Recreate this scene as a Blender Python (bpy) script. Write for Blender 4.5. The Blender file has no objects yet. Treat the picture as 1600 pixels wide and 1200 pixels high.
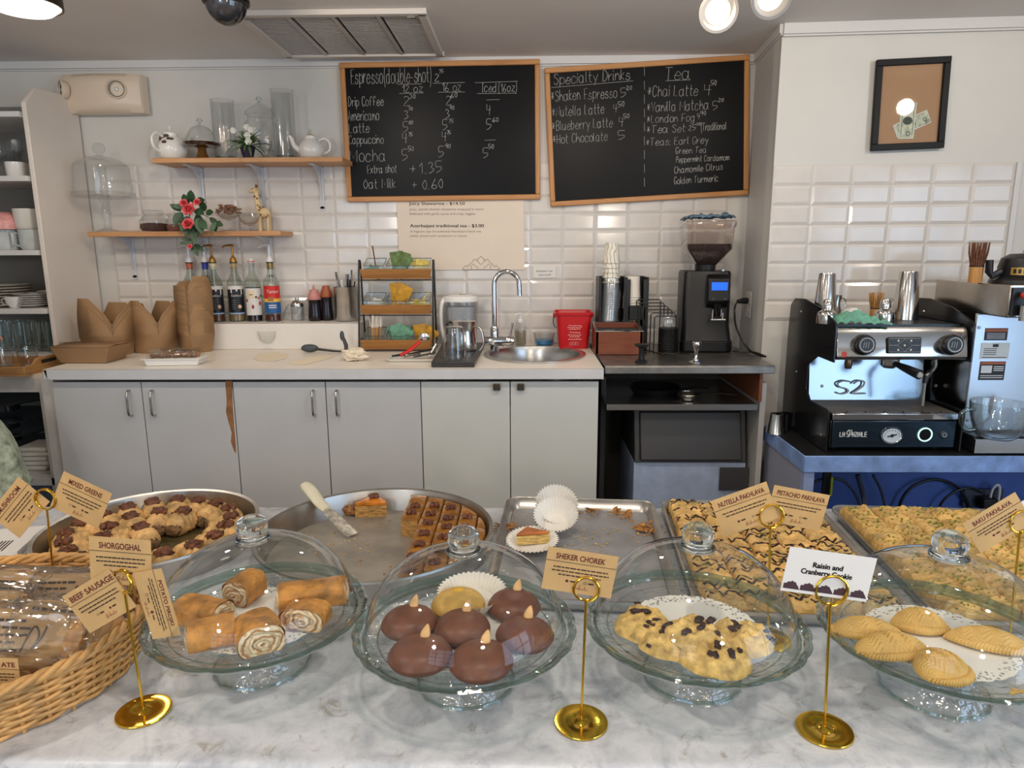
import bpy, bmesh, math, random
from math import sin, cos, pi, radians, sqrt, atan2, floor
from mathutils import Vector, Matrix, noise
random.seed(7)
SC = bpy.context.scene
COL = SC.collection

# ------------------------------------------------------------------ camera
FPX, PITCH, YAW, ROLL, EYE = 1080.0, .1946, -.0193, -.0048, 1.45
_cy, _sy, _cp, _sp = cos(YAW), sin(YAW), cos(PITCH), sin(PITCH)
CF = Vector((_sy * _cp, _cy * _cp, -_sp)); CR = Vector((_cy, -_sy, 0)); CU = CR.cross(CF)
CR, CU = cos(ROLL) * CR + sin(ROLL) * CU, cos(ROLL) * CU - sin(ROLL) * CR
cam_d = bpy.data.cameras.new('camera'); cam = bpy.data.objects.new('camera', cam_d); COL.objects.link(cam)
cam_d.sensor_width = 36.0; cam_d.lens = 36.0 * FPX / 1600.0; cam_d.clip_start = .02
m = Matrix.Identity(4)
for i in range(3):
    m[i][0], m[i][1], m[i][2] = CR[i], CU[i], -CF[i]
m[2][3] = EYE
cam.matrix_world = m
SC.camera = cam

def ray(px, py): return CF + CR * ((px - 800) / FPX) - CU * ((py - 600) / FPX)
def on_z(px, py, z):
    d = ray(px, py); return Vector((0, 0, EYE)) + d * ((z - EYE) / d.z)
def on_y(px, py, y):
    d = ray(px, py); return Vector((0, 0, EYE)) + d * (y / d.y)
def on_x(px, py, x):
    d = ray(px, py); return Vector((0, 0, EYE)) + d * (x / d.x)

def at(px, Y, z):
    """the point at depth Y and height z that stands in picture column px"""
    py = 400.0
    for _ in range(6):
        p = on_y(px, py, Y); py += (p.z - z) * FPX / Y
    return Vector((p.x, Y, z))

# ------------------------------------------------------------------ light
SC.view_settings.view_transform = 'Standard'; SC.view_settings.look = 'None'
SC.view_settings.gamma = 1.0; SC.view_settings.use_curve_mapping = False
SC.view_settings.exposure = -0.2
SC.cycles.use_denoising = True
SC.cycles.max_bounces = 10; SC.cycles.transparent_max_bounces = 40
SC.cycles.transmission_bounces = 10; SC.cycles.glossy_bounces = 5; SC.cycles.diffuse_bounces = 4
SC.cycles.sample_clamp_indirect = 4.0
W = bpy.data.worlds.new('sky'); SC.world = W; W.use_nodes = True
W.node_tree.nodes['Background'].inputs[0].default_value = (.42, .62, 1.0, 1)
W.node_tree.nodes['Background'].inputs[1].default_value = 1.2
CEIL = 2.30
WARM = (1.0, .88, .735); COOL = (.55, .75, 1.0)
def area(name, loc, target, sx, sy, power, color):
    l = bpy.data.lights.new(name, 'AREA'); l.shape = 'RECTANGLE'; l.size = sx; l.size_y = sy; l.energy = power; l.color = color
    o = bpy.data.objects.new(name, l); COL.objects.link(o); o.location = loc
    o.rotation_euler = (Vector(target) - Vector(loc)).to_track_quat('-Z', 'Y').to_euler(); return o
def bulb(name, loc, power, color=WARM, r=.05, target=None, angle=120, blend=.6):
    l = bpy.data.lights.new(name, 'SPOT' if target else 'POINT'); l.energy = power; l.color = color; l.shadow_soft_size = r
    o = bpy.data.objects.new(name, l); COL.objects.link(o); o.location = loc
    if target:
        l.spot_size = radians(angle); l.spot_blend = blend
        o.rotation_euler = (Vector(target) - Vector(loc)).to_track_quat('-Z', 'Y').to_euler()
    return o
# daylight at the two openings of the street front
area('daylight_shop_window', (-1.6, -3.2, 1.45), (-1.2, 3, 1.2), 2.2, 1.5, 30, COOL)
area('daylight_side_window', (3.45, -.9, 1.15), (1.0, 1.6, .7), 2.4, 1.9, 70, COOL)
# lamps along the ceiling of the room: track spots turned to the back wall, then the lamps over and behind the front counter
for x, p in [(-1.9, 12), (-.75, 18), (.35, 20), (1.0, 13), (1.9, 16)]:
    bulb('track_spot_light', (x, 1.75, CEIL - .12), p, WARM, .04, (x * 1.02, 3.1, 1.35), 150, .8)
for x, y, p in [(-1.5, 2.45, 9), (0, 2.45, 9), (-1.2, .5, 21), (0, .5, 21), (1.2, .5, 21), (-1.5, -1.4, 18), (1.0, -1.5, 18)]:
    bulb('ceiling_lamp_light', (x, y, CEIL - .12), p, WARM, .045, (x, y, 0), 165, .6)

# two fill points added behind the camera to brighten the ceiling, no lamps there
for x in (-1.3, .9): bulb('ceiling_fill_light', (x, -1.3, 1.75), 34, WARM, .10)

# ------------------------------------------------------------------ materials
def lin(c):
    f = lambda v: (v / 12.92 if v <= .04045 else ((v + .055) / 1.055) ** 2.4)
    return tuple(f(v / 255.0) for v in c) + (1.0,)
MATS = {}
class NT:
    def __init__(s, name):
        s.m = bpy.data.materials.new(name); s.m.use_nodes = True; s.t = s.m.node_tree; s.t.nodes.clear()
        s.out = s.n('ShaderNodeOutputMaterial')
    def n(s, kind, **kw):
        x = s.t.nodes.new(kind)
        for k, v in kw.items():
            if k.startswith('i_'):
                key = k[2:]
                x.inputs[int(key) if key.isdigit() else key.replace('_', ' ')].default_value = v
            else: setattr(x, k, v)
        return x
    def l(s, a, b): s.t.links.new(a, b)
    def coords(s, scale=(1, 1, 1), rnd=True):
        tc = s.n('ShaderNodeTexCoord'); mp = s.n('ShaderNodeMapping'); mp.inputs['Scale'].default_value = scale
        s.l(tc.outputs['Object'], mp.inputs['Vector'])
        if rnd:
            oi = s.n('ShaderNodeObjectInfo'); mm = s.n('ShaderNodeMath', operation='MULTIPLY'); mm.inputs[1].default_value = 37.0
            s.l(oi.outputs['Random'], mm.inputs[0]); s.l(mm.outputs[0], mp.inputs['Location'])
        return mp.outputs['Vector']
    def noise(s, vec, scale, detail=4, rough=.55, dist=0):
        x = s.n('ShaderNodeTexNoise'); x.inputs['Scale'].default_value = scale; x.inputs['Detail'].default_value = detail
        x.inputs['Roughness'].default_value = rough; x.inputs['Distortion'].default_value = dist; s.l(vec, x.inputs['Vector']); return x.outputs['Fac']
    def ramp(s, fac, stops):
        x = s.n('ShaderNodeValToRGB'); e = x.color_ramp.elements
        while len(e) < len(stops): e.new(.5)
        for q, (p, c) in zip(e, stops): q.position = p; q.color = lin(c)
        s.l(fac, x.inputs['Fac']); return x.outputs['Color']
    def bump(s, h, strength, dist=.002):
        x = s.n('ShaderNodeBump'); x.inputs['Strength'].default_value = strength; x.inputs['Distance'].default_value = dist
        s.l(h, x.inputs['Height']); return x.outputs['Normal']
    def principled(s, rough=.5, metal=0, spec=.5, coat=0):
        b = s.n('ShaderNodeBsdfPrincipled'); b.inputs['Roughness'].default_value = rough; b.inputs['Metallic'].default_value = metal
        b.inputs['Specular IOR Level'].default_value = spec; b.inputs['Coat Weight'].default_value = coat
        b.inputs['Coat Roughness'].default_value = .08
        s.l(b.outputs[0], s.out.inputs[0]); return b

def M(name, c, rough=.5, metal=0, var=.0, vs=8, bump=0, bs=60, spec=.5, coat=0, emit=0, stretch=(1, 1, 1), bd=.002, sss=0):
    """plain procedural surface: colour c (sRGB 0-255) with noise variation and noise bump"""
    if name in MATS: return MATS[name]
    t = NT(name); b = t.principled(rough, metal, spec, coat)
    if var or bump: v = t.coords(stretch)
    if var:
        lo = tuple(max(0, x * (1 - var)) for x in c); hi = tuple(min(255, x * (1 + var)) for x in c)
        t.l(t.ramp(t.noise(v, vs), [(.3, lo), (.7, hi)]), b.inputs['Base Color'])
    else: b.inputs['Base Color'].default_value = lin(c)
    if bump: t.l(t.bump(t.noise(v, bs, 5), bump, bd), b.inputs['Normal'])
    if emit: b.inputs['Emission Color'].default_value = lin(c); b.inputs['Emission Strength'].default_value = emit
    if sss: b.inputs['Subsurface Weight'].default_value = sss; b.inputs['Subsurface Radius'].default_value = (.01, .006, .003)
    MATS[name] = t.m; return t.m

def thin_glass(name, tint=(250, 252, 251), refl=1.0, rough=.02, bump=0, bs=60, base=.03, stretch=(1, 1, 1), haze=0):
    """a wall of thin clear glass: lets light straight through and mirrors more at grazing angles"""
    if name in MATS: return MATS[name]
    t = NT(name); tr = t.n('ShaderNodeBsdfTransparent'); tr.inputs[0].default_value = lin(tint)
    gl = t.n('ShaderNodeBsdfGlossy'); gl.inputs['Roughness'].default_value = rough
    lw = t.n('ShaderNodeLayerWeight'); pw = t.n('ShaderNodeMath', operation='POWER'); pw.inputs[1].default_value = 3.2; t.l(lw.outputs['Facing'], pw.inputs[0])
    ma = t.n('ShaderNodeMath', operation='MULTIPLY_ADD', use_clamp=True); ma.inputs[1].default_value = refl; ma.inputs[2].default_value = base
    if bump:
        nb = t.bump(t.noise(t.coords(stretch), bs, 2), bump, .004); t.l(nb, gl.inputs['Normal']); t.l(nb, lw.inputs['Normal'])
    mx = t.n('ShaderNodeMixShader'); t.l(pw.outputs[0], ma.inputs[0]); t.l(ma.outputs[0], mx.inputs[0])
    if haze:
        df = t.n('ShaderNodeBsdfTranslucent'); d2 = t.n('ShaderNodeBsdfDiffuse'); df.inputs[0].default_value = d2.inputs[0].default_value = (.9, .92, .95, 1)
        ad = t.n('ShaderNodeMixShader', i_0=.4); t.l(d2.outputs[0], ad.inputs[1]); t.l(df.outputs[0], ad.inputs[2])
        hz = t.n('ShaderNodeMixShader', i_0=haze); t.l(tr.outputs[0], hz.inputs[1]); t.l(ad.outputs[0], hz.inputs[2]); tr = hz
    t.l(tr.outputs[0], mx.inputs[1]); t.l(gl.outputs[0], mx.inputs[2]); t.l(mx.outputs[0], t.out.inputs[0])
    MATS[name] = t.m; return t.m
def solid_glass(name, c=(245, 252, 250), rough=.0, ior=1.48):
    if name in MATS: return MATS[name]
    t = NT(name); b = t.principled(rough); b.inputs['Base Color'].default_value = lin(c)
    b.inputs['Transmission Weight'].default_value = 1; b.inputs['IOR'].default_value = ior
    MATS[name] = t.m; return t.m
def wood(name, c1, c2, axis=0, rough=.45, sc=1.0):
    if name in MATS: return MATS[name]
    t = NT(name); b = t.principled(rough)
    s = [38 * sc, 38 * sc, 38 * sc]; s[axis] = 2.2 * sc
    v = t.coords(tuple(s)); n = t.noise(v, 1.0, 5, .6, 1.2)
    t.l(t.ramp(n, [(.25, c1), (.55, c2), (.8, c1)]), b.inputs['Base Color']); t.l(t.bump(n, .15), b.inputs['Normal'])
    MATS[name] = t.m; return t.m

WHITE_WALL = M('white_wall_paint', (212, 209, 203), .55, var=.015, vs=3, bump=.05, bs=90)
JOG_PAINT = M('grey_white_wall_paint', (200, 198, 196), .5, var=.03, vs=4)
CEIL_PAINT = M('ceiling_paint', (226, 220, 216), .7, var=.02, vs=2)
TRIM = M('trim_paint', (214, 212, 210), .4)
FLOORM = M('dark_floor_tile', (92, 84, 78), .5, var=.2, vs=4)
TILE = M('glazed_tile', (218, 212, 206), .12, var=.02, vs=9, bump=.06, bs=14, spec=.55, bd=.003)
GROUT = M('tile_grout', (196, 190, 184), .8)
CAB = M('grey_white_cabinet_laminate', (196, 196, 197), .42, var=.012, vs=5)
TOPW = M('cream_white_laminate', (232, 225, 214), .35, var=.02, vs=7)
EDGEW = M('counter_edge_laminate', (206, 205, 206), .4, var=.02, vs=12)
STEEL = M('brushed_steel', (196, 194, 190), .27, 1, var=.04, vs=30, bump=.04, bs=140, stretch=(.06, 1, 1))
STEELV = M('steel_polished', (205, 203, 200), .16, 1)
STEELD = M('worn_galvanised_steel', (158, 154, 148), .38, 1, var=.12, vs=16)
CHROME = M('chrome', (222, 222, 224), .05, 1)
ALU = M('pan_aluminium', (190, 187, 182), .34, 1, var=.10, vs=14, bump=.06, bs=80)
GOLD = M('polished_gold_metal', (230, 188, 70), .14, 1)
BLACK = M('black_plastic', (22, 22, 24), .38)
BLACKG = M('black_gloss', (16, 16, 18), .14)
BLACKM = M('black_metal_wire', (20, 19, 20), .42)
DARKGREY = M('dark_grey_plastic', (58, 58, 60), .5)
WHITEP = M('white_plastic', (232, 230, 226), .35)
PAPERW = M('white_paper', (238, 234, 228), .75)
KRAFT = M('kraft_card', (172, 126, 74), .72, var=.05, vs=14)
KRAFTC = M('kraft_label_card', (206, 168, 112), .7, var=.03, vs=40)
OAK = wood('oak_frame_wood', (166, 108, 58), (196, 140, 84), 0)
OAKV = wood('oak_frame_wood_upright', (166, 108, 58), (196, 140, 84), 2)
PLANK = wood('pine_shelf_wood', (172, 118, 74), (204, 152, 104), 0)
TRAYW = wood('tray_wood', (134, 88, 42), (172, 118, 62), 0)
INK = M('printed_ink', (52, 32, 28), .7)
MAROON = M('maroon_ink', (104, 38, 36), .7)
BLACKINK = M('black_ink', (24, 22, 22), .7)
GLASS = thin_glass('clear_glass')
GLASSD = thin_glass('dome_glass', (249, 251, 250), 1.15, .015, base=.035)
GLASSP = thin_glass('pressed_plate_glass', (249, 252, 251), 1.2, .06, 1.0, 75, .10)
GLASSR = thin_glass('thick_rim_glass', (222, 236, 231), 1.3, .06, .4, 40, .14)
KNOBG = solid_glass('knob_glass')

# ------------------------------------------------------------------ mesh helpers
class MB:
    def __init__(s): s.v = []; s.f = []; s.mi = []
    def add(s, v, f, mi=0, X=None):
        o = len(s.v); s.v += [tuple(X @ Vector(p)) for p in v] if X is not None else [tuple(p) for p in v]
        s.f += [tuple(i + o for i in q) for q in f]; s.mi += [mi] * len(f); return s
    def box(s, c, d, mi=0, X=None, rz=0, taper=1.0):
        x, y, z = d[0] / 2, d[1] / 2, d[2] / 2; t = taper
        v = [(-x, -y, -z), (x, -y, -z), (x, y, -z), (-x, y, -z), (-x * t, -y * t, z), (x * t, -y * t, z), (x * t, y * t, z), (-x * t, y * t, z)]
        R = Matrix.Translation(c) @ Matrix.Rotation(rz, 4, 'Z')
        return s.add(v, [(3, 2, 1, 0), (4, 5, 6, 7), (0, 1, 5, 4), (1, 2, 6, 5), (2, 3, 7, 6), (3, 0, 4, 7)], mi, (X @ R) if X is not None else R)
    def lathe(s, prof, n=32, c=(0, 0, 0), mi=0, X=None, sx=1, sy=1, wob=None):
        v = []; f = []; k = len(prof)
        for i in range(n):
            a = 2 * pi * i / n
            for j, (r, z) in enumerate(prof):
                rr = r * (wob(a, j) if wob else 1); v.append((c[0] + rr * cos(a) * sx, c[1] + rr * sin(a) * sy, c[2] + z))
        for i in range(n):
            i2 = (i + 1) % n
            for j in range(k - 1):
                if prof[j][0] < 1e-6 and prof[j + 1][0] < 1e-6: continue
                f.append((i * k + j, i2 * k + j, i2 * k + j + 1, i * k + j + 1))
        return s.add(v, f, mi, X)
    def tube(s, pts, r, n=8, closed=False, mi=0, X=None, cap=True, flat=1.0):
        P = [Vector(p) for p in pts]; N = len(P); R = r if isinstance(r, (list, tuple)) else [r] * N
        v = []; f = []; up = None
        for i in range(N):
            a = P[i - 1] if (i or closed) else P[i]; b = P[(i + 1) % N] if (i < N - 1 or closed) else P[i]
            t = (b - a); t = t.normalized() if t.length > 1e-9 else Vector((0, 0, 1))
            if up is None: up = Vector((0, 0, 1)) if abs(t.z) < .9 else Vector((1, 0, 0))
            x = t.cross(up); x = x.normalized() if x.length > 1e-6 else t.orthogonal().normalized()
            up = x.cross(t).normalized()
            for k in range(n):
                q = 2 * pi * k / n; v.append(P[i] + x * (R[i] * cos(q)) + up * (R[i] * flat * sin(q)))
        for i in range(N if closed else N - 1):
            i2 = (i + 1) % N
            for k in range(n): f.append((i * n + k, i * n + (k + 1) % n, i2 * n + (k + 1) % n, i2 * n + k))
        if cap and not closed: f += [tuple(range(n - 1, -1, -1)), tuple((N - 1) * n + k for k in range(n))]
        return s.add(v, f, mi, X)
    def prism(s, poly, z0, z1, mi=0, X=None):
        n = len(poly); v = [(x, y, z0) for x, y in poly] + [(x, y, z1) for x, y in poly]
        f = [tuple(range(n - 1, -1, -1)), tuple(range(n, 2 * n))] + [(i, (i + 1) % n, n + (i + 1) % n, n + i) for i in range(n)]
        return s.add(v, f, mi, X)
    def grid(s, fn, nu, nv, mi=0, X=None, cu=False):
        v = [fn(i / (nu if cu else nu - 1), j / (nv - 1)) for i in range(nu) for j in range(nv)]; f = []
        for i in range(nu if cu else nu - 1):
            i2 = (i + 1) % nu
            for j in range(nv - 1): f.append((i * nv + j, i2 * nv + j, i2 * nv + j + 1, i * nv + j + 1))
        return s.add(v, f, mi, X)
    def blob(s, c, r, nz=.12, fs=3.0, seed=0, nu=20, nv=12, mi=0, X=None, p=1.0, flatb=None):
        """rounded lump: ellipsoid radii r with noise nz; flatb clips it flat underneath"""
        def fn(u, w):
            a = 2 * pi * u; b = pi * (w - .5)
            e = lambda q: math.copysign(abs(q) ** p, q)
            d = Vector((e(cos(b)) * e(cos(a)), e(cos(b)) * e(sin(a)), e(sin(b))))
            k = 1 + nz * noise.noise(d * fs + Vector((seed * 7.3, seed * 3.1, seed)))
            z = d.z * r[2] * k
            if flatb is not None: z = max(z, -flatb)
            return (c[0] + d.x * r[0] * k, c[1] + d.y * r[1] * k, c[2] + z)
        return s.grid(fn, nu, nv, mi, X, True)
    def shell(s, th): s.th = th; return s
    def build(s, name, mats, parent=None, angle=40, bev=0, sub=0, solid=0, rim=0):
        me = bpy.data.meshes.new(name); me.from_pydata([tuple(p) for p in s.v], [], s.f)
        for q in (mats if isinstance(mats, (list, tuple)) else [mats]): me.materials.append(q)
        if any(s.mi): me.polygons.foreach_set('material_index', s.mi)
        bm = bmesh.new(); bm.from_mesh(me)
        bmesh.ops.remove_doubles(bm, verts=bm.verts, dist=1e-6); bmesh.ops.recalc_face_normals(bm, faces=bm.faces)
        bm.to_mesh(me); bm.free()
        me.polygons.foreach_set('use_smooth', [True] * len(me.polygons)); me.set_sharp_from_angle(angle=radians(angle))
        o = bpy.data.objects.new(name, me); COL.objects.link(o)
        if solid: mo = o.modifiers.new('thickness', 'SOLIDIFY'); mo.thickness = solid; mo.offset = 0; mo.material_offset_rim = rim
        if bev: mo = o.modifiers.new('edge', 'BEVEL'); mo.width = bev; mo.segments = 2; mo.limit_method = 'ANGLE'
        if sub: mo = o.modifiers.new('smooth', 'SUBSURF'); mo.levels = sub; mo.render_levels = sub
        if parent is not None: o.parent = parent
        return o
def Rz(a): return Matrix.Rotation(a, 4, 'Z')
def Rx(a): return Matrix.Rotation(a, 4, 'X')
def Ry(a): return Matrix.Rotation(a, 4, 'Y')
def T(*p): return Matrix.Translation(Vector(p) if len(p) == 3 else p[0])
def tag(o, label, cat, group=None):
    o['label'] = label; o['category'] = cat
    if group: o['group'] = group
    return o
def thing(name, label, cat, loc=(0, 0, 0), rz=0, group=None):
    o = bpy.data.objects.new(name, None); COL.objects.link(o); o.location = loc; o.rotation_euler = (0, 0, rz); o.empty_display_size = .05
    return tag(o, label, cat, group)
def solo(name, mb, mats, label, cat, loc=(0, 0, 0), rz=0, group=None, **kw):
    o = mb.build(name, mats, **kw); o.location = loc; o.rotation_euler = (0, 0, rz); return tag(o, label, cat, group)
def struct(name, mb, mats, **kw):
    o = mb.build(name, mats, **kw); o['kind'] = 'structure'; return o
def dup(src, loc, rz=0, label=None, group=None, rot=None):
    def cp(o, par):
        c = o.copy(); COL.objects.link(c)
        if par is not None: c.parent = par
        for ch in o.children: cp(ch, c)
        return c
    r = cp(src, None); r.location = loc; r.rotation_euler = rot if rot is not None else (0, 0, rz)
    if label: r['label'] = label
    if group: r['group'] = group
    return r
def lab(o, label): o['label'] = label; return o
def smooth(pts, k=4, closed=False):
    P = [Vector(p) for p in pts]; n = len(P); out = []
    for i in range(n if closed else n - 1):
        a, b, c, d = (P[(i - 1) % n] if closed or i else P[0]), P[i], P[(i + 1) % n], (P[(i + 2) % n] if closed or i < n - 2 else P[-1])
        for j in range(k):
            t = j / k; out.append(.5 * (2 * b + (c - a) * t + (2 * a - 5 * b + 4 * c - d) * t * t + (3 * b - a - 3 * c + d) * t ** 3))
    if not closed: out.append(P[-1])
    return out
_tm = {}
def text_polys(s, bold=0):
    """outline mesh of a line of printed text, unit cap height, as (verts, faces, width)"""
    if (s, bold) in _tm: return _tm[(s, bold)]
    cu = bpy.data.curves.new('text', 'FONT'); cu.body = s; cu.size = 1; cu.resolution_u = 3; cu.offset = bold
    ob = bpy.data.objects.new('text', cu); COL.objects.link(ob)
    dg = bpy.context.evaluated_depsgraph_get(); dg.update(); me = bpy.data.meshes.new_from_object(ob.evaluated_get(dg))
    v = [tuple(p.co) for p in me.vertices]; f = [tuple(p.vertices) for p in me.polygons]
    bpy.data.objects.remove(ob); bpy.data.curves.remove(cu); bpy.data.meshes.remove(me)
    x0 = min(p[0] for p in v); x1 = max(p[0] for p in v)
    v = [((p[0] - x0), p[1], 0) for p in v]; _tm[(s, bold)] = (v, f, x1 - x0); return _tm[(s, bold)]
def put_text(mb, s, p0, u, w, n, width, height, mi=0, slant=0, bold=0):
    """print text s from point p0 along u (letters rise along w), lifted along n, filling width, capital height"""
    v, f, L = text_polys(s, bold); k = width / L; h = height / .7
    mb.add([Vector(p0) + u * (x * k + slant * y * h) + w * (y * h) + n for x, y, _ in v], f, mi)
GL = {'a': '45 26 05 03 12 32 44|46 43 52', 'b': '08 02|04 16 36 44 33 22 02', 'c': '45 36 16 04 03 12 32 43', 'd': '45 26 05 03 12 32 44|48 43 52',
 'e': '04 44 45 26 15 04 03 12 32 43', 'f': '47 38 28 17 12|05 35', 'g': '45 26 05 03 12 32 44|46 41 30 10 01', 'h': '08 02|04 26 35 44 42', 'i': '06 02|07 08',
 'k': '08 02|36 04 32', 'l': '08 03 12', 'm': '06 02|04 15 26 34 32|34 45 56 64 62', 'n': '06 02|04 26 35 44 42', 'o': '26 05 03 12 32 43 45 26',
 'p': '06 00|05 26 45 43 22 03', 'r': '06 02|04 15 36', 's': '45 26 15 14 34 43 32 12 03', 't': '18 13 22 32|06 36', 'u': '06 03 12 32 44|46 43 52', 'v': '06 22 46',
 'x': '06 42|46 02', 'w': '06 12 25 42 56', 'y': '06 23|46 10', 'z': '06 46 02 42', 'K': '06 02|36 04 32', 'A': '02 28 42|14 34', 'B': '08 02|08 38 47 35 05|35 44 43 32 02', 'C': '47 38 18 06 04 12 32 43',
 'D': '08 02|08 28 46 44 22 02', 'E': '48 08 02 42|05 35', 'F': '48 08 02|05 35', 'G': '47 38 18 06 04 12 32 44 24', 'H': '08 02|48 42|05 45', 'I': '18 12|08 28|02 22',
 'L': '08 02 42', 'M': '02 08 34 68 62', 'N': '02 08 42 48', 'O': '28 06 04 22 44 46 28', 'P': '08 02|08 38 46 35 05', 'S': '47 28 07 16 35 44 32 12 03', 'T': '08 58|28 22',
 'V': '08 22 48', '0': '28 06 04 22 34 36 28', '1': '06 28 22', '2': '07 18 37 36 02 42', '3': '07 18 37 25 44 33 12 02', '4': '08 05 45|38 32', '5': '48 08 05 35 44 33 12 02',
 '6': '38 15 03 12 32 43 34 14 03', '7': '08 48 22', '9': '47 28 06 15 35 47 32', '+': '04 44|26 22', '-': '04 34', '.': '02 12', '(': '29 16 13 20', ')': '09 16 13 00',
 ':': '02 12|05 15', '*': '05 45|13 37|17 33', '_': '02 42'}
SHARP = set('AEFHIKLMNTV14kvz+-*_:.')
def chalk(mb, s, p0, u, w, n, width, height, r=.0013, wob=.06):
    x = 0; runs = []
    for ch in s:
        if ch == ' ': x += 3.2; continue
        g = GL[ch]; mx = 0; k = .8 if ch.islower() else 1
        for pl in g.split('|'):
            pts = [(int(q[0]), int(q[1]) - 2) for q in pl.split()]; mx = max(mx, max(q[0] for q in pts))
            jx = random.uniform(-.25, .25); jy = random.uniform(-.3, .3)
            runs.append((ch, [(x + q[0] * .9 + jx + q[1] * .08, q[1] + jy * (.5 if q[1] == 0 else 1)) for q in pts]))
        x += mx * .9 + 1.5
    sx = width / (x - 1.5); sy = height / 6.0
    for ch, pl in runs:
        P = [Vector(p0) + u * (a * sx) + w * (b * sy) + n for a, b in pl]
        if ch not in SHARP and len(P) > 2: P = smooth(P, 3)
        mb.tube(P, r * random.uniform(.8, 1.15), 4, flat=.5)
# ================================================================== SETTING
YW = 3.357
def tiles(x0, z0, c0, c1, r0, r1, px=.1545, pz=.078):
    mb = MB(); g = .0012; b = .011; d = .0045
    for c in range(c0, c1):
        for r in range(r0, r1):
            xa, xb = x0 + c * px + g, x0 + (c + 1) * px - g; zb, za = z0 - r * pz - g, z0 - (r + 1) * pz + g
            jy = random.uniform(-.0006, .0006); j2 = random.uniform(-.0008, .0008)
            v = [(xa, 0, za), (xb, 0, za), (xb, 0, zb), (xa, 0, zb), (xa, -.003, za), (xb, -.003, za), (xb, -.003, zb), (xa, -.003, zb),
                 (xa + b, -.003 - d + jy, za + b), (xb - b, -.003 - d + jy + j2, za + b), (xb - b, -.003 - d + jy + j2, zb - b), (xa + b, -.003 - d + jy, zb - b)]
            f = [(8, 9, 10, 11)]
            for q in range(4):
                k = (q + 1) % 4; f += [(q, k, 4 + k, 4 + q), (4 + q, 4 + k, 8 + k, 8 + q)]
            mb.add(v, f)
    return mb
struct('floor', MB().box((0, .2, -.05), (7, 7.2, .1)), FLOORM)
struct('ceiling', MB().box((0, .2, CEIL + .05), (7, 7.2, .1)), CEIL_PAINT)
wb = struct('wall_back', MB().box((-1.0, YW + .06, 1.15), (4.10, .104, 2.3)), WHITE_WALL)
t_ = tiles(-1.0579, 1.6847, -6, 13, -2, 9).build('wall_tiles', TILE, wb, angle=10); t_.location = (0, YW + .008, 0)
t_ = MB().box((-.517, YW + .0065, 1.42), (2.936, .003, .844)).build('grout', GROUT, wb)
JX = 1.045
struct('wall_return', MB().prism([(JX, YW + .02), (1.0066, 2.9365), (1.30, 2.935), (1.30, YW + .02)], 0, 2.3), JOG_PAINT)
WA = -.0627
wr = struct('wall_right', MB().box((1.1, .06, 1.15), (2.2, .104, 2.3)), WHITE_WALL); wr.location = (1.0066, 2.9265, 0); wr.rotation_euler = (0, 0, WA)
t_ = tiles(0, 1.6922, 0, 6, -1, 7).build('wall_tiles', TILE, wr, angle=10); t_.location = (0, .008, 0)
MB().box((.463, .0065, 1.458), (.927, .003, .624)).build('grout', GROUT, wr)
MB().box((.942, .004, 1.458), (.022, .012, .63)).build('tile_edge_trim', TRIM, wr, bev=.003)
struct('wall_left', MB().box((-3.1, .2, 1.15), (.1, 7.2, 2.3)), WHITE_WALL)
ws = MB()
for y0, y1, z0, z1 in [(-3.4, -2.2, 0, 2.3), (-2.2, .4, 0, .15), (-2.2, .4, 2.15, 2.3), (.4, 3.8, 0, 2.3)]: ws.box((3.25, (y0 + y1) / 2, (z0 + z1) / 2), (.1, y1 - y0, z1 - z0))
struct('wall_side', ws, WHITE_WALL)
fw = MB()
for x0, x1, z0, z1 in [(-3.1, -2.75, 0, 2.3), (-2.75, -.5, 0, .7), (-2.75, -.5, 2.2, 2.3), (-.5, 3.2, 0, 2.3)]:
    fw.box(((x0 + x1) / 2, -3.06, (z0 + z1) / 2), (x1 - x0, .12, z1 - z0))
struct('wall_front', fw, WHITE_WALL)
def opening(name, x0, x1, z0, z1, nx, nz, mat):
    fr = MB(); w = .05
    for i in range(nx + 1): fr.box((x0 + (x1 - x0) * i / nx, -3.06, (z0 + z1) / 2), (w, .06, z1 - z0))
    for i in range(nz + 1): fr.box(((x0 + x1) / 2, -3.06, z0 + (z1 - z0) * i / nz), (x1 - x0, .06, w))
    o = struct(name, fr, mat)
    MB().box(((x0 + x1) / 2, -3.06, (z0 + z1) / 2), (x1 - x0, .006, z1 - z0)).build('pane', GLASS, o)
opening('window_1', -2.75, -.5, .7, 2.2, 3, 4, M('painted_frame', (150, 150, 155), .5))
w2 = MB()
for y in (-2.2, -1.33, -.47, .4): w2.box((3.25, y, 1.15), (.06, .05, 2.0))
for z in (.15, 1.15, 2.15): w2.box((3.25, -.9, z), (.06, 2.6, .05))
o = struct('window_2', w2, DARKGREY); MB().box((3.25, -.9, 1.15), (.006, 2.6, 2.0)).build('pane', GLASS, o)
# crown trim
def trim(name, p, q, h=.034, d=.014):
    p, q = Vector(p), Vector(q); L = (q - p).length; a = atan2(q.y - p.y, q.x - p.x)
    o = struct(name, MB().box((L / 2, -d / 2, -h / 2), (L, d, h)).box((L / 2, -d * .3, -h - .004), (L, d * .6, .008)), TRIM, bev=.002)
    o.location = p; o.rotation_euler = (0, 0, a); return o
trim('trim_1', (-3.05, YW + .008, CEIL), (JX, YW + .008, CEIL))
trim('trim_2', (JX, YW, CEIL), (1.0066, 2.925, CEIL))
trim('trim_3', (1.0066, 2.928, CEIL), (1.0066 + 2.2 * cos(WA), 2.928 + 2.2 * sin(WA), CEIL), .040)

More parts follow.
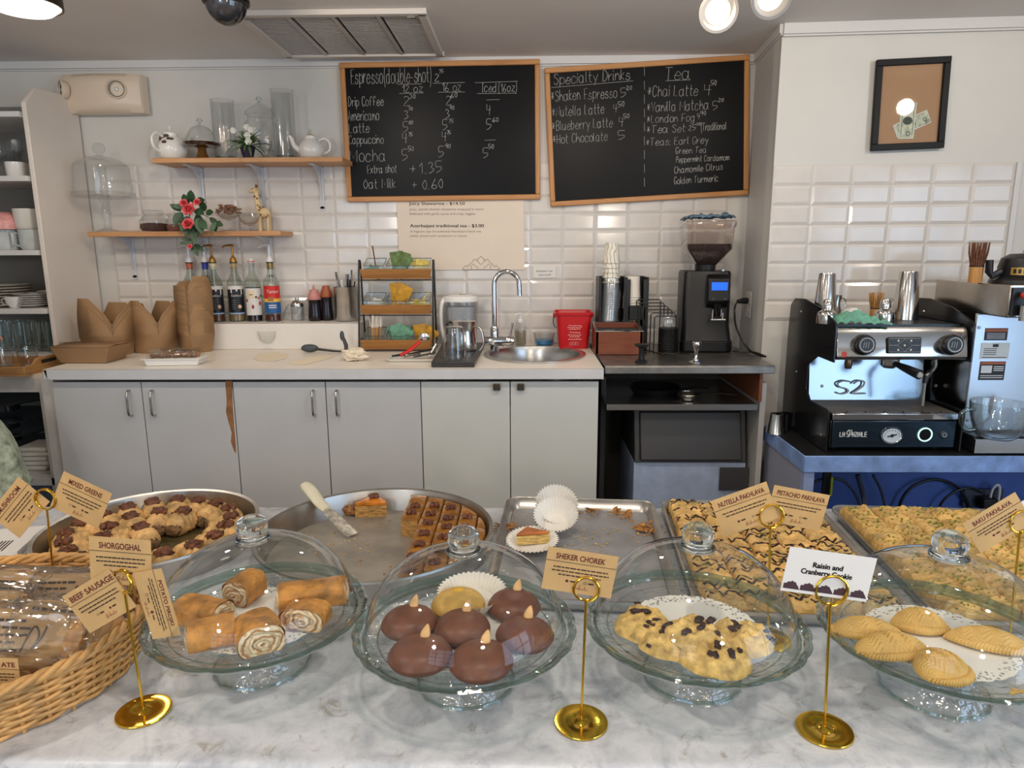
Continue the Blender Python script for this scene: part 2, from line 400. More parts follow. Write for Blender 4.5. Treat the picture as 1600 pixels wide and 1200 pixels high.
# ================================================================== BACK COUNTER
ZB = .99
YF = 2.665                                     # face of the cabinet doors
dx = [on_y(p, 600, YF).x for p in (80, 220, 363, 508, 657, 797, 936)]
def cabinet(i, label, mat, kind):
    x0, x1, x2 = dx[2 * i], dx[2 * i + 1], dx[2 * i + 2]
    t = thing('base_cabinet', label, 'cabinet', ((x0 + x2) / 2, YF, 0), group='base cabinets under the back counter'); ox = (x0 + x2) / 2
    bt = .82 if i == 2 else .90
    MB().box((0, .36, .1 + (bt - .1) / 2), (x2 - x0 - .004, .66, bt - .1)).box((0, .36, .05), (x2 - x0 - .03, .60, .10)).build('body', mat, t)
    for k, (a, b) in enumerate(((x0, x1), (x1, x2))):
        d = MB().box(((a + b) / 2 - ox, .009, .516), (b - a - .004, .018, .836)).build('door', mat, t, bev=.0015)
        d.location = (0, 0, 0)
        s = 1 if k == 0 else -1
        hx = (b if k == 0 else a) - ox - s * .047
        if kind == 'bar':
            zt, zb_ = .9, .80
            h = MB().tube(smooth([(hx, .002, zt), (hx, -.014, zt), (hx, -.026, zt - .012), (hx, -.027, (zt + zb_) / 2), (hx, -.026, zb_ + .012), (hx, -.014, zb_), (hx, .002, zb_)], 4), .0048, 10).build('handle', STEEL, d)
        else:
            hx = (b - .052 if k == 0 else a + .042) - ox
            MB().box((hx, -.012, .915), (.028, .012, .026)).box((hx, -.004, .915), (.012, .012, .012)).build('knob', M('aged_bronze_knob', (92, 84, 72), .35, .8), d, bev=.002)
    return t
cabinet(0, 'grey-white two-door cabinet at the left end, brown veneer chipped off its right door', CAB, 'bar')
cabinet(1, 'grey-white two-door cabinet with bar handles in the middle, left of the sink cabinet', CAB, 'bar')
cabinet(2, 'two-door sink cabinet with small square bronze knobs below the sink', M('sink_cabinet_laminate', (204, 206, 202), .42, var=.012, vs=5), 'knob')
# torn veneer on the first cabinet
c0 = [o for o in COL.objects if o.name == 'base_cabinet'][0]
d2 = [o for o in c0.children if o.name.startswith('door')][1]
pv = [on_y(*p, YF - .001) - c0.location for p in [(351.5, 595), (362, 595), (364, 640), (369, 708), (366, 706), (360.5, 690), (362, 676), (357, 660), (353, 644), (354, 625)]]
mb = MB(); n = len(pv); mb.add([(p.x, -.0005, p.z) for p in pv] + [(p.x, .004, p.z) for p in pv], [tuple(range(n))] + [(i, (i + 1) % n, n + (i + 1) % n, n + i) for i in range(n)])
lab(mb.build('veneer_chip', M('bare_chipboard', (150, 104, 66), .85, var=.15, vs=30, bump=.5, bs=200), d2), 'bare brown chipboard where veneer broke away')
MB().box((dx[0] - .034, 3.0, .50), (.05, .62, .9)).build('end_post', M('end_post_paint', (206, 203, 200), .5, var=.05, vs=6), c0).location = (-c0.location.x, -c0.location.y, 0)
# worktop with a round hole for the sink
SKC = Vector((0.063, 3.02, ZB)); SR = .222
skl = on_z(757, 555, ZB); skr = on_z(913, 553, ZB); skf = on_z(835, 568, ZB); skb = on_z(835, 541.5, ZB)
SKC = Vector(((skl.x + skr.x) / 2, (skf.y + skb.y) / 2, ZB)); SR = (skr.x - skl.x) / 2; SRY = (skb.y - skf.y) / 2
X0, X1, Y0, Y1 = on_z(68, 577, ZB).x, .304, 2.637, YW + .004
t = thing('worktop', 'long cream-white laminate worktop over the base cabinets with round sink hole', 'worktop', (0, 0, ZB))
n = 48; mb = MB(); v = []; f = []
for i in range(n):
    a = 2 * pi * i / n; v.append((SKC.x + (SR - .012) * cos(a), SKC.y + (SRY - .012) * sin(a), 0))
rect = []
for i in range(n):
    a = 2 * pi * i / n; c, s_ = cos(a), sin(a)
    tx = ((X1 - SKC.x) if c > 0 else (SKC.x - .62 - SKC.x)) / c if abs(c) > 1e-6 else 1e9; ty = ((Y1 - SKC.y) if s_ > 0 else (Y0 - SKC.y)) / s_ if abs(s_) > 1e-6 else 1e9
    k = min(tx, ty); rect.append((SKC.x + c * k, SKC.y + s_ * k, 0))
mb.add(v + rect, [(i, (i + 1) % n, n + (i + 1) % n, n + i) for i in range(n)])
XL = SKC.x - .62
for cx, cyy in ((XL, Y0), (XL, Y1), (X1, Y0), (X1, Y1)):
    a0 = min(range(n), key=lambda i: (rect[i][0] - cx) ** 2 + (rect[i][1] - cyy) ** 2)
    best = sorted(range(n), key=lambda i: (rect[i][0] - cx) ** 2 + (rect[i][1] - cyy) ** 2)[:2]
    mb.add([(cx, cyy, 0), rect[best[0]], rect[best[1]]], [(0, 1, 2)])
mb.add([(X0, Y0, 0), (XL, Y0, 0), (XL, Y1, 0), (X0, Y1, 0)], [(0, 1, 2, 3)])
for (x, y, w_, d_) in [((X0 + X1) / 2, Y0 + .006, X1 - X0, .012)]: pass
mb.build('top_surface', TOPW, t)
MB().box(((X0 + X1) / 2, Y0 + .008, -.0215), (X1 - X0, .016, .041)).box((X0 + .008, (Y0 + Y1) / 2, -.0215), (.016, Y1 - Y0, .041)).box((X1 - .008, (Y0 + Y1) / 2, -.0215), (.016, Y1 - Y0, .041)).build('edge_band', EDGEW, t, bev=.002)
# sink
t = thing('sink', 'round stainless steel sink set into the worktop under the tap', 'sink', SKC)
MB().lathe([(SR + .004, .001), (SR + .004, .006), (SR - .012, .008), (SR - .020, .004), (SR - .026, -.02), (SR - .03, -.12), (SR - .06, -.15), (.03, -.155), (0, -.155)], 56, sy=SRY / SR).build('bowl', STEEL, t)
MB().lathe([(.03, -.153), (.03, -.150), (.012, -.149), (0, -.149)], 24).build('drain', STEELD, t)
# tap
tp = on_z(773, 548, ZB)
t = thing('tap', 'tall chrome swan-neck tap beside the round sink', 'tap', (tp.x, tp.y, ZB))
k = (tp - Vector((0, 0, EYE))).length / FPX
MB().lathe([(.02, 0), (.02, .022), (.014, .024), (.0, .024)], 24).build('base', CHROME, t)
zt = on_y(800, 424, tp.y).z - ZB; xr = on_y(811, 424, tp.y).x - tp.x; zo = on_y(811, 462, tp.y).z - ZB
r_ = xr / 2
pts = [(0, 0, .06), (0, 0, .12), (0, 0, zt - r_)] + [(r_ - r_ * cos(a), 0, zt - r_ + r_ * sin(a) * .98) for a in [pi * q / 12 for q in range(1, 12)]] + [(xr, 0, zt - r_), (xr + .002, 0, zo)]
MB().tube(pts, .0115, 16).build('spout', CHROME, t)
MB().lathe([(.019, .052), (.0195, .10), (.014, .112), (0, .112)], 24).build('collar', CHROME, t)
MB().lathe([(0, -.055), (.022, -.055), (.024, -.05), (.024, .035), (.021, .036), (.021, .042), (.024, .043), (.024, .075), (.02, .08), (0, .08)], 24, X=T(.01, -.002, .045) @ Ry(pi / 2)).build('body', CHROME, t)
MB().tube([(.068, -.002, .06), (.075, -.004, .09), (.083, -.006, .128)], [.006, .005, .006], 10).build('lever', CHROME, t)
# raised ledge along the wall
lf = on_z(450, 546, ZB).y; lt = on_y(450, 506, lf).z; LX0 = -1.93; LX1 = on_y(562, 530, lf).x
LEDGE = lt
solo('wall_ledge', MB().box(((LX0 + LX1) / 2, (lf + YW) / 2, (ZB + lt) / 2 + .0005), (LX1 - LX0, YW - lf, lt - ZB)), M('ledge_paint', (228, 222, 214), .45, var=.015, vs=6),
     'long white boxed ledge on the worktop carrying the syrup bottles', 'ledge', bev=.002)

# ================================================================== STEEL TABLE WITH ICE MACHINE BELOW
TX0, TX1 = .316, .985; TY0 = 2.70
t = thing('steel_table', 'worn steel-topped work table carrying the black coffee grinder', 'table', ((TX0 + TX1) / 2, TY0, 0)); ox = (TX0 + TX1) / 2; hw = (TX1 - TX0) / 2
MB().box((0, .325, ZB - .004), (2 * hw, .645, .008)).box((0, .004, ZB - .018), (2 * hw, .008, .028)).build('top', STEELD, t, bev=.002)
MB().box((hw - .03, .33, .46), (.022, .60, .91)).build('side_panel', M('table_side_laminate', (176, 174, 172), .5), t)
MB().box((hw - .045, .31, ZB - .085), (.012, .58, .13)).build('wooden_rail', wood('dark_rail_wood', (96, 56, 34), (124, 74, 46), 1), t)
MB().box((-.02, .30, .826), (2 * hw - .065, .56, .006)).box((-.02, .022, .818), (2 * hw - .065, .006, .024)).build('under_shelf', STEEL, t)
MB().box((0, .61, .45), (2 * hw - .03, .012, .88)).build('back_board', M('dark_recess_board', (72, 68, 62), .7), t)
MB().box((-hw + .02, .40, .46), (.02, .40, .90)).build('side_board', M('dark_board', (40, 38, 37), .6), t)
# things stored on the shelf below the top
p = Vector((.60, 2.86, .8295))
q = thing('steel_ladle', 'shiny steel ladle lying on the dark shelf below the table', 'ladle', (.67, 2.80, .8295))
MB().lathe([(0, 0), (.03, .004), (.045, .022), (.048, .03), (.046, .03), (.043, .022), (.028, .007), (0, .004)], 24).build('bowl', STEELV, q)
MB().tube([(.04, -.005, .028), (.10, -.02, .036), (.19, -.045, .03)], [.006, .007, .008], 8, flat=.4).build('handle', STEELV, q)
q = thing('frying_pan', 'black frying pan lying on the shelf below the table', 'pan', (.56, 2.93, .8295))
MB().lathe([(0, 0), (.09, 0), (.115, .035), (.112, .035), (.088, .004), (0, .004)], 32).build('bowl', M('black_pan_metal', (30, 30, 32), .3, .5), q)
MB().tube([(.10, -.05, .03), (.15, -.085, .045), (.2, -.115, .045)], [.01, .011, .012], 8, flat=.5).build('handle', BLACK, q)
# ice machine
ix0, ix1 = on_y(992, 700, 2.80).x, on_y(1168, 700, 2.80).x
t = thing('ice_machine', 'ice machine with dark slanted door and grey lower panel under the steel table', 'ice machine', ((ix0 + ix1) / 2, 2.80, 0)); w2 = (ix1 - ix0) / 2
zd0, zd1 = on_y(1080, 723, 2.80).z, on_y(1080, 637, 2.84).z
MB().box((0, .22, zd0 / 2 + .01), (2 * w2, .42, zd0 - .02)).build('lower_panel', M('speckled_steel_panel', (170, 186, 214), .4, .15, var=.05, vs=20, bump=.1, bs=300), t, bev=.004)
mb = MB(); mb.add([(s * w2, y, z) for s in (-1, 1) for y, z in ((.0, zd0), (.06, zd1), (.43, zd1), (.43, zd0))], [(0, 1, 2, 3), (7, 6, 5, 4), (0, 4, 5, 1), (1, 5, 6, 2), (2, 6, 7, 3), (3, 7, 4, 0)])
mb.build('bin_hood', M('dark_ice_hood', (46, 46, 48), .45), t, bev=.004)
mb = MB(); a = .022
sl = lambda u, w, o: ((u * 2 - 1) * (w2 - a), .06 * w - o, zd0 + .012 + (zd1 - zd0 - .03) * w)
mb.add([sl(0, 0, .002), sl(1, 0, .002), sl(1, 1, .002), sl(0, 1, .002), sl(.0, 0, .014), sl(1, 0, .014), sl(1, 1, .014), sl(.0, 1, .014)], [(4, 5, 6, 7), (0, 1, 5, 4), (1, 2, 6, 5), (2, 3, 7, 6), (3, 0, 4, 7)])
mb.build('door', M('dark_ice_door', (40, 40, 42), .4), t, bev=.006)
MB().box((w2 - .05, -.001, .34 + .15), (.12, .004, .10)).build('vent_plate', DARKGREY, t)

# ================================================================== TABLE UNDER THE ESPRESSO MACHINE
ZE = .72
ex0 = on_z(1258, 712, ZE).x; ey0 = on_z(1258, 712, ZE).y
t = thing('machine_table', 'black-topped low table with grey metal edge under the espresso machine', 'table', (ex0, ey0, 0))
EL = 1.4; eh = on_y(1400, 716, ey0).z - on_y(1400, 741, ey0).z
MB().box((EL / 2, .21, ZE - .004), (EL, .42, .008)).build('top', M('black_worktop', (30, 31, 33), .33, var=.2, vs=14), t)
MB().box((EL / 2, -.003, ZE - eh / 2), (EL + .006, .008, eh)).box((-.002, .21, ZE - eh / 2), (.006, .42, eh)).build('edge_band', M('blue_lit_metal_edge', (140, 172, 230), .35, .2, var=.12, vs=18), t, bev=.0015)  # blue light on the grey metal edge is put into its colour
MB().box((.012, .22, (ZE - eh) / 2), (.018, .38, ZE - eh)).build('side_panel', M('blue_grey_panel', (150, 154, 172), .5), t)
MB().box((.022, .022, (ZE - eh) / 2), (.036, .036, ZE - eh)).build('leg', M('blue_lit_leg', (148, 164, 206), .4), t)  # leg colour carries the blue cast of the light
MB().box((EL / 2, .40, .40), (EL - .04, .02, .58)).build('back_panel', M('blue_lit_back_panel', (66, 98, 178), .5, var=.08, vs=5), t)  # blue light under the table painted as the panel's colour
cb = M('blue_grey_cable', (52, 62, 84), .45)
def cable(label, pts, r, mat=BLACK):
    return solo('cable', MB().tube(smooth([on_y(x, y, Y) for x, y, Y in pts], 6), r, 8), mat, label, 'cable')
cable('thick blue-grey hose hanging below the left end of the machine table', [(1340, 742, 2.62), (1348, 770, 2.62), (1352, 800, 2.60), (1354, 860, 2.60)], .010, cb)
cable('blue-grey hose curving out from the table post', [(1262, 757, 2.55), (1290, 748, 2.60), (1318, 752, 2.62), (1338, 775, 2.62), (1346, 810, 2.62), (1348, 860, 2.62)], .006, cb)
cable('thin hose right of the thick blue-grey hose under the machine table', [(1364, 742, 2.68), (1376, 765, 2.68), (1384, 800, 2.66), (1386, 860, 2.66)], .006, cb)
cable('black cable looping in a wide arch below the machine table', [(1402, 860, 2.74), (1403, 800, 2.74), (1420, 765, 2.74), (1455, 750, 2.74), (1490, 757, 2.74), (1512, 785, 2.74), (1520, 830, 2.74)], .006)
cable('black cable forming a small loop beside the wall plug under the table', [(1462, 860, 2.73), (1465, 800, 2.73), (1485, 772, 2.73), (1515, 762, 2.73), (1535, 770, 2.73)], .005)
solo('cable_strap', MB().box((0, 0, 0), (.03, .012, .13)), BLACK, 'black strap hanging beside the left post under the table', 'strap', on_y(1291, 757, 2.58))
solo('strap_tag', MB().box((0, 0, 0), (.008, .006, .075)), M('yellow_tag', (150, 170, 40), .6), 'thin yellow-green tag beside the black strap under the table', 'tag', on_y(1299, 760, 2.56))
pw = on_y(1535, 778, 2.755)
t = thing('power_outlet', 'dark power outlet with a black plug under the machine table', 'outlet', pw)
MB().box((0, 0, 0), (.16, .012, .08)).build('plate', M('outlet_dark', (60, 66, 84), .4), t, bev=.003)
MB().box((0, -.03, -.01), (.06, .05, .05)).build('plug', BLACK, t, bev=.006)
MB().tube(smooth([(.01, -.03, .0), (.012, -.035, .05), (.03, -.035, .07), (.045, -.03, .05), (.045, -.03, .0)], 5), .005, 8).build('plug_cord', WHITEP, t)

# ================================================================== FRONT COUNTER
ZC = .855
def marble():
    t = NT('marble_laminate'); b = t.principled(.33, 0, .4); v = t.coords((1, 1, 1), False)
    n1 = t.noise(v, 17, 9, .66, .5); c1 = t.ramp(n1, [(.30, (160, 165, 175)), (.44, (196, 200, 207)), (.58, (216, 219, 224)), (.74, (182, 186, 194))])
    n2 = t.noise(v, 21, 9, .74, .9); f2 = t.ramp(n2, [(.56, (0, 0, 0)), (.66, (215, 215, 215))])
    mx = t.n('ShaderNodeMix', data_type='RGBA'); t.l(f2, mx.inputs[0]); t.l(c1, mx.inputs[6]); mx.inputs[7].default_value = lin((150, 140, 122))
    mp2 = t.coords((1, 2.2, 1), False)
    n3 = t.noise(mp2, 34, 6, .6, 2.0); f3 = t.ramp(n3, [(.66, (0, 0, 0)), (.75, (170, 170, 170))])
    m2 = t.n('ShaderNodeMix', data_type='RGBA'); t.l(f3, m2.inputs[0]); t.l(mx.outputs[2], m2.inputs[6]); m2.inputs[7].default_value = lin((168, 170, 178))
    t.l(m2.outputs[2], b.inputs['Base Color']); MATS['marble_laminate'] = t.m; return t.m
MARBLE = marble()
t = thing('service_counter', 'white marble-patterned front counter holding all the pastries', 'counter', (0, 0, 0))
FY0, FY1, FX0, FX1 = .700, 1.524, -1.55, 2.0
prof = [(FY0 + .02, ZC)] + [(FY0 + .016 - .016 * sin(a), ZC - .016 + .016 * cos(a)) for a in [pi / 2 * q / 6 for q in range(0, 7)]] + [(FY0, ZC - .03), (FY0 + .008, ZC - .038), (FY0 + .02, ZC - .038)]
mb = MB(); n = len(prof); mb.add([(x, y, z) for x in (FX0, FX1) for y, z in prof], [(i, i + 1, n + i + 1, n + i) for i in range(n - 1)])
mb.add([(FX0, FY0 + .02, ZC), (FX1, FY0 + .02, ZC), (FX1, FY1, ZC), (FX0, FY1, ZC), (FX0, FY1, ZC - .038), (FX1, FY1, ZC - .038), (FX0, FY0 + .02, ZC - .038), (FX1, FY0 + .02, ZC - .038)], [(0, 1, 2, 3), (3, 2, 5, 4), (4, 5, 7, 6), (0, 3, 4, 6), (1, 2, 5, 7)])
mb.build('top', MARBLE, t, angle=50)
MB().box(((FX0 + FX1) / 2, 1.17, (ZC - .04) / 2), (FX1 - FX0 - .04, .78, ZC - .042)).build('body', M('counter_body', (200, 198, 194), .5), t)
# ================================================================== MENU BOARDS AND PAPERS ON THE WALL
UX, UZ, NY = Vector((1, 0, 0)), Vector((0, 0, 1)), Vector((0, -1, 0))
YB = YW - .022
CHALK = M('white_chalk', (214, 214, 210), .9)
SLATE = M('black_chalkboard_face', (14, 14, 17), .36, var=.12, vs=4, spec=.14)
def board(name, label, corners, crop, rows, lines, dashes=()):
    P = [on_y(x, y, YB) for x, y in corners]; c = sum(P, Vector()) / 4
    u = ((P[1] - P[0]) + (P[2] - P[3])); wd = u.length / 2; u = u.normalized(); w = Vector((-u.z, 0, u.x)); h = ((P[0] - P[3]).length + (P[1] - P[2]).length) / 2
    t = thing(name, label, 'menu board', c); loc = Matrix(((u.x, 0, w.x, 0), (0, 1, 0, 0), (u.z, 0, w.z, 0), (0, 0, 0, 1)))
    fw_ = .0235
    MB().box((0, .012, 0), (wd - fw_, .008, h - fw_), X=loc).build('slate', SLATE, t)
    for (cx, cz, sx, sz, mt) in [(0, h / 2 - fw_ / 2, wd, fw_, OAK), (0, -h / 2 + fw_ / 2, wd, fw_, OAK), (-wd / 2 + fw_ / 2, 0, fw_, h - 2 * fw_, OAKV), (wd / 2 - fw_ / 2, 0, fw_, h - 2 * fw_, OAKV)]:
        MB().box((cx, .011, cz), (sx, .022, sz), X=loc).build('frame_rail', mt, t, bev=.004)
    ox, oy, k = crop; pt = lambda x, y: on_y(ox + x / k, oy + y / k, YB + .0075) - c
    for s, x0, y0, x1, y1, hh in rows:
        mb = MB()
        a, b = pt(x0, y0), pt(x1, y1); d = (b - a); L = d.length; d = d.normalized()
        chalk(mb, s, a, d, Vector((-d.z, 0, d.x)), Vector(), L, hh / k * 3.42 / FPX, .0019); mb.build('chalk_lettering', CHALK, t)
    for x0, y0, x1, y1 in lines: MB().tube([pt(x0, y0), (pt(x0, y0) + pt(x1, y1)) / 2, pt(x1, y1)], .0016, 4, flat=.5).build('chalk_line', CHALK, t)
    for sx in (-1, 1):
        MB().lathe([(0, -.004), (.004, -.003), (.0045, 0), (.004, .001)], 12, X=loc @ T(sx * (wd / 2 - .008), 0, h / 2 - .03) @ Rx(pi / 2)).build('screw', STEEL, t)
R1 = [('Espresso(double-shot)', 135, 240, 722, 226, 92), ('2', 752, 220, 782, 220, 48), ('75', 780, 162, 812, 160, 22), ('12 oz', 512, 302, 660, 299, 48), ('16 oz', 806, 293, 940, 292, 55),
 ('Iced(16oz)', 1095, 299, 1350, 296, 52), ('30', 567, 348, 605, 347, 28), ('60', 868, 341, 912, 340, 30), ('Drip Coffee', 116, 405, 370, 399, 58), ('2', 518, 401, 565, 400, 58), ('2', 835, 396, 874, 395, 56),
 ('Americano', 115, 510, 340, 506, 62), ('3', 527, 497, 556, 497, 55), ('70', 552, 436, 585, 435, 22), ('3', 826, 491, 856, 490, 58), ('90', 858, 430, 890, 430, 26), ('4', 1130, 470, 1160, 470, 66),
 ('Latte', 120, 600, 268, 597, 60), ('5', 520, 595, 552, 594, 66), ('00', 560, 538, 588, 538, 24), ('5', 808, 580, 840, 580, 64), ('75', 850, 527, 885, 527, 24), ('5', 1130, 577, 1162, 576, 66), ('60', 1175, 520, 1216, 519, 30),
 ('Cappuccino', 118, 682, 372, 676, 54), ('4', 513, 678, 545, 678, 64), ('75', 555, 625, 586, 625, 24), ('4', 803, 662, 834, 662, 60), ('75', 838, 612, 866, 611, 24),
 ('Mocha', 128, 814, 384, 806, 78), ('5', 512, 800, 548, 799, 72), ('50', 555, 735, 594, 734, 30), ('5', 778, 776, 812, 775, 70), ('90', 826, 715, 864, 714, 30), ('5', 1104, 783, 1138, 783, 64), ('50', 1146, 718, 1181, 717, 30),
 ('Extra shot', 255, 898, 470, 892, 52), ('+', 566, 890, 608, 890, 60), ('1.35', 640, 902, 800, 890, 72), ('Oat Milk', 228, 1012, 460, 1003, 62), ('+', 583, 1002, 616, 1002, 52), ('0.60', 660, 1017, 806, 1006, 62)]
L1 = [(475, 243, 655, 240), (490, 311, 667, 306), (735, 236, 970, 230), (775, 302, 972, 300), (1045, 232, 1360, 221), (1062, 312, 1350, 308), (1130, 358, 1226, 355), (1116, 655, 1198, 652)]
board('chalkboard', 'left framed chalkboard listing espresso, latte and mocha prices', [(531, 97), (843, 92), (845, 311), (541, 316)], (520, 80, 4.706), R1, L1)
R2 = [('Specialty Drinks', 115, 276, 640, 240, 62), ('*Shaken Espresso', 94, 392, 550, 366, 62), ('5', 578, 364, 611, 362, 52), ('20', 617, 313, 652, 311, 24), ('*Nutella Latte', 100, 499, 460, 476, 58), ('4', 524, 470, 551, 469, 48),
 ('50', 560, 431, 600, 428, 32), ('*Blueberry Latte', 100, 596, 518, 570, 55), ('4', 562, 570, 592, 569, 58), ('50', 597, 513, 634, 510, 28), ('*Hot Chocolate', 105, 687, 485, 664, 54), ('5', 560, 657, 602, 654, 54),
 ('Tea', 885, 245, 1052, 238, 74), ('*Chai Latte', 762, 359, 1110, 352, 62), ('4', 1153, 352, 1197, 350, 66), ('50', 1203, 281, 1240, 279, 30), ('*Vanilla Matcha', 758, 467, 1185, 448, 58), ('5', 1217, 453, 1248, 451, 50),
 ('20', 1255, 397, 1290, 395, 22), ('*London Fog', 756, 542, 1085, 530, 46), ('4', 1106, 518, 1126, 517, 36), ('90', 1130, 490, 1166, 488, 25), ('*Tea Set', 756, 615, 1025, 603, 46), ('25', 1050, 594, 1096, 592, 32),
 ('00', 1100, 561, 1132, 559, 18), ('(Traditional', 1134, 597, 1308, 585, 44), ('*Teas: Earl Grey', 752, 700, 1185, 684, 44), ('Green Tea', 960, 757, 1170, 748, 38), ('Peppermint Cardamom', 962, 817, 1330, 801, 36),
 ('Chamomile Citrus', 950, 893, 1285, 866, 40), ('Golden Turmeric', 948, 967, 1250, 948, 42)]
L2 = [(95, 297, 663, 250), (888, 250, 1062, 243)] + [(741, 155 + q * 96, 742, 155 + q * 96 + 62) for q in range(9)]
board('chalkboard', 'right framed chalkboard with specialty drinks and tea lists, hung slightly crooked', [(853, 106), (1174, 84), (1168, 305), (858, 323)], (840, 70, 4.444), R2, L2)

def sheet(name, label, cat, corners, mat, Y, th=.0012):
    P = [on_y(x, y, Y) for x, y in corners]; c = sum(P, Vector()) / 4
    t = thing(name, label, cat, c); mb = MB(); q = [p - c for p in P]
    mb.add([p + Vector((0, s * th / 2, 0)) for s in (-1, 1) for p in q], [(0, 1, 2, 3), (7, 6, 5, 4), (0, 4, 5, 1), (1, 5, 6, 2), (2, 6, 7, 3), (3, 7, 4, 0)])
    mb.build('sheet', mat, t); return t, c
PAPERC = M('cream_poster_paper', (226, 211, 194), .7, var=.01)
YP = YW - .004
t, c = sheet('menu_poster', 'cream printed menu poster taped below the left chalkboard', 'poster', [(619, 300), (818, 300), (820, 421.5), (624, 422)], PAPERC, YP)
def print_lines(t, c, rows, crop, Y, off=.0009):
    ox, oy, k = crop; mbs = {}
    for s, x0, y0, x1, y1, h, mt, sl in rows:
        a, b = on_y(ox + x0 / k, oy + y0 / k, Y - off) - c, on_y(ox + x1 / k, oy + y1 / k, Y - off) - c; d = b - a; L = d.length; d = d.normalized()
        mb = mbs.setdefault((s, x0), (MB(), mt))[0]; put_text(mb, s, a, d, Vector((-d.z, 0, d.x)), Vector(), L, h / k * Y * 1.02 / FPX, 0, sl)
    for mb, mt in mbs.values(): mb.build('print', mt, t)
GREYINK = M('grey_ink', (112, 100, 92), .7)
print_lines(t, c, [('Juicy Shawarma - $14.50', 222, 116, 720, 115, 25, BLACKINK, 0), ('Juicy Shawarma - $14.50', 223.5, 116, 721.5, 115, 25, BLACKINK, 0), ('Juicy, spiced chicken shawarma wrapped in warm', 225, 164, 886, 163, 19, GREYINK, .2), ('flatbread with garlic sauce and crisp veggies', 225, 204, 815, 203, 19, GREYINK, .2),
 ('Azerbaijani traditional tea - $3.00', 232, 315, 890, 315, 27, BLACKINK, 0), ('Azerbaijani traditional tea - $3.00', 234, 315, 892, 315, 27, BLACKINK, 0), ('A fragrant cup of traditional Azerbaijani black tea,', 232, 361, 868, 360, 18, GREYINK, .2), ('subtly spiced with cardamom or thyme', 232, 400, 740, 400, 18, GREYINK, .2)], (600, 300, 5.714), YP)
mb = MB()
def orn(pts):
    mb.tube([on_y(600 + x / 5.714, 300 + y / 5.714, YP - .001) - c for x, y in pts], .00085, 4)
stp = [(700, 692), (700, 680), (712, 680), (712, 668), (724, 668), (724, 656), (738, 656), (738, 668), (750, 668), (750, 656), (762, 656), (762, 642), (776, 642), (776, 628), (790, 628), (790, 612), (804, 612), (804, 600), (818, 600), (818, 612), (832, 612), (832, 600), (844, 600), (844, 588), (858, 588), (858, 577), (866, 577)]
orn(stp); orn([(1732 - x, y) for x, y in stp]); orn([(700, 693), (1032, 693)])
orn([(838, 600), (838, 628), (852, 628), (852, 640), (866, 646), (880, 640), (880, 628), (894, 628), (894, 600)])
orn([(780, 690), (780, 660), (800, 640), (820, 668), (838, 668), (838, 690)]); orn([(952, 690), (952, 660), (932, 640), (912, 668), (894, 668), (894, 690)])
mb.build('stepped_ornament', M('violet_black_ink', (66, 56, 62), .7), t)
t, c = sheet('hand_washing_notice', 'small white notice stuck to the tiles right of the tap', 'notice', [(833, 417), (868, 416.5), (868, 434), (833, 434.5)], M('notice_paper', (226, 222, 216), .7), YW - .003)
print_lines(t, c, [('Employees must', 1360, 714, 1505, 712, 17, BLACKINK, 0), ('wash hands!', 1380, 748, 1490, 746, 17, BLACKINK, 0)], (600, 300, 5.714), YW - .003)

# picture frame with banknotes on the right wall
wl = lambda px, py: (lambda d: Vector((0, 0, EYE)) + d * ((1.0066 * sin(WA) - 2.9265 * cos(WA)) / (d.x * sin(WA) - d.y * cos(WA))))(ray(px, py))
ur = Vector((cos(WA), sin(WA), 0)); nr = Vector((sin(WA), -cos(WA), 0))
P = [wl(*p) for p in [(1369, 95), (1484, 89), (1471, 232), (1357, 236.5)]]; c = sum(P, Vector()) / 4 + nr * .002
wd = ((P[1] - P[0]).length + (P[2] - P[3]).length) / 2; h = ((P[0] - P[3]).length + (P[1] - P[2]).length) / 2; tl = atan2((P[1] - P[0]).z, (P[1] - P[0]).xy.length)
t = thing('picture_frame', 'black picture frame holding two banknotes on brown card on the right wall', 'picture frame', c); t.rotation_euler = (0, -tl, WA)
fr = .024
for (cx, cz, sx, sz) in [(0, h / 2 - fr / 2, wd, fr), (0, -h / 2 + fr / 2, wd, fr), (-wd / 2 + fr / 2, 0, fr, h - 2 * fr), (wd / 2 - fr / 2, 0, fr, h - 2 * fr)]:
    MB().box((cx, -.009, cz), (sx, .018, sz)).build('frame_rail', M('black_frame_paint', (15, 14, 16), .5, spec=.25), t, bev=.002)
MB().box((0, -.003, 0), (wd - fr, .004, h - fr)).build('backing_card', M('brown_backing', (172, 134, 98), .7), t)
NOTE = M('banknote_green', (186, 190, 168), .7, var=.16, vs=60); NOTEI = M('banknote_ink', (70, 80, 66), .7); NOTEB = M('banknote_border', (206, 208, 194), .7)
def note(name, x, z, a, yy, L, B):
    X = T(x, yy, z) @ Ry(-a)
    o = MB().box((0, 0, 0), (L, .0005, B), X=X).build(name, NOTEB, t)
    MB().box((0, -.0004, 0), (L * .94, .0004, B * .86), X=X).build('print', NOTE, o)
    mb = MB(); mb.lathe([(0, 0), (B * .26, 0)], 20, X=X @ T(0, -.0009, 0) @ Rx(pi / 2), sy=1.2)
    for sx in (-.36, .36): mb.lathe([(B * .10, 0), (B * .15, 0)], 16, X=X @ T(sx * L, -.0009, -.1 * B) @ Rx(pi / 2))
    for sz in (-.36, .36): mb.box((0, -.0008, sz * B), (L * .8, .0002, B * .03), X=X)
    mb.build('engraving', NOTEI, o)
    m2 = MB(); q = X.to_3x3()
    put_text(m2, '20', X @ Vector((L * .34, -.0012, -B * .42)), q @ UX, q @ UZ, Vector(), B * .36, B * .26); m2.build('numeral', NOTEI, o)
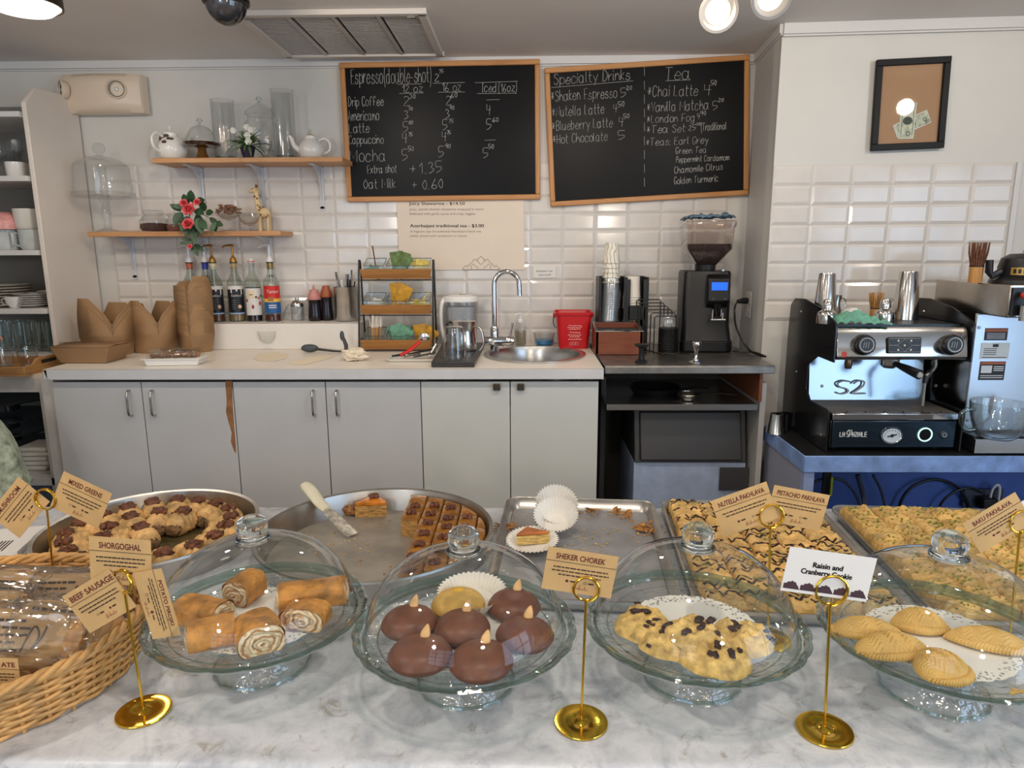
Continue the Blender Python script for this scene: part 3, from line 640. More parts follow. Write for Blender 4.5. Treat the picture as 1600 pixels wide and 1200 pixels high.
note('banknote', .014, -.072, .40, -.0058, .135, .052); note('banknote', -.004, -.060, pi / 2 - .02, -.0066, .135, .058)
for q in [(-.045, .08), (.0, .09), (.05, .085), (-.05, -.03), (.045, .02), (.04, -.09), (-.06, -.09)]: MB().lathe([(0, 0), (.0012, 0)], 8, X=T(q[0], -.0056, q[1]) @ Rx(pi / 2)).build('pin_hole', BLACKINK, t)
MB().box((0, -.0085, 0), (wd - 2 * fr + .004, .002, h - 2 * fr + .004)).build('pane', thin_glass('picture_glass', (252, 252, 252), .8, .03, base=.012), t)

# emergency light
BEIGE = M('beige_plastic', (222, 204, 182), .38)
c = on_y(172, 151, YW); t = thing('emergency_light', 'beige emergency light unit with two round lamps high on the back wall', 'emergency light', c)
wd, h = .36, .165
def ef(u, w):
    x = (u - .5) * wd; d = .045 + .055 * cos((u - .5) * 2.2) - .0; zz = (w - .5) * h
    k = 1 - abs(2 * w - 1) ** 6 * .25
    return (x, -d * k, zz)
mb = MB().grid(ef, 24, 9); v = [(x * wd / 2, 0, z * h / 2) for x, z in ((-1, -1), (1, -1), (1, 1), (-1, 1))]
n0 = len(mb.v)
rim = [i * 9 for i in range(24)] + [23 * 9 + j for j in range(1, 9)] + [i * 9 + 8 for i in range(22, -1, -1)] + [j for j in range(7, 0, -1)]
bk = [(mb.v[i][0], 0, mb.v[i][2]) for i in rim]; mb.add(bk, []); L = len(rim)
mb.f += [(rim[i], rim[(i + 1) % L], n0 + (i + 1) % L, n0 + i) for i in range(L)]; mb.mi += [0] * L
mb.build('housing', BEIGE, t, angle=50)
for sx, rz in ((-.155, .75), (.085, -.25)):
    X = T(sx, -.085, .012) @ Rz(-rz) @ Rx(pi / 2)
    o = MB().lathe([(0, -.012), (.03, -.012), (.04, .0), (.042, .014), (.036, .020), (.03, .010)], 28, X=X).build('lamp_head', BEIGE, t)
    MB().lathe([(.033, .012), (.028, .004), (.012, -.004), (0, -.005)], 28, X=X).build('reflector', M('lamp_reflector', (120, 132, 130), .25, 1), o)
    MB().lathe([(.009, -.004), (.010, .008), (.006, .014), (0, .015)], 18, X=X).build('lamp_bulb', M('lamp_bulb_glass', (214, 222, 220), .1), o); MB().lathe([(.0335, .010), (.0345, .016), (.031, .017)], 28, X=X).build('lamp_ring', M('dark_lamp_ring', (64, 72, 70), .3), o)
MB().box((.176, -.035, 0), (.012, .05, h * .96)).build('end_cap', BEIGE, t, bev=.003)

# ================================================================== SHELVES
def plank(label, pl, pr, zb, th, Yf):
    a, b = on_y(*pl, Yf), on_y(*pr, Yf)
    t = thing('wall_shelf', label, 'shelf', ((a.x + b.x) / 2, YW, zb)); w = b.x - a.x
    MB().box((0, (Yf - YW) / 2 - .001, th / 2), (w, YW - Yf - .002, th)).build('plank', PLANK, t, bev=.002); return t, w
BRK = M('white_bracket_metal', (206, 208, 212), .35)
def bracket(t, px, py, h, d):
    x = on_y(px, py, YW).x - t.location.x
    mb = MB().box((x, -.003, -h / 2), (.022, .004, h)).lathe([(0, 0), (.011, 0), (.011, .004), (0, .004)], 16, X=T(x, -.001, -h) @ Rx(pi / 2))
    mb.box((x, -d / 2, -.003), (.022, d, .004))
    mb.add([(x + s * .0016, y, z) for s in (-1, 1) for y, z in ((-.004, -.004), (-.004, -h * .9), (-.018, -h * .5), (-.04, -h * .22), (-d * .55, -h * .1), (-d * .95, -.004))], [(0, 1, 2, 3, 4, 5), (11, 10, 9, 8, 7, 6)] + [(i, (i + 1) % 6, 6 + (i + 1) % 6, 6 + i) for i in range(6)])
    o = mb.build('bracket', BRK, t)
    for z in (-.02, -h): MB().lathe([(0, 0), (.003, 0), (.003, .003), (0, .004)], 10, X=T(x, -.005, z) @ Rx(pi / 2)).build('screw', DARKGREY, o)
us, uw = plank('upper pine wall shelf with white brackets carrying teapots and tall glass vases', (237, 250), (535, 250), 1.826, .021, 3.165)
for px in (316, 410, 503): bracket(us, px, 300, .19, .15)
ls, lw = plank('lower pine wall shelf with white brackets carrying roses and glass jars', (136, 362), (438, 362), 1.508, .022, 3.185)
for px in (206, 318, 420): bracket(ls, px, 380, .19, .14)
US, LS = 1.8475, 1.5305
def spanz(px, py, Y): return on_y(px, py, Y).z
CHINA = M('white_china', (232, 229, 222), .16, spec=.6)
GLASSV = thin_glass('vase_glass', (250, 251, 251), 1.3, .02, .25, 40, .05)
# teapot with dark flowers
def teapot(name, label, loc, R, h, rz, spots, lidmat):
    t = thing(name, label, 'teapot', loc, rz)
    pr = [(0, 0), (R * .62, 0), (R * .86, h * .12), (R, h * .36), (R * .92, h * .6), (R * .66, h * .82), (R * .5, h * .9), (R * .5, h * 1.02), (R * .46, h * 1.02), (R * .42, h * .9)]
    MB().lathe([tuple(p)[:2] for p in smooth([(a, b, 0) for a, b in pr], 3)], 36).build('body', CHINA, t)
    ld = MB().lathe([(R * .48, h * 1.0), (R * .44, h * 1.06), (R * .2, h * 1.13), (0, h * 1.15)], 28).build('lid', lidmat, t)
    MB().lathe([(.0, h * 1.14), (R * .07, h * 1.15), (R * .15, h * 1.24), (R * .09, h * 1.33), (0, h * 1.35)], 16).build('knob', CHINA if lidmat is CHINA else lidmat, ld)
    MB().tube(smooth([(-R * .8, 0, h * .35), (-R * 1.25, 0, h * .55), (-R * 1.45, 0, h * .88), (-R * 1.62, 0, h * 1.0)], 4), [R * .24 - R * .012 * q for q in range(13)], 12).build('spout', CHINA, t)
    MB().tube(smooth([(R * .62, 0, h * .86), (R * 1.05, 0, h * .98), (R * 1.45, 0, h * .8), (R * 1.4, 0, h * .45), (R * .9, 0, h * .25)], 5), R * .1, 10).build('handle', CHINA, t)
    if spots:
        mb = MB(); random.seed(3)
        for q in range(9):
            a = -pi / 2 + 2.0 + random.uniform(-.9, .5); z = h * random.uniform(.62, .95); r = R * .93 if z < h * .66 else R * .70 if z < h * .8 else R * .55
            mb.blob((r * cos(a), r * sin(a), z), (.010, .010, .007), .3, 4, q, 10, 6)
        mb.build('flower_motif', M('brown_flower_print', (88, 62, 44), .4), t)
    return t
teapot('teapot', 'white teapot with dark brown flower motif at the left end of the upper shelf', at(270, 3.25, US), .066, .112, -2.0, True, CHINA)
teapot('teapot', 'cream teapot with patterned lid at the right end of the upper shelf', at(487, 3.25, US), .058, .095, .5, False, M('patterned_lid_china', (206, 192, 172), .35, var=.25, vs=120))
# small domed stand
t = thing('cake_stand', 'small amber glass pedestal stand with clear dome on the upper shelf', 'cake stand', at(317, 3.24, US))
AMBER = thin_glass('amber_glass', (140, 100, 60), 1.3, .04, .3, 60, .1)
MB().lathe([(.034, 0), (.030, .004), (.020, .03), (.018, .05), (.03, .056)], 28).build('foot', M('amber_glass_foot', (104, 70, 36), .1, 0, spec=.8), t)
MB().lathe([(0, .056), (.076, .058), (.082, .066), (.08, .072), (.074, .062), (0, .060)], 40, wob=lambda a, j: 1 + (.02 * sin(a * 24) if j > 0 else 0)).build('plate', AMBER, t)
d = MB().lathe([(.058, .064), (.060, .09), (.054, .115), (.038, .136), (.016, .147), (.008, .15)], 36).build('dome', GLASSV, t)
MB().lathe([(.006, .148), (.005, .156), (.013, .166), (.008, .177), (0, .18)], 20).build('knob', KNOBG, d)
def cyl_vase(label, px, R, h):
    t = thing('glass_cylinder_vase', label, 'vase', at(px, 3.30, US))
    MB().lathe([(0, .002), (R, .002), (R, .02), (R, h), (R * 1.06, h + .002), (R * .97, h + .002), (R * .95, .012), (0, .012)], 36).build('wall', GLASSV, t)
    MB().lathe([(R * .9, .012), (R * .9, .02), (0, .022)], 30).build('base', GLASSR, t)
cyl_vase('tall clear glass cylinder vase left of the potted plant on the upper shelf', 354, .050, .262)
cyl_vase('tallest clear glass cylinder vase right of the lidded jar on the upper shelf', 447, .050, .302)
# apothecary jar
t = thing('apothecary_jar', 'clear glass lidded jar behind the small potted plant on the upper shelf', 'jar', at(411, 3.28, US))
MB().lathe([(0, .003), (.066, .003), (.073, .02), (.074, .13), (.07, .155), (.056, .172), (.056, .192), (.062, .196), (.056, .198)], 36).build('body', GLASSV, t)
o = MB().lathe([(.066, .197), (.064, .208), (.05, .222), (.028, .238), (.01, .247)], 36).build('lid', GLASSV, t)
MB().lathe([(.008, .245), (.006, .252), (.014, .262), (.008, .274), (0, .276)], 20).build('knob', KNOBG, o)
# plants
def leaf(mb, base, d, L, w, droop=.3, mi=0, face=(0, 0, 1)):
    d = Vector(d).normalized(); s = d.cross(Vector(face)); s = s.normalized() if s.length > .05 else Vector((1, 0, 0)); up = s.cross(d)
    v = []; N = 7
    for i in range(N):
        t = i / (N - 1); c = Vector(base) + d * (L * t) - Vector((0, 0, 1)) * (droop * L * t * t); ww = w * (sin(pi * min(1, t * .96 + .04)) ** .8) * .5
        v += [c - s * ww + up * ww * .25, c, c + s * ww + up * ww * .25]
    mb.add(v, [(3 * i + j, 3 * i + j + 1, 3 * i + j + 4, 3 * i + j + 3) for i in range(N - 1) for j in (0, 1)], mi)
LEAFG = M('dark_green_leaf', (44, 74, 46), .45, var=.25, vs=30); LEAFL = M('fresh_green_leaf', (92, 128, 74), .5, var=.2, vs=40)
t = thing('potted_plant', 'small artificial plant with white flowers in a purple pot on the upper shelf', 'plant', at(388, 3.195, US))
MB().lathe([(0, 0), (.022, 0), (.033, .044), (.035, .05), (.031, .05), (.03, .042), (0, .042)], 28).build('pot', M('purple_pot', (52, 34, 66), .2), t)
mb = MB(); random.seed(5)
for q in range(70):
    a = random.uniform(0, 2 * pi); e = random.uniform(.25, 1.35)
    leaf(mb, (0, 0, .045), (cos(a) * cos(e), sin(a) * cos(e), sin(e)), random.uniform(.09, .15), random.uniform(.010, .017), random.uniform(.2, .8))
mb.build('foliage', LEAFL, t)
for q in range(7):
    a = random.uniform(0, 2 * pi); r = random.uniform(.02, .06); c = (r * cos(a), -.035 - .3 * r, random.uniform(.06, .13))
    mb = MB()
    for k in range(6): leaf(mb, c, (cos(k * pi / 3), -.4, sin(k * pi / 3)), .016, .014, .1, 0, (0, -1, 0))
    mb.build('flower', M('white_petal', (232, 230, 216), .6), t)
def coupe(name, label, loc, R, h, hs, cat, fill=None, mat=None):
    t = thing(name, label, cat, loc); mat = mat or GLASSV
    MB().lathe([(R * .62, 0), (R * .6, .003), (.006, .008), (.0045, hs * .5), (.007, hs), (R * .5, hs + .006), (R * .85, hs + (h - hs) * .4), (R, h), (R * .97, h), (R * .8, hs + (h - hs) * .42), (R * .45, hs + .01), (0, hs + .009)], 32).build('bowl', mat, t)
    if fill: fill(t)
    return t
coupe('coupe_glass', 'small glass coupe in front of the lidded jar on the upper shelf', at(416, 3.19, US), .030, .075, .02, 'glass')
# ---- lower shelf
t = thing('cake_stand', 'clear ribbed glass cake stand with tall lid at the left end of the lower shelf', 'cake stand', Vector((-1.925, 3.235, LS)))
MB().lathe([(.055, 0), (.05, .004), (.018, .016), (.012, .04), (.022, .07), (.016, .10), (.012, .125), (.03, .15)], 32).build('foot', GLASSV, t)
MB().lathe([(0, .15), (.118, .152), (.128, .165), (.13, .176), (.124, .17), (.11, .158), (0, .156)], 48).build('plate', GLASSV, t)
d = MB().lathe([(.118, .166), (.117, .19), (.112, .285), (.108, .30), (.09, .312), (.05, .328), (.02, .336)], 80, wob=lambda a, j: 1 + .018 * (abs(sin(a * 20)) if 0 < j < 4 else 0)).build('lid', GLASSV, t)
MB().lathe([(.014, .332), (.012, .344), (.024, .358), (.027, .372), (.018, .388), (0, .394)], 24).build('knob', GLASSV, d)
SEED = M('dark_spice', (66, 42, 36), .8, var=.5, vs=220, bump=1, bs=260); SEED2 = M('brown_spice', (120, 78, 60), .8, var=.4, vs=220, bump=1, bs=260)
def jar(label, px, R, h, fm, fh, Y=3.255):
    t = thing('spice_jar', label, 'jar', at(px, Y, LS))
    MB().lathe([(0, .002), (R * .85, .002), (R, .015), (R, h * .5), (R * .62, h * .78), (R * .62, h * .82)], 32).build('body', GLASSV, t)
    MB().lathe([(R * .66, h * .8), (R * .72, h * .86), (R * .68, h * .98), (R * .3, h), (0, h)], 28).build('lid', GLASSV, t)
    MB().lathe([(0, .005), (R * .82, .005), (R * .95, .017), (R * .94, fh), (R * .5, fh + .004), (0, fh + .002)], 28).build('spice', fm, t)
jar('squat glass jar of dark spice left of the roses on the lower shelf', 242, .062, .098, SEED, .036)
jar('glass jar of brown spice half hidden behind the roses on the lower shelf', 276, .046, .085, SEED2, .03, 3.275)
def rose(t, c, R, n=4, seed=0):
    mb = MB(); random.seed(seed)
    for ring, (rr, tilt, cnt, hh) in enumerate([(R, .95, 6, .6), (R * .72, .6, 5, .75), (R * .45, .3, 4, .8), (R * .2, .1, 3, .85)]):
        for k in range(cnt):
            a = 2 * pi * k / cnt + ring * .5; X = T(c) @ Rx(1.1) @ Rz(a)
            def fn(u, w, rr=rr, tilt=tilt, hh=hh):
                x = (u - .5) * rr * 1.5 * (1 - .45 * (w - .6) ** 2 * 2); y = rr * .35 + sin(tilt) * rr * .8 * w + .1 * rr * (u - .5) ** 2; z = hh * R * w * cos(tilt) - .25 * rr * (2 * u - 1) ** 2
                return (x, y, z)
            mb.grid(fn, 6, 5, 0, X)
    return mb.build('rose', M('coral_pink_petal', (226, 92, 96), .5, var=.12, vs=60, sss=.05), t)
t = thing('rose_spray', 'artificial coral pink roses with dark leaves trailing over the lower shelf', 'artificial flowers', at(300, 3.175, LS))
rp = lambda px, py, dy=0: on_y(px, py, 3.16 + dy) - t.location
st = MB(); st.tube(smooth([rp(300, 352, .05), rp(296, 335, -.01), rp(300, 320), rp(303, 308)], 4), .002, 6)
st.tube(smooth([rp(297, 340, .0), rp(302, 358, -.01), rp(301, 378, -.012), rp(299, 392, -.01)], 4), .0016, 6); st.tube(smooth([rp(300, 330, .0), rp(315, 334, .0), rp(330, 342, .02), rp(341, 350, .03)], 4), .0016, 6)
st.build('stem', LEAFG, t)
mb = MB(); random.seed(11)
for (px, py, dx_, dz_, L, w) in [(294, 322, -.1, 1, .055, .026), (300, 316, .15, 1, .055, .026), (308, 318, 1, .5, .045, .028), (290, 325, -1, .25, .05, .02), (285, 332, -.6, -.9, .055, .034), (293, 338, -.2, -1, .05, .034), (304, 330, .9, -.1, .05, .026), (308, 335, .35, -1, .075, .034),
      (296, 345, -.5, -.6, .05, .034), (303, 352, .3, -1, .05, .032), (300, 360, .4, -1, .05, .026), (298, 352, -.6, -1, .045, .026), (301, 380, -1, .1, .05, .014), (301, 376, -1, .35, .045, .014), (303, 382, 1, -.45, .055, .018), (301, 384, .7, -1, .045, .018), (318, 330, .2, 1, .045, .026), (322, 334, 1, .3, .04, .022), (328, 340, .8, -.6, .05, .02), (334, 346, .3, -1, .04, .02), (336, 348, 1, -.2, .04, .02), (338, 348, -.5, -.8, .04, .02), (283, 330, -1, .9, .05, .02), (310, 345, .9, -.6, .05, .03)]:
    leaf(mb, rp(px, py, random.uniform(-.012, .012)), (dx_, -.35, dz_), L * 1.15, w * 1.35, .12, 0, (.15, -1, .35))
mb.build('foliage', LEAFG, t)
for k, (px, py, R) in enumerate([(295, 327, .026), (294, 350, .024), (287, 317, .016), (308, 316, .015), (297, 385, .010)]): rose(t, rp(px, py, -.028), R, seed=k)
def dried(t):
    random.seed(4); mb = MB()
    for q in range(46):
        a = random.uniform(0, 2 * pi); r = random.uniform(0, .05); mb.blob((r * cos(a), r * sin(a), .098 + random.uniform(-.02, .018)), (random.uniform(.006, .016), random.uniform(.004, .01), .005), .35, 4, q, 8, 6, X=None)
    mb.build('dried_pieces', M('dried_fruit_shells', (122, 86, 66), .8, var=.45, vs=90), t)
coupe('coupe_glass', 'glass coupe heaped with brown dried pieces on the lower shelf', at(359, 3.24, LS), .056, .10, .05, 'glass', dried)
t = coupe('sundae_glass', 'pressed glass sundae dish in front of the giraffe figurine', at(391, 3.225, LS), .05, .082, .024, 'glass')
# giraffe figurine
GIR = M('giraffe_cream_rubber', (222, 196, 150), .5); GSP = M('giraffe_brown_spots', (128, 84, 52), .5)
t = thing('giraffe_figurine', 'small cream giraffe figurine with brown spots on the lower shelf', 'figurine', at(411, 3.30, LS))
mb = MB(); mb.blob((.012, 0, .085), (.030, .019, .024), .05)
for sx, sy in ((-.008, -.011), (-.008, .011), (.03, -.011), (.03, .011)): mb.tube([(sx, sy, .08), (sx, sy, .045), (sx, sy, .0)], [.010, .0075, .009], 10)
mb.tube(smooth([(-.006, 0, .085), (-.014, 0, .12), (-.018, 0, .155), (-.019, 0, .178)], 3), [.017 - .0008 * q for q in range(10)], 12)
mb.blob((-.026, 0, .187), (.020, .013, .013), .03); mb.blob((-.042, 0, .183), (.010, .010, .009), .03)
mb.build('body', GIR, t)
for sy in (-1, 1):
    MB().tube([(-.018, sy * .006, .196), (-.015, sy * .008, .212)], [.003, .0045], 8).build('horn', GSP, t); MB().blob((-.012, sy * .016, .192), (.006, .009, .005), 0).build('ear', GIR, t)
    MB().blob((-.031, sy * .0115, .191), (.0028, .002, .003), 0, nu=10, nv=8).build('eye', BLACK, t)
mb = MB(); random.seed(9)
for q in range(34):
    z = random.uniform(.05, .172); s = random.choice((-1, 1))
    if z > .108: x = -.010 - (z - .1) * .11 + random.uniform(-.010, .010); y = -.0125 * s
    elif z > .066: x = random.uniform(-.012, .036); y = -.0175 * s
    else: x = random.choice((-.008, .03)) + random.uniform(-.003, .003); y = -.0195 if s > 0 else .0195
    mb.blob((x, y, z), (.0045, .0035, .005), .3, 3, q, 8, 6)
mb.build('spots', GSP, t)
# ================================================================== TALL SHELF UNIT AT THE LEFT
PXL = -2.071                                     # outer face of its side panel
shelf_z = [on_y(5, y, 3.02).z for y in (176, 276, 391, 482, 553)]
t = thing('tall_shelf_unit', 'tall white open shelf unit of cups and plates at the left wall', 'shelf unit', (PXL - .42, YW, 0))
ox, oy = PXL - .42, YW
ft, fb = on_x(38, 160, PXL), on_x(96, 552, PXL)
yfp = 3.0
pl = [(yfp, .95), (yfp, on_x(35, 158, PXL).z), (3.075, on_x(55, 137, PXL).z), (YW - .002, on_y(120, 152, YW).z), (YW - .002, .95)]
n = len(pl); mb = MB(); mb.add([(x - ox, y - oy, z) for x in (PXL - .02, PXL) for y, z in pl], [tuple(range(n)), tuple(range(2 * n - 1, n - 1, -1))] + [(i, (i + 1) % n, n + (i + 1) % n, n + i) for i in range(n)])
mb.build('side_panel', M('shelf_unit_white', (226, 216, 205), .45, var=.01), t, bev=.003)
for z in shelf_z: MB().box((-.01, -.19, z - .011), (.81, .36, .022)).build('shelf', M('shelf_white', (216, 214, 211), .45), t, bev=.002)
MB().box((0, -.008, 1.52), (.83, .012, 1.16)).build('back_panel', M('shelf_back_grey', (128, 124, 118), .6), t)
SZ = lambda k: shelf_z[k] + .0008
MUGG = M('grey_white_stoneware', (198, 202, 198), .3, var=.04, vs=30); RIMB = M('dark_rim_glaze', (52, 46, 44), .4); PINKC = M('pink_speckled_stoneware', (226, 158, 152), .4, var=.08, vs=90)
def mug(label, px, Y, z, R, h, mat, rim=False, hd=None, flip=False):
    t = thing('mug', label, 'mug', at(px, Y, z))
    MB().lathe([(0, .002), (R * .82, 0), (R * .95, h * .15), (R, h), (R * .93, h), (R * .88, h * .15), (0, .006)], 30).build('body', mat, t)
    if rim: MB().lathe([(R * .92, h), (R * .965, h + .003), (R * 1.01, h)], 30).build('rim', RIMB, t)
    if hd is not None:
        X = Rz(hd); MB().tube(smooth([(R * .93, 0, h * .82), (R * 1.4, 0, h * .78), (R * 1.5, 0, h * .5), (R * 1.3, 0, h * .25), (R * .92, 0, h * .2)], 4), R * .11, 10, X=X).build('handle', mat, t)
    return t
m1 = mug('grey-white mug on the third shelf, left under the pink bowl', 14, 3.10, SZ(2), .056, .088, MUGG, hd=-.7)
m2 = mug('grey-white mug on the third shelf under the black-rimmed mug', 53, 3.10, SZ(2), .052, .088, MUGG, hd=pi + .3)
mug('white enamel mug with thin black rim, topmost of the mug stack', 46, 3.10, SZ(2) + .0895, .055, .088, M('cream_enamel', (226, 222, 212), .25), rim=True)
t = thing('bowl', 'pink speckled bowl upside down on the left grey-white mug', 'bowl', at(6, 3.10, SZ(2) + .0895))
MB().lathe([(.085, 0), (.083, .03), (.066, .06), (.03, .075), (0, .076)], 36).build('body', PINKC, t)
mug('plain white cup on the second shelf between the wine glasses', 28, 3.10, SZ(1), .042, .066, CHINA)
mug('second plain white cup half hidden by the shelf side panel', 46, 3.16, SZ(1), .042, .064, CHINA)
def wineglass(label, px, Y, z, h=.16, R=.033):
    t = thing('wine_glass', label, 'glass', at(px, Y, z))
    MB().lathe([(R * .9, 0), (.006, .006), (.004, h * .2), (.004, h * .42), (R * .6, h * .52), (R, h * .72), (R * .85, h), (R * .82, h), (R * .97, h * .72), (0, h * .48)], 26).build('bowl', GLASSV, t)
wineglass('stemmed glass behind the cups on the second shelf, leftmost', 4, 3.2, SZ(1)); wineglass('stemmed glass behind the cups on the second shelf, next to the side panel', 30, 3.22, SZ(1), .185)
wineglass('stemmed glass in the middle behind the white cup on the second shelf', 17, 3.26, SZ(1), .15)
def plate_stack(prefix, px, Y, z, R, n, dz, mat, rim):
    p0 = None; c = at(px, Y, z)
    for k in range(n):
        loc = Vector((c.x + random.uniform(-.003, .003), Y, z + k * dz))
        if p0 is None:
            p0 = thing('plate', prefix + ', part of the stack on the fourth shelf', 'plate', loc, group=prefix)
            MB().lathe([(0, .001), (R * .6, .001), (R, .011), (R, .014), (R * .62, .0045), (0, .004)], 40).build('body', mat, p0)
            if rim: MB().lathe([(R * .985, .0102), (R * 1.006, .0125), (R * .985, .0145)], 40).build('rim', RIMB, p0)
        else: dup(p0, loc)
plate_stack('cream plate with dark rim', 6, 3.13, SZ(3), .115, 8, .0125, M('cream_plate', (222, 212, 196), .25), True)
plate_stack('white saucer with glossy rim', 52, 3.10, SZ(3), .075, 6, .0095, CHINA, True)
plate_stack('white side plate by the panel', 84, 3.2, SZ(3), .06, 7, .009, CHINA, True)
t = thing('cup', 'white cup lying at the left end of the saucer stack', 'cup', at(25, 3.05, SZ(3)))
MB().lathe([(.02, 0), (.034, .02), (.04, .05), (.037, .05), (.03, .02), (0, .004)], 26).build('body', CHINA, t)
MB().tube(smooth([(-.034, 0, .042), (-.058, 0, .036), (-.054, 0, .014), (-.03, 0, .014)], 4), .004, 8).build('handle', CHINA, t)
gl0 = None
for k, (px, Y) in enumerate([(2, 3.08), (20, 3.10), (38, 3.09), (56, 3.11), (72, 3.10), (10, 3.2), (30, 3.22), (50, 3.21), (68, 3.2), (84, 3.18)]):
    if gl0 is None:
        gl0 = thing('drinking_glass', 'tall clear drinking glass in the rows on the lowest shelf', 'glass', at(px, Y, SZ(4)), group='drinking glasses on the lowest shelf')
        MB().lathe([(0, .004), (.026, .004), (.028, .0), (.033, .13), (.0315, .13), (.026, .012), (0, .012)], 24).build('wall', thin_glass('tumbler_glass', (247, 250, 249), 1.4, .04, .2, 50, .07), gl0)
    else: dup(gl0, at(px, Y, SZ(4)))
# ---- low cabinet below with tray
zl = .955; CX1 = on_y(78, 600, 2.75).x
t = thing('low_cabinet', 'open grey-white low cabinet with dark inside below the shelf unit', 'cabinet', (CX1, 2.72, 0))
wm = M('low_cabinet_white', (200, 196, 192), .5, var=.02)
MB().box((-.5, .31, zl - .008), (1.0, .62, .016)).build('top', M('low_cabinet_top', (222, 208, 194), .45), t)
MB().box((-.5, .01, zl - .045), (1.0, .02, .058)).box((-.014, .01, (zl - .07) / 2), (.028, .02, zl - .07)).box((-.5, .01, .50), (1.0, .02, .035)).build('face_frame', wm, t, bev=.0015)
MB().box((-.008, .32, .46), (.014, .58, .92)).build('side_panel', wm, t)
MB().box((-.5, .30, .515), (.97, .56, .016)).build('shelf', wm, t)
MB().box((-.5, .60, .47), (.98, .012, .92)).build('back_panel', M('dark_cabinet_inside', (104, 110, 116), .55), t)
dkp = M('black_slate_plate', (40, 43, 48), .22, spec=.7)
p0 = None
for k, (px, Y, z, R) in enumerate([(8, 2.98, .528, .20), (14, 3.0, .60, .19), (10, 2.96, .67, .19), (12, 3.02, .74, .2)]):
    o = thing('serving_plate', ['widest black serving plate at the bottom of the low cabinet', 'black serving plate second from the bottom in the low cabinet', 'black serving plate third from the bottom in the low cabinet', 'topmost black serving plate in the low cabinet'][k], 'plate', at(px, Y, z))
    MB().lathe([(0, 0), (.05, 0), (.05, .03), (R * .5, .046), (R, .052), (R, .058), (R * .5, .052), (0, .05)], 40).build('body', dkp, o)
n0 = None
for k in range(5):
    loc = at(66, 2.86, .5245 + k * .0205)
    if n0 is None: n0 = solo('folded_napkin', MB().box((0, 0, .0095), (.13, .14, .019)), M('napkin_white', (222, 218, 210), .85), 'white folded napkin in the stack inside the low cabinet', 'napkin', loc, group='napkins in the low cabinet', bev=.006)
    else: dup(n0, loc, .08 * (k % 2))
tz = zl + .0005
tl = on_z(20, 588, tz); t = thing('wooden_tray', 'wooden serving tray with handle slot on the low cabinet', 'tray', (tl.x, tl.y + .14, tz))
x1 = on_z(40, 588, tz).x - tl.x
TW = wood('light_tray_wood', (150, 104, 56), (186, 138, 84), 0); TWV = wood('light_tray_wood_side', (150, 104, 56), (186, 138, 84), 1)
MB().box((x1 - .22, 0, .005), (.44, .29, .01)).build('base', TW, t)
for sy in (-.14, .14): MB().box((x1 - .22, sy, .024), (.44, .012, .028)).build('rim', TW, t, bev=.002)
pr = [(-.145, .01), (-.145, .038), (-.09, .04), (-.06, .062), (.06, .062), (.09, .04), (.145, .038), (.145, .01)]; n = len(pr)
mb = MB(); mb.add([(x1 - .004 + dx_, y, z) for dx_ in (-.007, .007) for y, z in pr], [tuple(range(n)), tuple(range(2 * n - 1, n - 1, -1))] + [(i, (i + 1) % n, n + (i + 1) % n, n + i) for i in range(n)])
mb.build('end_board', TWV, t, bev=.002); MB().box((x1 + .0035, 0, .044), (.003, .09, .014)).build('handle_slot', M('dark_slot', (40, 26, 18), .8), t)
for px, l in ((8, 'clear tumbler at the left on the wooden tray'), (46, 'clear tumbler at the right on the wooden tray, beside its handle')):
    o = thing('tumbler', l, 'glass', at(px, tl.y + .13, tz + .0105)); MB().lathe([(0, .004), (.03, .003), (.031, .01), (.040, .085), (.0385, .085), (.03, .014), (0, .012)], 28).build('wall', GLASSV, o)

# ================================================================== KRAFT BOXES ON THE WORKTOP
ZT = ZB + .001
KB = M('kraft_box_board', (152, 118, 82), .75, var=.10, vs=3); KBI = M('kraft_box_edge', (96, 66, 40), .8)
def kraft_open(w, d, W_, D_, h, flaps, mats=None):
    """open tapered take-out box: base w x d, rim W_ x D_, height h; flaps = (front, right, back, left) each (length, lean, chamfer a, chamfer b)"""
    mb = MB(); b = [(-w / 2, -d / 2, 0), (w / 2, -d / 2, 0), (w / 2, d / 2, 0), (-w / 2, d / 2, 0)]; tp = [(-W_ / 2, -D_ / 2, h), (W_ / 2, -D_ / 2, h), (W_ / 2, D_ / 2, h), (-W_ / 2, D_ / 2, h)]
    mb.add(b + tp, [(0, 1, 2, 3)] + [(i, (i + 1) % 4, 4 + (i + 1) % 4, 4 + i) for i in range(4)])
    for i, (L, lean, ca, cb_) in enumerate(flaps):
        if L <= 0: continue
        p, q = Vector(tp[i]), Vector(tp[(i + 1) % 4]); e = (q - p); ln = e.length; e.normalize(); o = Vector((e.y, -e.x, 0)); up = (Vector((0, 0, 1)) * cos(lean) + o * sin(lean))
        v = [p, p + up * (L * .12), p + e * (ca * .25) + up * L * .45, p + e * ca + up * L, q - e * cb_ + up * L, q - e * (cb_ * .25) + up * L * .45, q + up * (L * .12), q]
        mb.add(v, [(0, 1, 6, 7), (1, 2, 5, 6), (2, 3, 4, 5)])
    return mb
def kraft_stack(label, group, pxz, rz, n, dz, box, lean=(0, 0)):
    b0 = None
    for k in range(n):
        loc = Vector((pxz.x + lean[0] * k, pxz.y + lean[1] * k, ZT + dz * k)); r = rz + random.uniform(-.012, .012)
        if b0 is None: b0 = solo('kraft_takeout_box', kraft_open(*box), [KB, KBI], label, 'takeout box', loc, r, group, angle=20, solid=.0014, rim=1)
        else: dup(b0, loc, r)
random.seed(21)
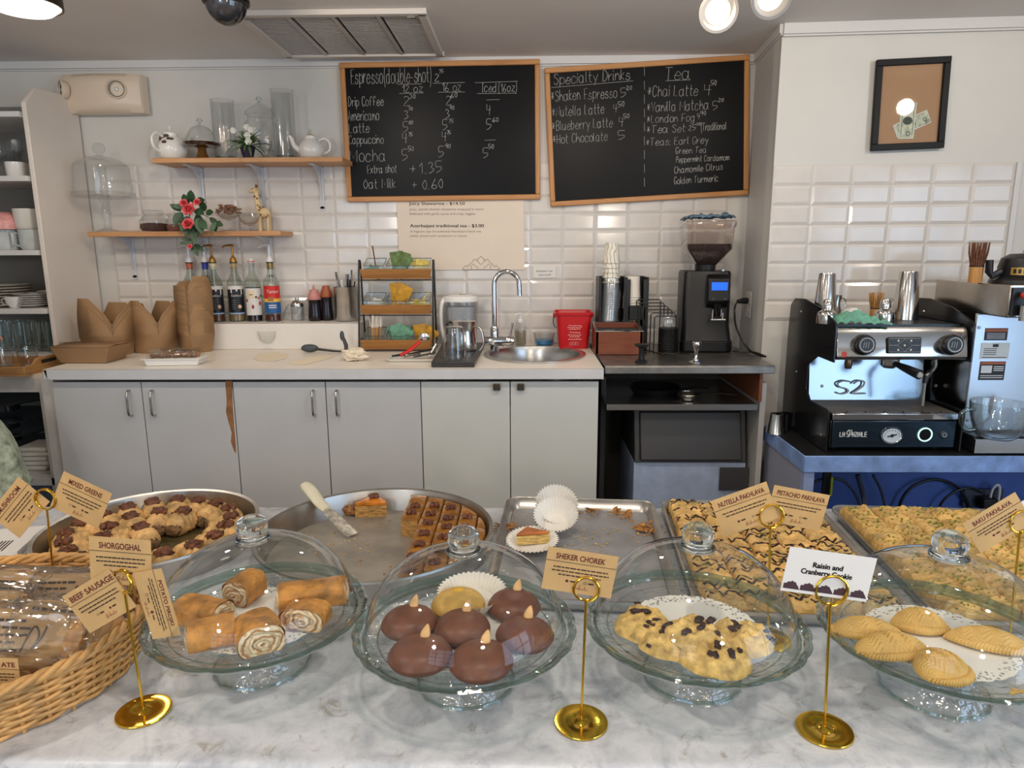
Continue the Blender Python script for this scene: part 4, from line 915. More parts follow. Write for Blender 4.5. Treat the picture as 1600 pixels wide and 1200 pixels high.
kraft_stack('open kraft takeout box nested in the leftmost stack against the shelf panel', 'kraft boxes in the leftmost nested stack', Vector((at(168, 3.0, ZT).x, 3.02, 0)), -.26, 6, .0085,
            (.155, .10, .185, .125, .085, ((.125, .03, .02, .11), (.105, .12, .09, .012), (.10, .03, .04, .05), (.09, .05, .04, .04))))
kraft_stack('open kraft takeout box nested in the middle stack of the three', 'kraft boxes in the middle nested stack', Vector((at(240, 3.06, ZT).x, 3.09, 0)), -.30, 6, .0085,
            (.13, .10, .165, .125, .085, ((.11, .05, .03, .09), (.105, .12, .085, .012), (.10, .04, .05, .04), (.09, .08, .03, .03))))
kraft_stack('open kraft takeout box nested in the tallest stack beside the bottles', 'kraft boxes in the tallest nested stack', Vector((at(305, 3.10, ZT).x, 3.12, 0)), -.72, 25, .0082,
            (.115, .085, .145, .11, .075, ((.028, .12, .012, .012), (.07, .03, .03, .02), (.06, .03, .03, .03), (.045, .04, .03, .03))), (.0002, 0))
c = on_z(137, 568, ZT); t = thing('closed_takeout_box', 'closed kraft takeout box at the left front corner of the worktop', 'takeout box', (c.x - .01, c.y + .075, ZT), -.02)
MB().add([(-.105, -.07, 0), (.085, -.07, 0), (.085, .07, 0), (-.105, .07, 0), (-.135, -.085, .068), (.11, -.085, .068), (.11, .085, .068), (-.135, .085, .068)], [(3, 2, 1, 0), (0, 1, 5, 4), (1, 2, 6, 5), (2, 3, 7, 6), (3, 0, 4, 7), (4, 5, 6, 7)]).build('body', KB, t, bev=.003)
MB().add([(-.137, -.087, .0688), (.112, -.087, .0688), (.106, .0, .074), (-.03, .03, .077), (-.131, .01, .074)], [(0, 1, 2, 3, 4)]).build('front_flap', KB, t, solid=.0012)
MB().add([(-.137, .087, .0688), (.112, .087, .0688), (.112, -.02, .073), (-.05, -.015, .0745), (-.137, .02, .0715)], [(4, 3, 2, 1, 0)]).build('back_flap', KB, t, solid=.0012)
MB().tube([(-.137, -.02, .078), (-.06, .005, .0795), (-.03, -.02, .079), (.01, -.028, .0785)], .0014, 6).build('locking_slit', KBI, t)
# foil-lidded container
c = on_z(265, 572, ZT); t = thing('takeaway_container', 'white plastic tray with clear lid in front of the kraft boxes', 'container', (c.x, c.y + .055, ZT), .08)
MB().add([(x * sx, y * sy, z) for x, y, z, in [(0, 0, 0)] for sx in (1,) for sy in (1,)], [])
mb = MB(); mb.box((0, 0, .013), (.20, .085, .026), taper=1.08); mb.box((0, 0, .027), (.235, .105, .003)); mb.build('tray', WHITEP, t, bev=.003)
mb = MB(); mb.grid(lambda u, w: ((u - .5) * (.20 - .02 * sin(pi * w)), (w - .5) * .088, .029 + .035 * min(1, 4 * w, 4 * (1 - w)) ** .6 + .0012 * sin(u * 90)), 80, 14); mb.build('lid', thin_glass('clear_ribbed_lid', (236, 236, 232), 1.3, .06, .4, 60, .12), t)
mb = MB()
for q in range(9): mb.blob((-.08 + q * .02, random.uniform(-.01, .01), .037), (.013, .03, .012), .2, 3, q, 10, 8)
mb.build('pastry', M('container_pastry', (150, 112, 84), .7, var=.2, vs=60), t)

# ================================================================== BOTTLES ON THE LEDGE
ZL = LEDGE + .0015
def curved_patch(mb, R, a0, a1, z0, z1, n=14, mi=0):
    mb.grid(lambda u, w: (R * cos(a0 + (a1 - a0) * u), R * sin(a0 + (a1 - a0) * u), z0 + (z1 - z0) * w), n, 2, mi)
def curved_text(mb, s, R, ac, z, width, h, slant=0):
    v, f, L = text_polys(s); k = width / L; hh = h / .7
    mb.add([(R * cos(ac + (x * k + slant * y * hh - width / 2) / R), R * sin(ac + (x * k + slant * y * hh - width / 2) / R), z + y * hh) for x, y, _ in v], f)
BG = thin_glass('bottle_glass', (236, 240, 236), 1.2, .02, base=.05)
def syrup(label, px, Y, pump, liquid, lh, decorate, collar=None, R=.037, face=None, pc=None):
    loc = at(px, Y, ZL); t = thing('syrup_bottle', label, 'bottle', loc)
    fa = atan2(-loc.y, -loc.x) if face is None else face
    MB().lathe([tuple(p)[:2] for p in smooth([(0, .001, 0), (R * .95, .001, 0), (R, .008, 0), (R, .17, 0), (R * .86, .195, 0), (R * .45, .225, 0), (.0145, .25, 0), (.0135, .285, 0)], 3)], 32).build('glass', BG, t)
    MB().lathe([(0, .004), (R * .93, .004), (R * .95, .012), (R * .95, lh), (0, lh)], 30).build('syrup', liquid, t)
    decorate(t, R + .0006, fa)
    if collar is not None: MB().lathe([(.0142, .245), (.0142, .283)], 24).build('neck_label', collar, t)
    if pump is not None:
        o = MB().lathe([(.017, .278), (.017, .284), (.0155, .284), (.0155, .292), (.006, .306), (.0045, .31)], 24).build('pump_collar', pump, t)
        MB().lathe([(.0175, .274), (.0175, .279), (.014, .279), (.014, .274)], 24).build('cap_ring', BLACK, t)
        hd = MB(); hd.tube([(0, 0, .305), (0, 0, .352)], .0045, 12); hd.tube(smooth([(.006, 0, .356), (-.012, 0, .357), (-.035, 0, .354), (-.048, 0, .345)], 3), [.008, .008, .0078, .0075, .007, .0065, .006, .0055, .005, .0045], 10, flat=.7)
        hd.build('pump_head', pump, t); MB().tube([(0, 0, .27), (0, .002, .03)], .0028, 8).build('dip_tube', WHITEP, t)
    return t
WP = M('white_pump_plastic', (226, 226, 226), .35); GP = M('gold_pump_plastic', (176, 128, 58), .28, .6)
AMB = M('amber_syrup', (108, 62, 34), .15, spec=.6); CLR = M('pale_syrup', (150, 122, 84), .15); DRK = M('dark_syrup', (52, 28, 30), .12); RED = M('red_brown_syrup', (92, 36, 30), .12)
LBLK = M('label_black', (24, 24, 30), .45); LWHT = M('label_white', (222, 216, 212), .5); LRED = M('label_red', (206, 40, 34), .45); LYEL = M('label_yellow', (238, 190, 60), .45); LBLU = M('label_blue', (34, 92, 152), .45); LPALE = M('label_pale_blue', (150, 176, 208), .5)
def lab_black(t, R, fa):
    o = MB(); curved_patch(o, R, fa - 1.15, fa + 1.15, .035, .165); o = o.build('label', LBLK, t)
    a = MB(); curved_patch(a, R + .0004, fa - 1.15, fa + 1.15, .152, .168); a.build('white_drip', LWHT, o)
    for d, z in ((-.55, .135), (.1, .143), (.7, .128)):
        a = MB(); curved_patch(a, R + .0004, fa + d - .09, fa + d + .09, z, .153); a.build('white_drip', LWHT, o)
    a = MB(); curved_patch(a, R + .0004, fa - 1.15, fa + 1.15, .035, .042); a.build('blue_band', LPALE, o)
    a = MB(); curved_text(a, 'DaVinci', R + .0008, fa + .05, .118, .048, .010); a.build('wordmark', LWHT, o)
    a = MB(); a.blob(((R) * cos(fa + .35), (R) * sin(fa + .35), .07), (.009, .009, .010), 0, nu=12, nv=8); a.build('picture', M('label_cream_fruit', (226, 196, 160), .5), o)
    a = MB()
    for q in range(5): curved_patch(a, R + .0006, fa - .55, fa - .1, .06 + .01 * q, .0625 + .01 * q, 4)
    a.build('small_print', M('label_grey_print', (120, 120, 124), .6), o)
def lab_white(t, R, fa):
    o = MB(); curved_patch(o, R, fa - 1.2, fa + 1.2, .03, .16); o = o.build('label', LWHT, t)
    a = MB(); curved_patch(a, R + .0004, fa - 1.2, fa + 1.2, .157, .161); a.build('black_band', LBLK, o)
    a = MB(); curved_patch(a, R + .0004, fa - .7, fa + .1, .11, .145); a.build('cream_panel', M('label_cream', (226, 206, 168), .5), o)
    a = MB(); curved_patch(a, R + .0008, fa - .5, fa - .1, .125, .1285); a.build('small_print', LBLK, o)
    for d, z, r in ((-.15, .07, .012), (.75, .085, .012), (-.9, .10, .010), (.65, .11, .008)):
        MB().blob((R * cos(fa + d), R * sin(fa + d), z), (r * .5, r * .5, r * .8), 0, nu=12, nv=8).build('berry_picture', M('berry_red', (162, 44, 48), .5), o)
    for d, z in ((.3, .115), (.95, .12)): MB().blob((R * cos(fa + d), R * sin(fa + d), z), (.006, .006, .005), .2, nu=10, nv=6).build('leaf_picture', M('label_leaf', (72, 92, 56), .5), o)
def lab_torani(t, R, fa):
    o = MB(); curved_patch(o, R, fa - 1.3, fa + 1.3, .108, .168); o = o.build('label', LRED, t)
    for z0, z1, mt, nm in ((.092, .108, LYEL, 'yellow_band'), (.04, .092, LBLU, 'blue_band')):
        a = MB(); curved_patch(a, R, fa - 1.3, fa + 1.3, z0, z1); a.build(nm, mt, o)
    a = MB(); curved_text(a, 'Torani', R + .0008, fa, .134, .058, .016, .25); a.build('wordmark', LWHT, o)
    a = MB(); curved_patch(a, R + .0004, fa - .55, fa + .15, .096, .116); a.build('picture', M('label_brown_picture', (170, 110, 60), .5), o)
    for z in (.074, .064):
        a = MB(); curved_patch(a, R + .0004, fa - .5, fa + .45, z, z + .005); a.build('small_print', LWHT, o)
def lab_none(t, R, fa):
    o = MB(); curved_patch(o, R, fa - 1.15, fa + 1.15, .035, .16); o.build('label', LWHT, t)
YB_ = 3.305
syrup('syrup bottle with white pump and orange neck band behind the tall kraft stack', 304, 3.315, WP, AMB, .12, lab_none, M('orange_band', (196, 92, 48), .5))
syrup('syrup bottle with white pump and blue neck emblem, at the back beside the kraft boxes', 328, 3.318, WP, AMB, .10, lab_none, M('blue_band', (48, 60, 170), .5))
syrup('black-labelled syrup bottle with bronze pump, left of the two', 340, 3.292, GP, AMB, .075, lab_black, M('cream_band', (220, 206, 170), .5))
syrup('black-labelled syrup bottle with bronze pump, right of the two', 372, 3.30, GP, CLR, .034, lab_black, M('tan_band', (176, 150, 100), .5))
t5 = syrup('syrup bottle without pump, white berry label and red-white cap', 399, 3.30, None, DRK, .028, lab_white)
MB().lathe([(.0145, .276), (.0145, .288), (.006, .289), (.004, .296), (0, .297)], 20).build('cap', M('white_cap', (226, 220, 216), .4), t5); MB().lathe([(.0149, .279), (.0149, .2835)], 20).build('cap_ring', M('red_cap_ring', (196, 60, 56), .4), t5)
syrup('syrup bottle with red, yellow and blue label, gold neck and white pump', 428, 3.295, WP, RED, .032, lab_torani, M('gold_neck_foil', (150, 122, 62), .3, .7))
# shaker glass, squeeze bottles, utensil canister
t = thing('glass_jar', 'small clear jar with metal spoon standing on the ledge', 'jar', at(466, 3.30, ZL))
MB().lathe([(0, .002), (.030, .002), (.031, .07), (.029, .07), (.028, .006), (0, .006)], 26).build('wall', GLASSV, t)
MB().lathe([(.031, .068), (.032, .078), (.022, .094), (.009, .10), (.009, .112), (0, .114)], 24).build('lid', STEELV, t); MB().tube([(-.01, -.01, .012), (.022, -.012, .06)], .003, 8).build('straw', M('pale_straw', (210, 208, 204), .4), t)
t = thing('sugar_tongs', 'small metal tongs leaning beside the clear jar on the ledge', 'tongs', at(449, 3.29, ZL))
MB().tube(smooth([(-.02, 0, .003), (-.008, .004, .05), (.006, .006, .078), (.002, .002, .05)], 4), .0025, 8).build('arm', STEELV, t)
def squeeze(label, px, Y, R, h, bodym, topm, tip):
    t = thing('squeeze_bottle', label, 'bottle', at(px, Y, ZL))
    MB().lathe([tuple(p)[:2] for p in smooth([(0, 0, 0), (R, .001, 0), (R * 1.0, h * .3, 0), (R * .94, h * .55, 0), (R, h * .68, 0)], 3)], 28).build('body', bodym, t)
    MB().lathe([tuple(p)[:2] for p in smooth([(R * 1.0, h * .68, 0), (R * 1.02, h * .78, 0), (R * .72, h * .92, 0), (R * .6, h, 0), (0, h, 0)], 3)], 28).build('top', topm, t)
    if tip: MB().lathe([(R * .2, h), (R * .13, h + .02), (0, h + .02)], 12).build('nozzle', topm, t)
squeeze('squeeze bottle of dark sauce with pink top on the ledge', 493, 3.30, .030, .148, M('dark_sauce', (26, 18, 26), .18), M('pink_bottle_top', (196, 130, 122), .35), True)
squeeze('slim dark squeeze bottle with orange cap beside the steel canister', 512, 3.315, .026, .165, M('dark_bottle', (30, 24, 28), .2), M('orange_cap', (160, 84, 46), .45), False)
t = thing('utensil_canister', 'stainless steel canister full of utensils at the right end of the ledge', 'canister', at(542, 3.30, ZL))
MB().lathe([(0, .002), (.052, .002), (.054, .008), (.054, .158), (.056, .161), (.052, .161), (.052, .01), (0, .01)], 40).build('body', STEEL, t); CN = t.location
for k, (dx_, dy_, tx, h, w, mt, l) in enumerate([(-.025, -.01, -.16, .235, .014, STEELV, 'flat steel utensil handle leaning left in the canister'), (-.005, -.015, -.08, .20, .02, WHITEP, 'white plastic utensil handle in the canister'), (.012, 0, .02, .225, .022, STEELV, 'wide steel utensil handle in the middle of the canister'), (.028, -.005, .1, .245, .012, STEELV, 'upright steel spoon handle in the canister'), (.02, -.02, .2, .20, .010, BLACK, 'black utensil handle leaning right in the canister'), (.03, .01, .3, .19, .008, BLACK, 'thin black utensil handle at the right edge of the canister'), (-.02, .015, -.28, .22, .01, STEELV, 'thin steel utensil handle at the back left of the canister')]):
    solo('utensil', MB().tube([(-tx * .1, 0, -.09), (0, 0, 0), (tx * (h - .11) * .6, 0, h - .11)], [w * .4, w * .6, w * .85], 10, flat=.5), mt, l, 'utensil', CN + Vector((dx_, dy_, .105)))
# sundae dish with spoon, parchment, tongs, paper towel
c = on_z(418, 546, ZT); coupe('sundae_glass', 'empty pressed glass sundae dish on the worktop before the ledge', Vector((c.x, c.y + .02, ZT)), .048, .085, .024, 'glass')
solo('teaspoon', MB().tube(smooth([(-.03, 0, .0), (.0, 0, .012), (.05, .01, .05), (.075, .015, .07)], 4), [.006, .008, .006, .0035, .002, .0016, .0016, .0018, .002, .002, .002, .0025, .003], 8, flat=.5), STEELV, 'steel teaspoon standing in the sundae dish', 'spoon', (c.x - .002, c.y + .02, ZT + .055))
def paper(label, pts, name='parchment_sheet'):
    P = [on_z(x, y, ZT) for x, y in pts]; cc = sum(P, Vector()) / len(P); n = len(P)
    solo(name, MB().add([p - cc + Vector((0, 0, z)) for z in (0, .0012) for p in P], [tuple(range(n)), tuple(range(2 * n - 1, n - 1, -1))] + [(i, (i + 1) % n, n + (i + 1) % n, n + i) for i in range(n)]), M('parchment', (236, 222, 196), .6), label, 'paper', cc)
paper('oval parchment piece lying below the sundae dish', [(395, 560), (405, 553), (430, 551), (450, 553), (447, 560), (430, 564), (405, 564)])
paper('long parchment sheet lying below the grey tongs', [(450, 568), (490, 557), (525, 556), (505, 563), (475, 570)])
c = on_z(505, 552, ZT); t = thing('kitchen_tongs', 'grey-headed kitchen tongs lying on the worktop before the ledge', 'tongs', (c.x, c.y, ZT))
hd = M('grey_silicone', (70, 78, 82), .5)
a0, a1 = on_z(474, 550, ZT) - t.location, on_z(540, 553, ZT) - t.location
d = (a1 - a0)
MB().blob(a0 + d * .16 + Vector((0, 0, .019)), (.040, .018, .018), .08, 3, 1).build('head', hd, t)
MB().tube([a0 + d * .33 + Vector((0, 0, .016)), a0 + d * .7 + Vector((0, 0, .011)), a1 + Vector((0, 0, .010))], [.012, .010, .008], 10, flat=.5).build('arm', DARKGREY, t)
MB().tube([a1 + Vector((0, .012, .010)), a1 + d * -.02 + Vector((0, .03, .035)), a1 - d * .1 + Vector((0, .04, .07))], [.008, .009, .007], 10, flat=.5).build('arm', DARKGREY, t)
MB().blob(a1 - d * .12 + Vector((0, .042, .075)), (.010, .012, .022), .05).build('head', hd, t)
c = on_z(552, 565, ZT)
mb = MB(); mb.blob((0, 0, .024), (.05, .034, .026), .55, 2.6, 5, 40, 26, flatb=.023); solo('paper_towel', mb, M('crumpled_towel', (228, 214, 192), .9, bump=.4, bs=60), 'crumpled paper towel lying by the tongs', 'paper towel', (c.x, c.y + .03, ZT))
# ================================================================== TEA RACK
ry = on_z(620, 549, ZT).y; RW = .325
c = at(619, ry, ZT); t = thing('tea_rack', 'three-tier black wire rack with wooden fronts holding glass jars', 'rack', (c.x, ry, ZT)); RC = Vector((c.x, ry, ZT))
zf = lambda py: on_y(619, py, ry).z - ZT
tiers = []
for k, (ya, yb) in enumerate(((546, 531), (492, 477), (437, 421))):
    z0, z1 = zf(ya), zf(yb); yo = .03 * k
    mb = MB(); mb.add([(s * (RW / 2 - (.008 if i in (0, 3) else 0)), yo + y, z) for s in (-1, 1) for i, (y, z) in enumerate(((.006, z0), (-.008, z1), (-.002, z1), (.012, z0)))], [(0, 1, 2, 3), (7, 6, 5, 4)] + [(i, (i + 1) % 4, 4 + (i + 1) % 4, 4 + i) for i in range(4)])
    o = mb.build('tray', TRAYW, t, bev=.0015); MB().box((0, yo + .055, z0 + .003), (RW - .02, .10, .006)).build('tray_bottom', TRAYW, o)
    tiers.append((yo, z0 + .0065, z1))
    MB().tube([(-RW / 2, yo - .004, z0 - .004), (RW / 2, yo - .004, z0 - .004)], .003, 6).build('crossbar', BLACKM, t)
zt = zf(408)
for s in (-1, 1):
    x = s * (RW / 2 + .006)
    MB().tube(smooth([(x, .0, .0), (x, .035, zt * .5), (x, .07, zt - .02), (x, .085, zt), (x, .10, zt - .02), (x, .115, zt * .5), (x, .135, .0)], 4), .0042, 8).build('side_frame', BLACKM, t)
    MB().tube([(x, .045, .05), (x, .125, .05)], .003, 6).build('side_bar', BLACKM, t)
JG = thin_glass('rack_jar_glass', (238, 244, 242), 1.3, .04, .2, 40, .07)
jars = {}
jn = ['left', 'middle', 'right']; tn = ['bottom', 'middle', 'top']
jc = [['white paper-tipped wooden stirrers', 'teal tea packets', 'mustard tea packets'], ['small white sachets', 'tall mustard packets', 'pale yellow sticks'], ['two loose stir sticks', 'green tea packets', 'yellow and white packets']]
for k, (yo, zb_, z1) in enumerate(tiers):
    for i in range(3):
        o = thing('glass_jar', 'square jar of %s, %s in the %s tier' % (jc[k][i], jn[i], tn[k]), 'jar', RC + Vector(((i - 1) * .104, yo + .056, zb_)))
        w, h = .046, .085
        v = [(-w, -w * .9, 0), (w, -w * .9, 0), (w, w * .9, 0), (-w, w * .9, 0), (-w, -w * .9, h * .62), (w, -w * .9, h * .62), (w, w * .9, h), (-w, w * .9, h)]
        MB().add(v, [(0, 1, 2, 3), (0, 1, 5, 4), (1, 2, 6, 5), (2, 3, 7, 6), (3, 0, 4, 7)]).build('wall', JG, o)
        MB().tube(v[4:], .0016, 6, closed=True).build('rim', M('dark_jar_rim', (58, 66, 64), .3), o); jars[(k, i)] = o.location
def packets(key, n, mat, w, h, label, group, lean=.12, spread=.012, dz=0):
    p0 = None; random.seed(hash(key) % 97 + n)
    for q in range(n):
        loc = jars[key] + Vector((random.uniform(-.012, .012), -.02 + q * spread, .003 + dz)); rot = (random.uniform(-lean, lean) * .3 + .10, (.55, -.12, .30, -.4)[q % 4] * lean / .3, random.uniform(-.2, .2))
        if p0 is None:
            mb = MB(); mb.grid(lambda u, v_: ((u - .5) * w * (1 + .04 * sin(v_ * 9)), .0035 * sin(pi * u) * sin(pi * v_) + .0012 * noise.noise(Vector((u * 6, v_ * 7, q))), v_ * h), 9, 9)
            mb.grid(lambda u, v_: ((u - .5) * w * (1 + .04 * sin(v_ * 9)), -.0035 * sin(pi * u) * sin(pi * v_) - .001, v_ * h), 9, 9)
            p0 = solo('tea_packet', mb, mat, label, 'tea packet', loc, 0, group); p0.rotation_euler = rot
        else: dup(p0, loc, rot=rot)
TEAL = M('teal_foil', (104, 156, 128), .4, var=.15, vs=50, bump=.4, bs=80); MUST = M('mustard_foil', (192, 142, 32), .4, var=.12, vs=50, bump=.4, bs=80); GRN = M('green_foil', (96, 118, 64), .4, var=.22, vs=50, bump=.4, bs=80); YEL = M('yellow_paper', (214, 190, 92), .6, var=.12, vs=60); WSA = M('sachet_white', (214, 210, 200), .6)
packets((0, 1), 4, TEAL, .06, .10, 'teal tea packet standing in the middle jar of the bottom tier', 'teal tea packets', .3)
packets((0, 2), 3, MUST, .058, .10, 'mustard tea packet standing in the right jar of the bottom tier', 'mustard packets in the bottom tier', .35)
packets((1, 1), 3, MUST, .058, .13, 'tall mustard tea packet in the middle jar of the middle tier', 'mustard packets in the middle tier', .25)
packets((2, 1), 3, GRN, .058, .115, 'green tea packet standing in the middle jar of the top tier', 'green tea packets', .3)
packets((2, 2), 3, YEL, .062, .075, 'yellow tea packet in the right jar of the top tier', 'yellow packets in the top tier', .2)
packets((1, 0), 3, WSA, .06, .055, 'small white sachet in the left jar of the middle tier', 'white sachets', .4)
packets((1, 2), 3, YEL, .07, .05, 'pale yellow packet low in the right jar of the middle tier', 'pale packets in the middle tier', .2)
packets((2, 0), 2, GRN, .07, .045, 'green packet lying low in the left jar of the top tier', 'low green packets in the top tier', .3)
STK = M('wooden_stirrer', (190, 148, 96), .6); s0 = None; random.seed(8)
for q in range(13):
    loc = jars[(0, 0)] + Vector((random.uniform(-.026, .026), random.uniform(-.022, .02), .004)); rot = (random.uniform(-.15, .2), (loc.x - jars[(0, 0)].x) * 9 + random.uniform(-.12, .12), random.uniform(0, 3))
    if s0 is None:
        s0 = thing('stirrer', 'wooden stirrer with white paper tip in the left jar of the bottom tier', 'stirrer', loc, 0, 'stirrers in the bottom tier'); s0.rotation_euler = rot
        MB().box((0, 0, .055), (.008, .003, .11)).build('stick', STK, s0); MB().box((0, 0, .115), (.011, .0055, .055)).build('paper_tip', M('stirrer_paper', (226, 218, 206), .7), s0)
    else: dup(s0, loc, rot=rot)
solo('stir_stick', MB().box((0, 0, .07), (.006, .003, .14)), M('dark_stick', (110, 70, 48), .6), 'dark wooden stick in the left jar of the top tier', 'stirrer', jars[(2, 0)] + Vector((.008, 0, .004))).rotation_euler = (0, -.12, 0)
solo('stir_stick', MB().box((0, 0, .075), (.004, .004, .13)), WSA, 'thin pale stick leaning left out of the top left jar', 'stirrer', jars[(2, 0)] + Vector((-.02, -.01, .01))).rotation_euler = (0, -.85, 0)
solo('stir_stick', MB().box((0, 0, .06), (.005, .003, .11)), YEL, 'pale stick leaning right out of the right jar of the middle tier', 'stirrer', jars[(1, 2)] + Vector((-.03, 0, .006))).rotation_euler = (0, .7, 0)

# ================================================================== AROUND THE SINK
c = on_z(642, 566, ZT); pl = thing('plate', 'white rectangular plate of loose utensils in front of the tea rack', 'plate', (c.x, c.y + .07, ZT))
MB().add([(-.085, -.06, 0), (.085, -.06, 0), (.085, .06, 0), (-.085, .06, 0), (-.105, -.075, .014), (.105, -.075, .014), (.105, .075, .014), (-.105, .075, .014), (-.08, -.055, .004), (.08, -.055, .004), (.08, .055, .004), (-.08, .055, .004)],
    [(3, 2, 1, 0), (0, 1, 5, 4), (1, 2, 6, 5), (2, 3, 7, 6), (3, 0, 4, 7), (4, 5, 9, 8), (5, 6, 10, 9), (6, 7, 11, 10), (7, 4, 8, 11), (8, 9, 10, 11)]).build('body', CHINA, pl, bev=.002)
PB = pl.location + Vector((0, 0, .006))
q = thing('can_opener', 'red-handled can opener lying on the plate of utensils', 'can opener', PB + Vector((-.03, -.01, .012)))
MB().tube([(-.02, -.02, .004), (.02, .0, .024), (.055, .03, .055)], [.010, .011, .009], 10, flat=.7).build('handle', M('red_plastic', (206, 34, 28), .35), q)
MB().tube([(-.055, -.025, .002), (.0, -.012, .008)], [.008, .010], 8, flat=.6).build('black_grip', BLACK, q)
MB().blob((.072, .045, .072), (.024, .008, .018), .2).build('jaw', STEELV, q)
for k, (x, y, z, L, a, mt, l) in enumerate([(.045, -.02, .004, .10, .5, DARKGREY, 'dark grey peeler lying at the right of the utensil plate'), (.02, .025, .010, .11, -.3, BLACK, 'black-handled utensil lying at the back of the utensil plate'), (.075, .02, .014, .08, 1.2, STEELV, 'short steel utensil at the right end of the utensil plate'), (-.005, -.035, .004, .07, .2, STEELV, 'small steel spoon at the front of the utensil plate'), (.09, .03, .03, .10, 1.35, DARKGREY, 'grey utensil sticking up at the right of the utensil plate')]):
    e = Vector((cos(a), .3, .15 + .5 * (a > 1))) * L
    solo('utensil', MB().tube([-e * .45, e * .1, e * .55], [.006, .0075, .009], 8, flat=.5), mt, l, 'utensil', PB + Vector((x, y, z + .012)))
f0, f1, b0_, b1_ = on_z(674, 574, ZT), on_z(741, 574, ZT), on_z(692, 543, ZT), on_z(757, 542, ZT)
t = thing('drain_board', 'black drain board beside the sink under glass and steel jug', 'drain board', (f0 + f1) / 2); cc = (f0 + f1) / 2; hh = .022
vv = [f0 - cc, f1 - cc, b1_ - cc, b0_ - cc]
MB().add([p + Vector((0, 0, z)) for z in (0, hh) for p in vv], [(3, 2, 1, 0), (4, 5, 6, 7)] + [(i, (i + 1) % 4, 4 + (i + 1) % 4, 4 + i) for i in range(4)]).build('board', M('black_board', (48, 46, 46), .4), t, bev=.003)
o = MB()
for k in range(1, 12): a = vv[0].lerp(vv[1], k / 12); b = vv[3].lerp(vv[2], k / 12); o.tube([a.lerp(b, .04) + Vector((0, 0, hh)), a.lerp(b, .96) + Vector((0, 0, hh))], .0022, 4)
o.build('drain_ribs', M('black_rib', (60, 58, 56), .4), t)
ZD = ZT + hh + .0025
c = on_z(709, 560, ZD); t = thing('drinking_glass', 'clear glass standing upside down on the black drain board', 'glass', (c.x, c.y + .03, ZD))
MB().lathe([(.048, 0), (.040, .10), (.037, .122), (.030, .126), (0, .126)], 32).build('wall', thin_glass('heavy_tumbler', (236, 240, 240), 1.6, .03, .3, 40, .12), t); 
c = on_z(722, 549, ZD); t = thing('milk_jug', 'polished steel jug upside down on the drain board behind the glass', 'jug', (c.x + .004, c.y + .05, ZD))
MB().lathe([tuple(p)[:2] for p in smooth([(.056, 0, 0), (.058, .03, 0), (.052, .08, 0), (.054, .115, 0), (.05, .128, 0), (0, .130, 0)], 3)], 36).build('body', STEELV, t)
MB().tube(smooth([(.05, -.01, .105), (.078, -.02, .09), (.088, -.022, .03), (.07, -.015, .0)], 4), .008, 10, flat=.6).build('handle', STEELV, t)
MB().tube(smooth([(-.052, 0, .12), (-.07, -.01, .115), (-.072, -.01, .07)], 4), .005, 8).build('rear_grip', BLACK, t)
wp = at(721, 3.24, ZT); t = thing('water_filter_jug', 'grey water filter jug with white lid and handle behind the steel jug', 'jug', wp)
GREYT = thin_glass('smoky_jug_plastic', (243, 244, 245), 1.0, .1, base=.08); sx, sy = 1.0, .62
MB().lathe([(0, .002), (.070, .002), (.075, .01), (.083, .22), (.080, .22), (.072, .012), (0, .008)], 40, sx=sx, sy=sy).build('body', GREYT, t)
MB().lathe([(0, .06), (.058, .06), (.066, .19), (0, .19)], 36, sx=sx, sy=sy).build('funnel', M('jug_funnel_grey', (206, 209, 212), .35), t)
MB().lathe([(.0845, .214), (.0855, .226), (.078, .238), (.04, .245), (0, .246)], 40, sx=sx, sy=sy).build('lid', WHITEP, t)
MB().box((.01, 0, .2465), (.03, .02, .003)).build('lid_button', M('grey_button', (140, 140, 140), .5), t)
MB().tube(smooth([(-.075, -.01, .228), (-.088, -.02, .20), (-.094, -.02, .14), (-.088, -.018, .07), (-.076, -.01, .03)], 4), [.013] * 17, 10, flat=.8).build('handle', WHITEP, t)
c = at(813, 3.30, ZT); t = thing('soap_dispenser', 'clear plastic soap dispenser with pump between tap and blue dish', 'soap bottle', c)
MB().lathe([(0, .002), (.028, .002), (.029, .09), (.024, .105), (.012, .112)], 26).build('body', GLASSV, t)
MB().lathe([(0, .004), (.026, .004), (.027, .07), (0, .07)], 26).build('soap', thin_glass('clear_soap', (232, 228, 216), 1.0, .1, base=.1), t)
o = MB().lathe([(.014, .11), (.014, .122), (.005, .126), (.004, .145), (.010, .147), (.010, .153), (0, .154)], 20).build('pump', WHITEP, t); MB().tube([(0, 0, .150), (-.015, -.012, .149), (-.026, -.02, .143)], .004, 8).build('spout', WHITEP, o)
c = at(850, 3.30, ZT); t = thing('plastic_tub', 'shallow clear tub of blue liquid between soap and red bucket', 'tub', c)
MB().lathe([(0, .002), (.042, .002), (.053, .06), (.051, .06), (.041, .006), (0, .006)], 32).build('wall', GLASSV, t); MB().lathe([(0, .006), (.042, .006), (.046, .026), (0, .026)], 32).build('liquid', M('blue_liquid', (30, 120, 168), .15), t)
c = at(895, 3.235, ZT); t = thing('bucket', 'red square sanitising bucket with white print right of the sink', 'bucket', c)
def rsq(w, r=.25, n=6):
    o = []
    for k, (sx, sy) in enumerate(((1, 1), (-1, 1), (-1, -1), (1, -1))):
        for i in range(n):
            a = k * pi / 2 + (pi / 2) * i / (n - 1); o.append((sx * w * (1 - r) + w * r * cos(a), sy * w * (1 - r) + w * r * sin(a)))
    return o
REDB = M('red_bucket_plastic', (196, 22, 30), .35)
mb = MB(); rings = [(.066, 0), (.080, .155), (.086, .156), (.087, .166), (.084, .168), (.079, .160), (.064, .004)]
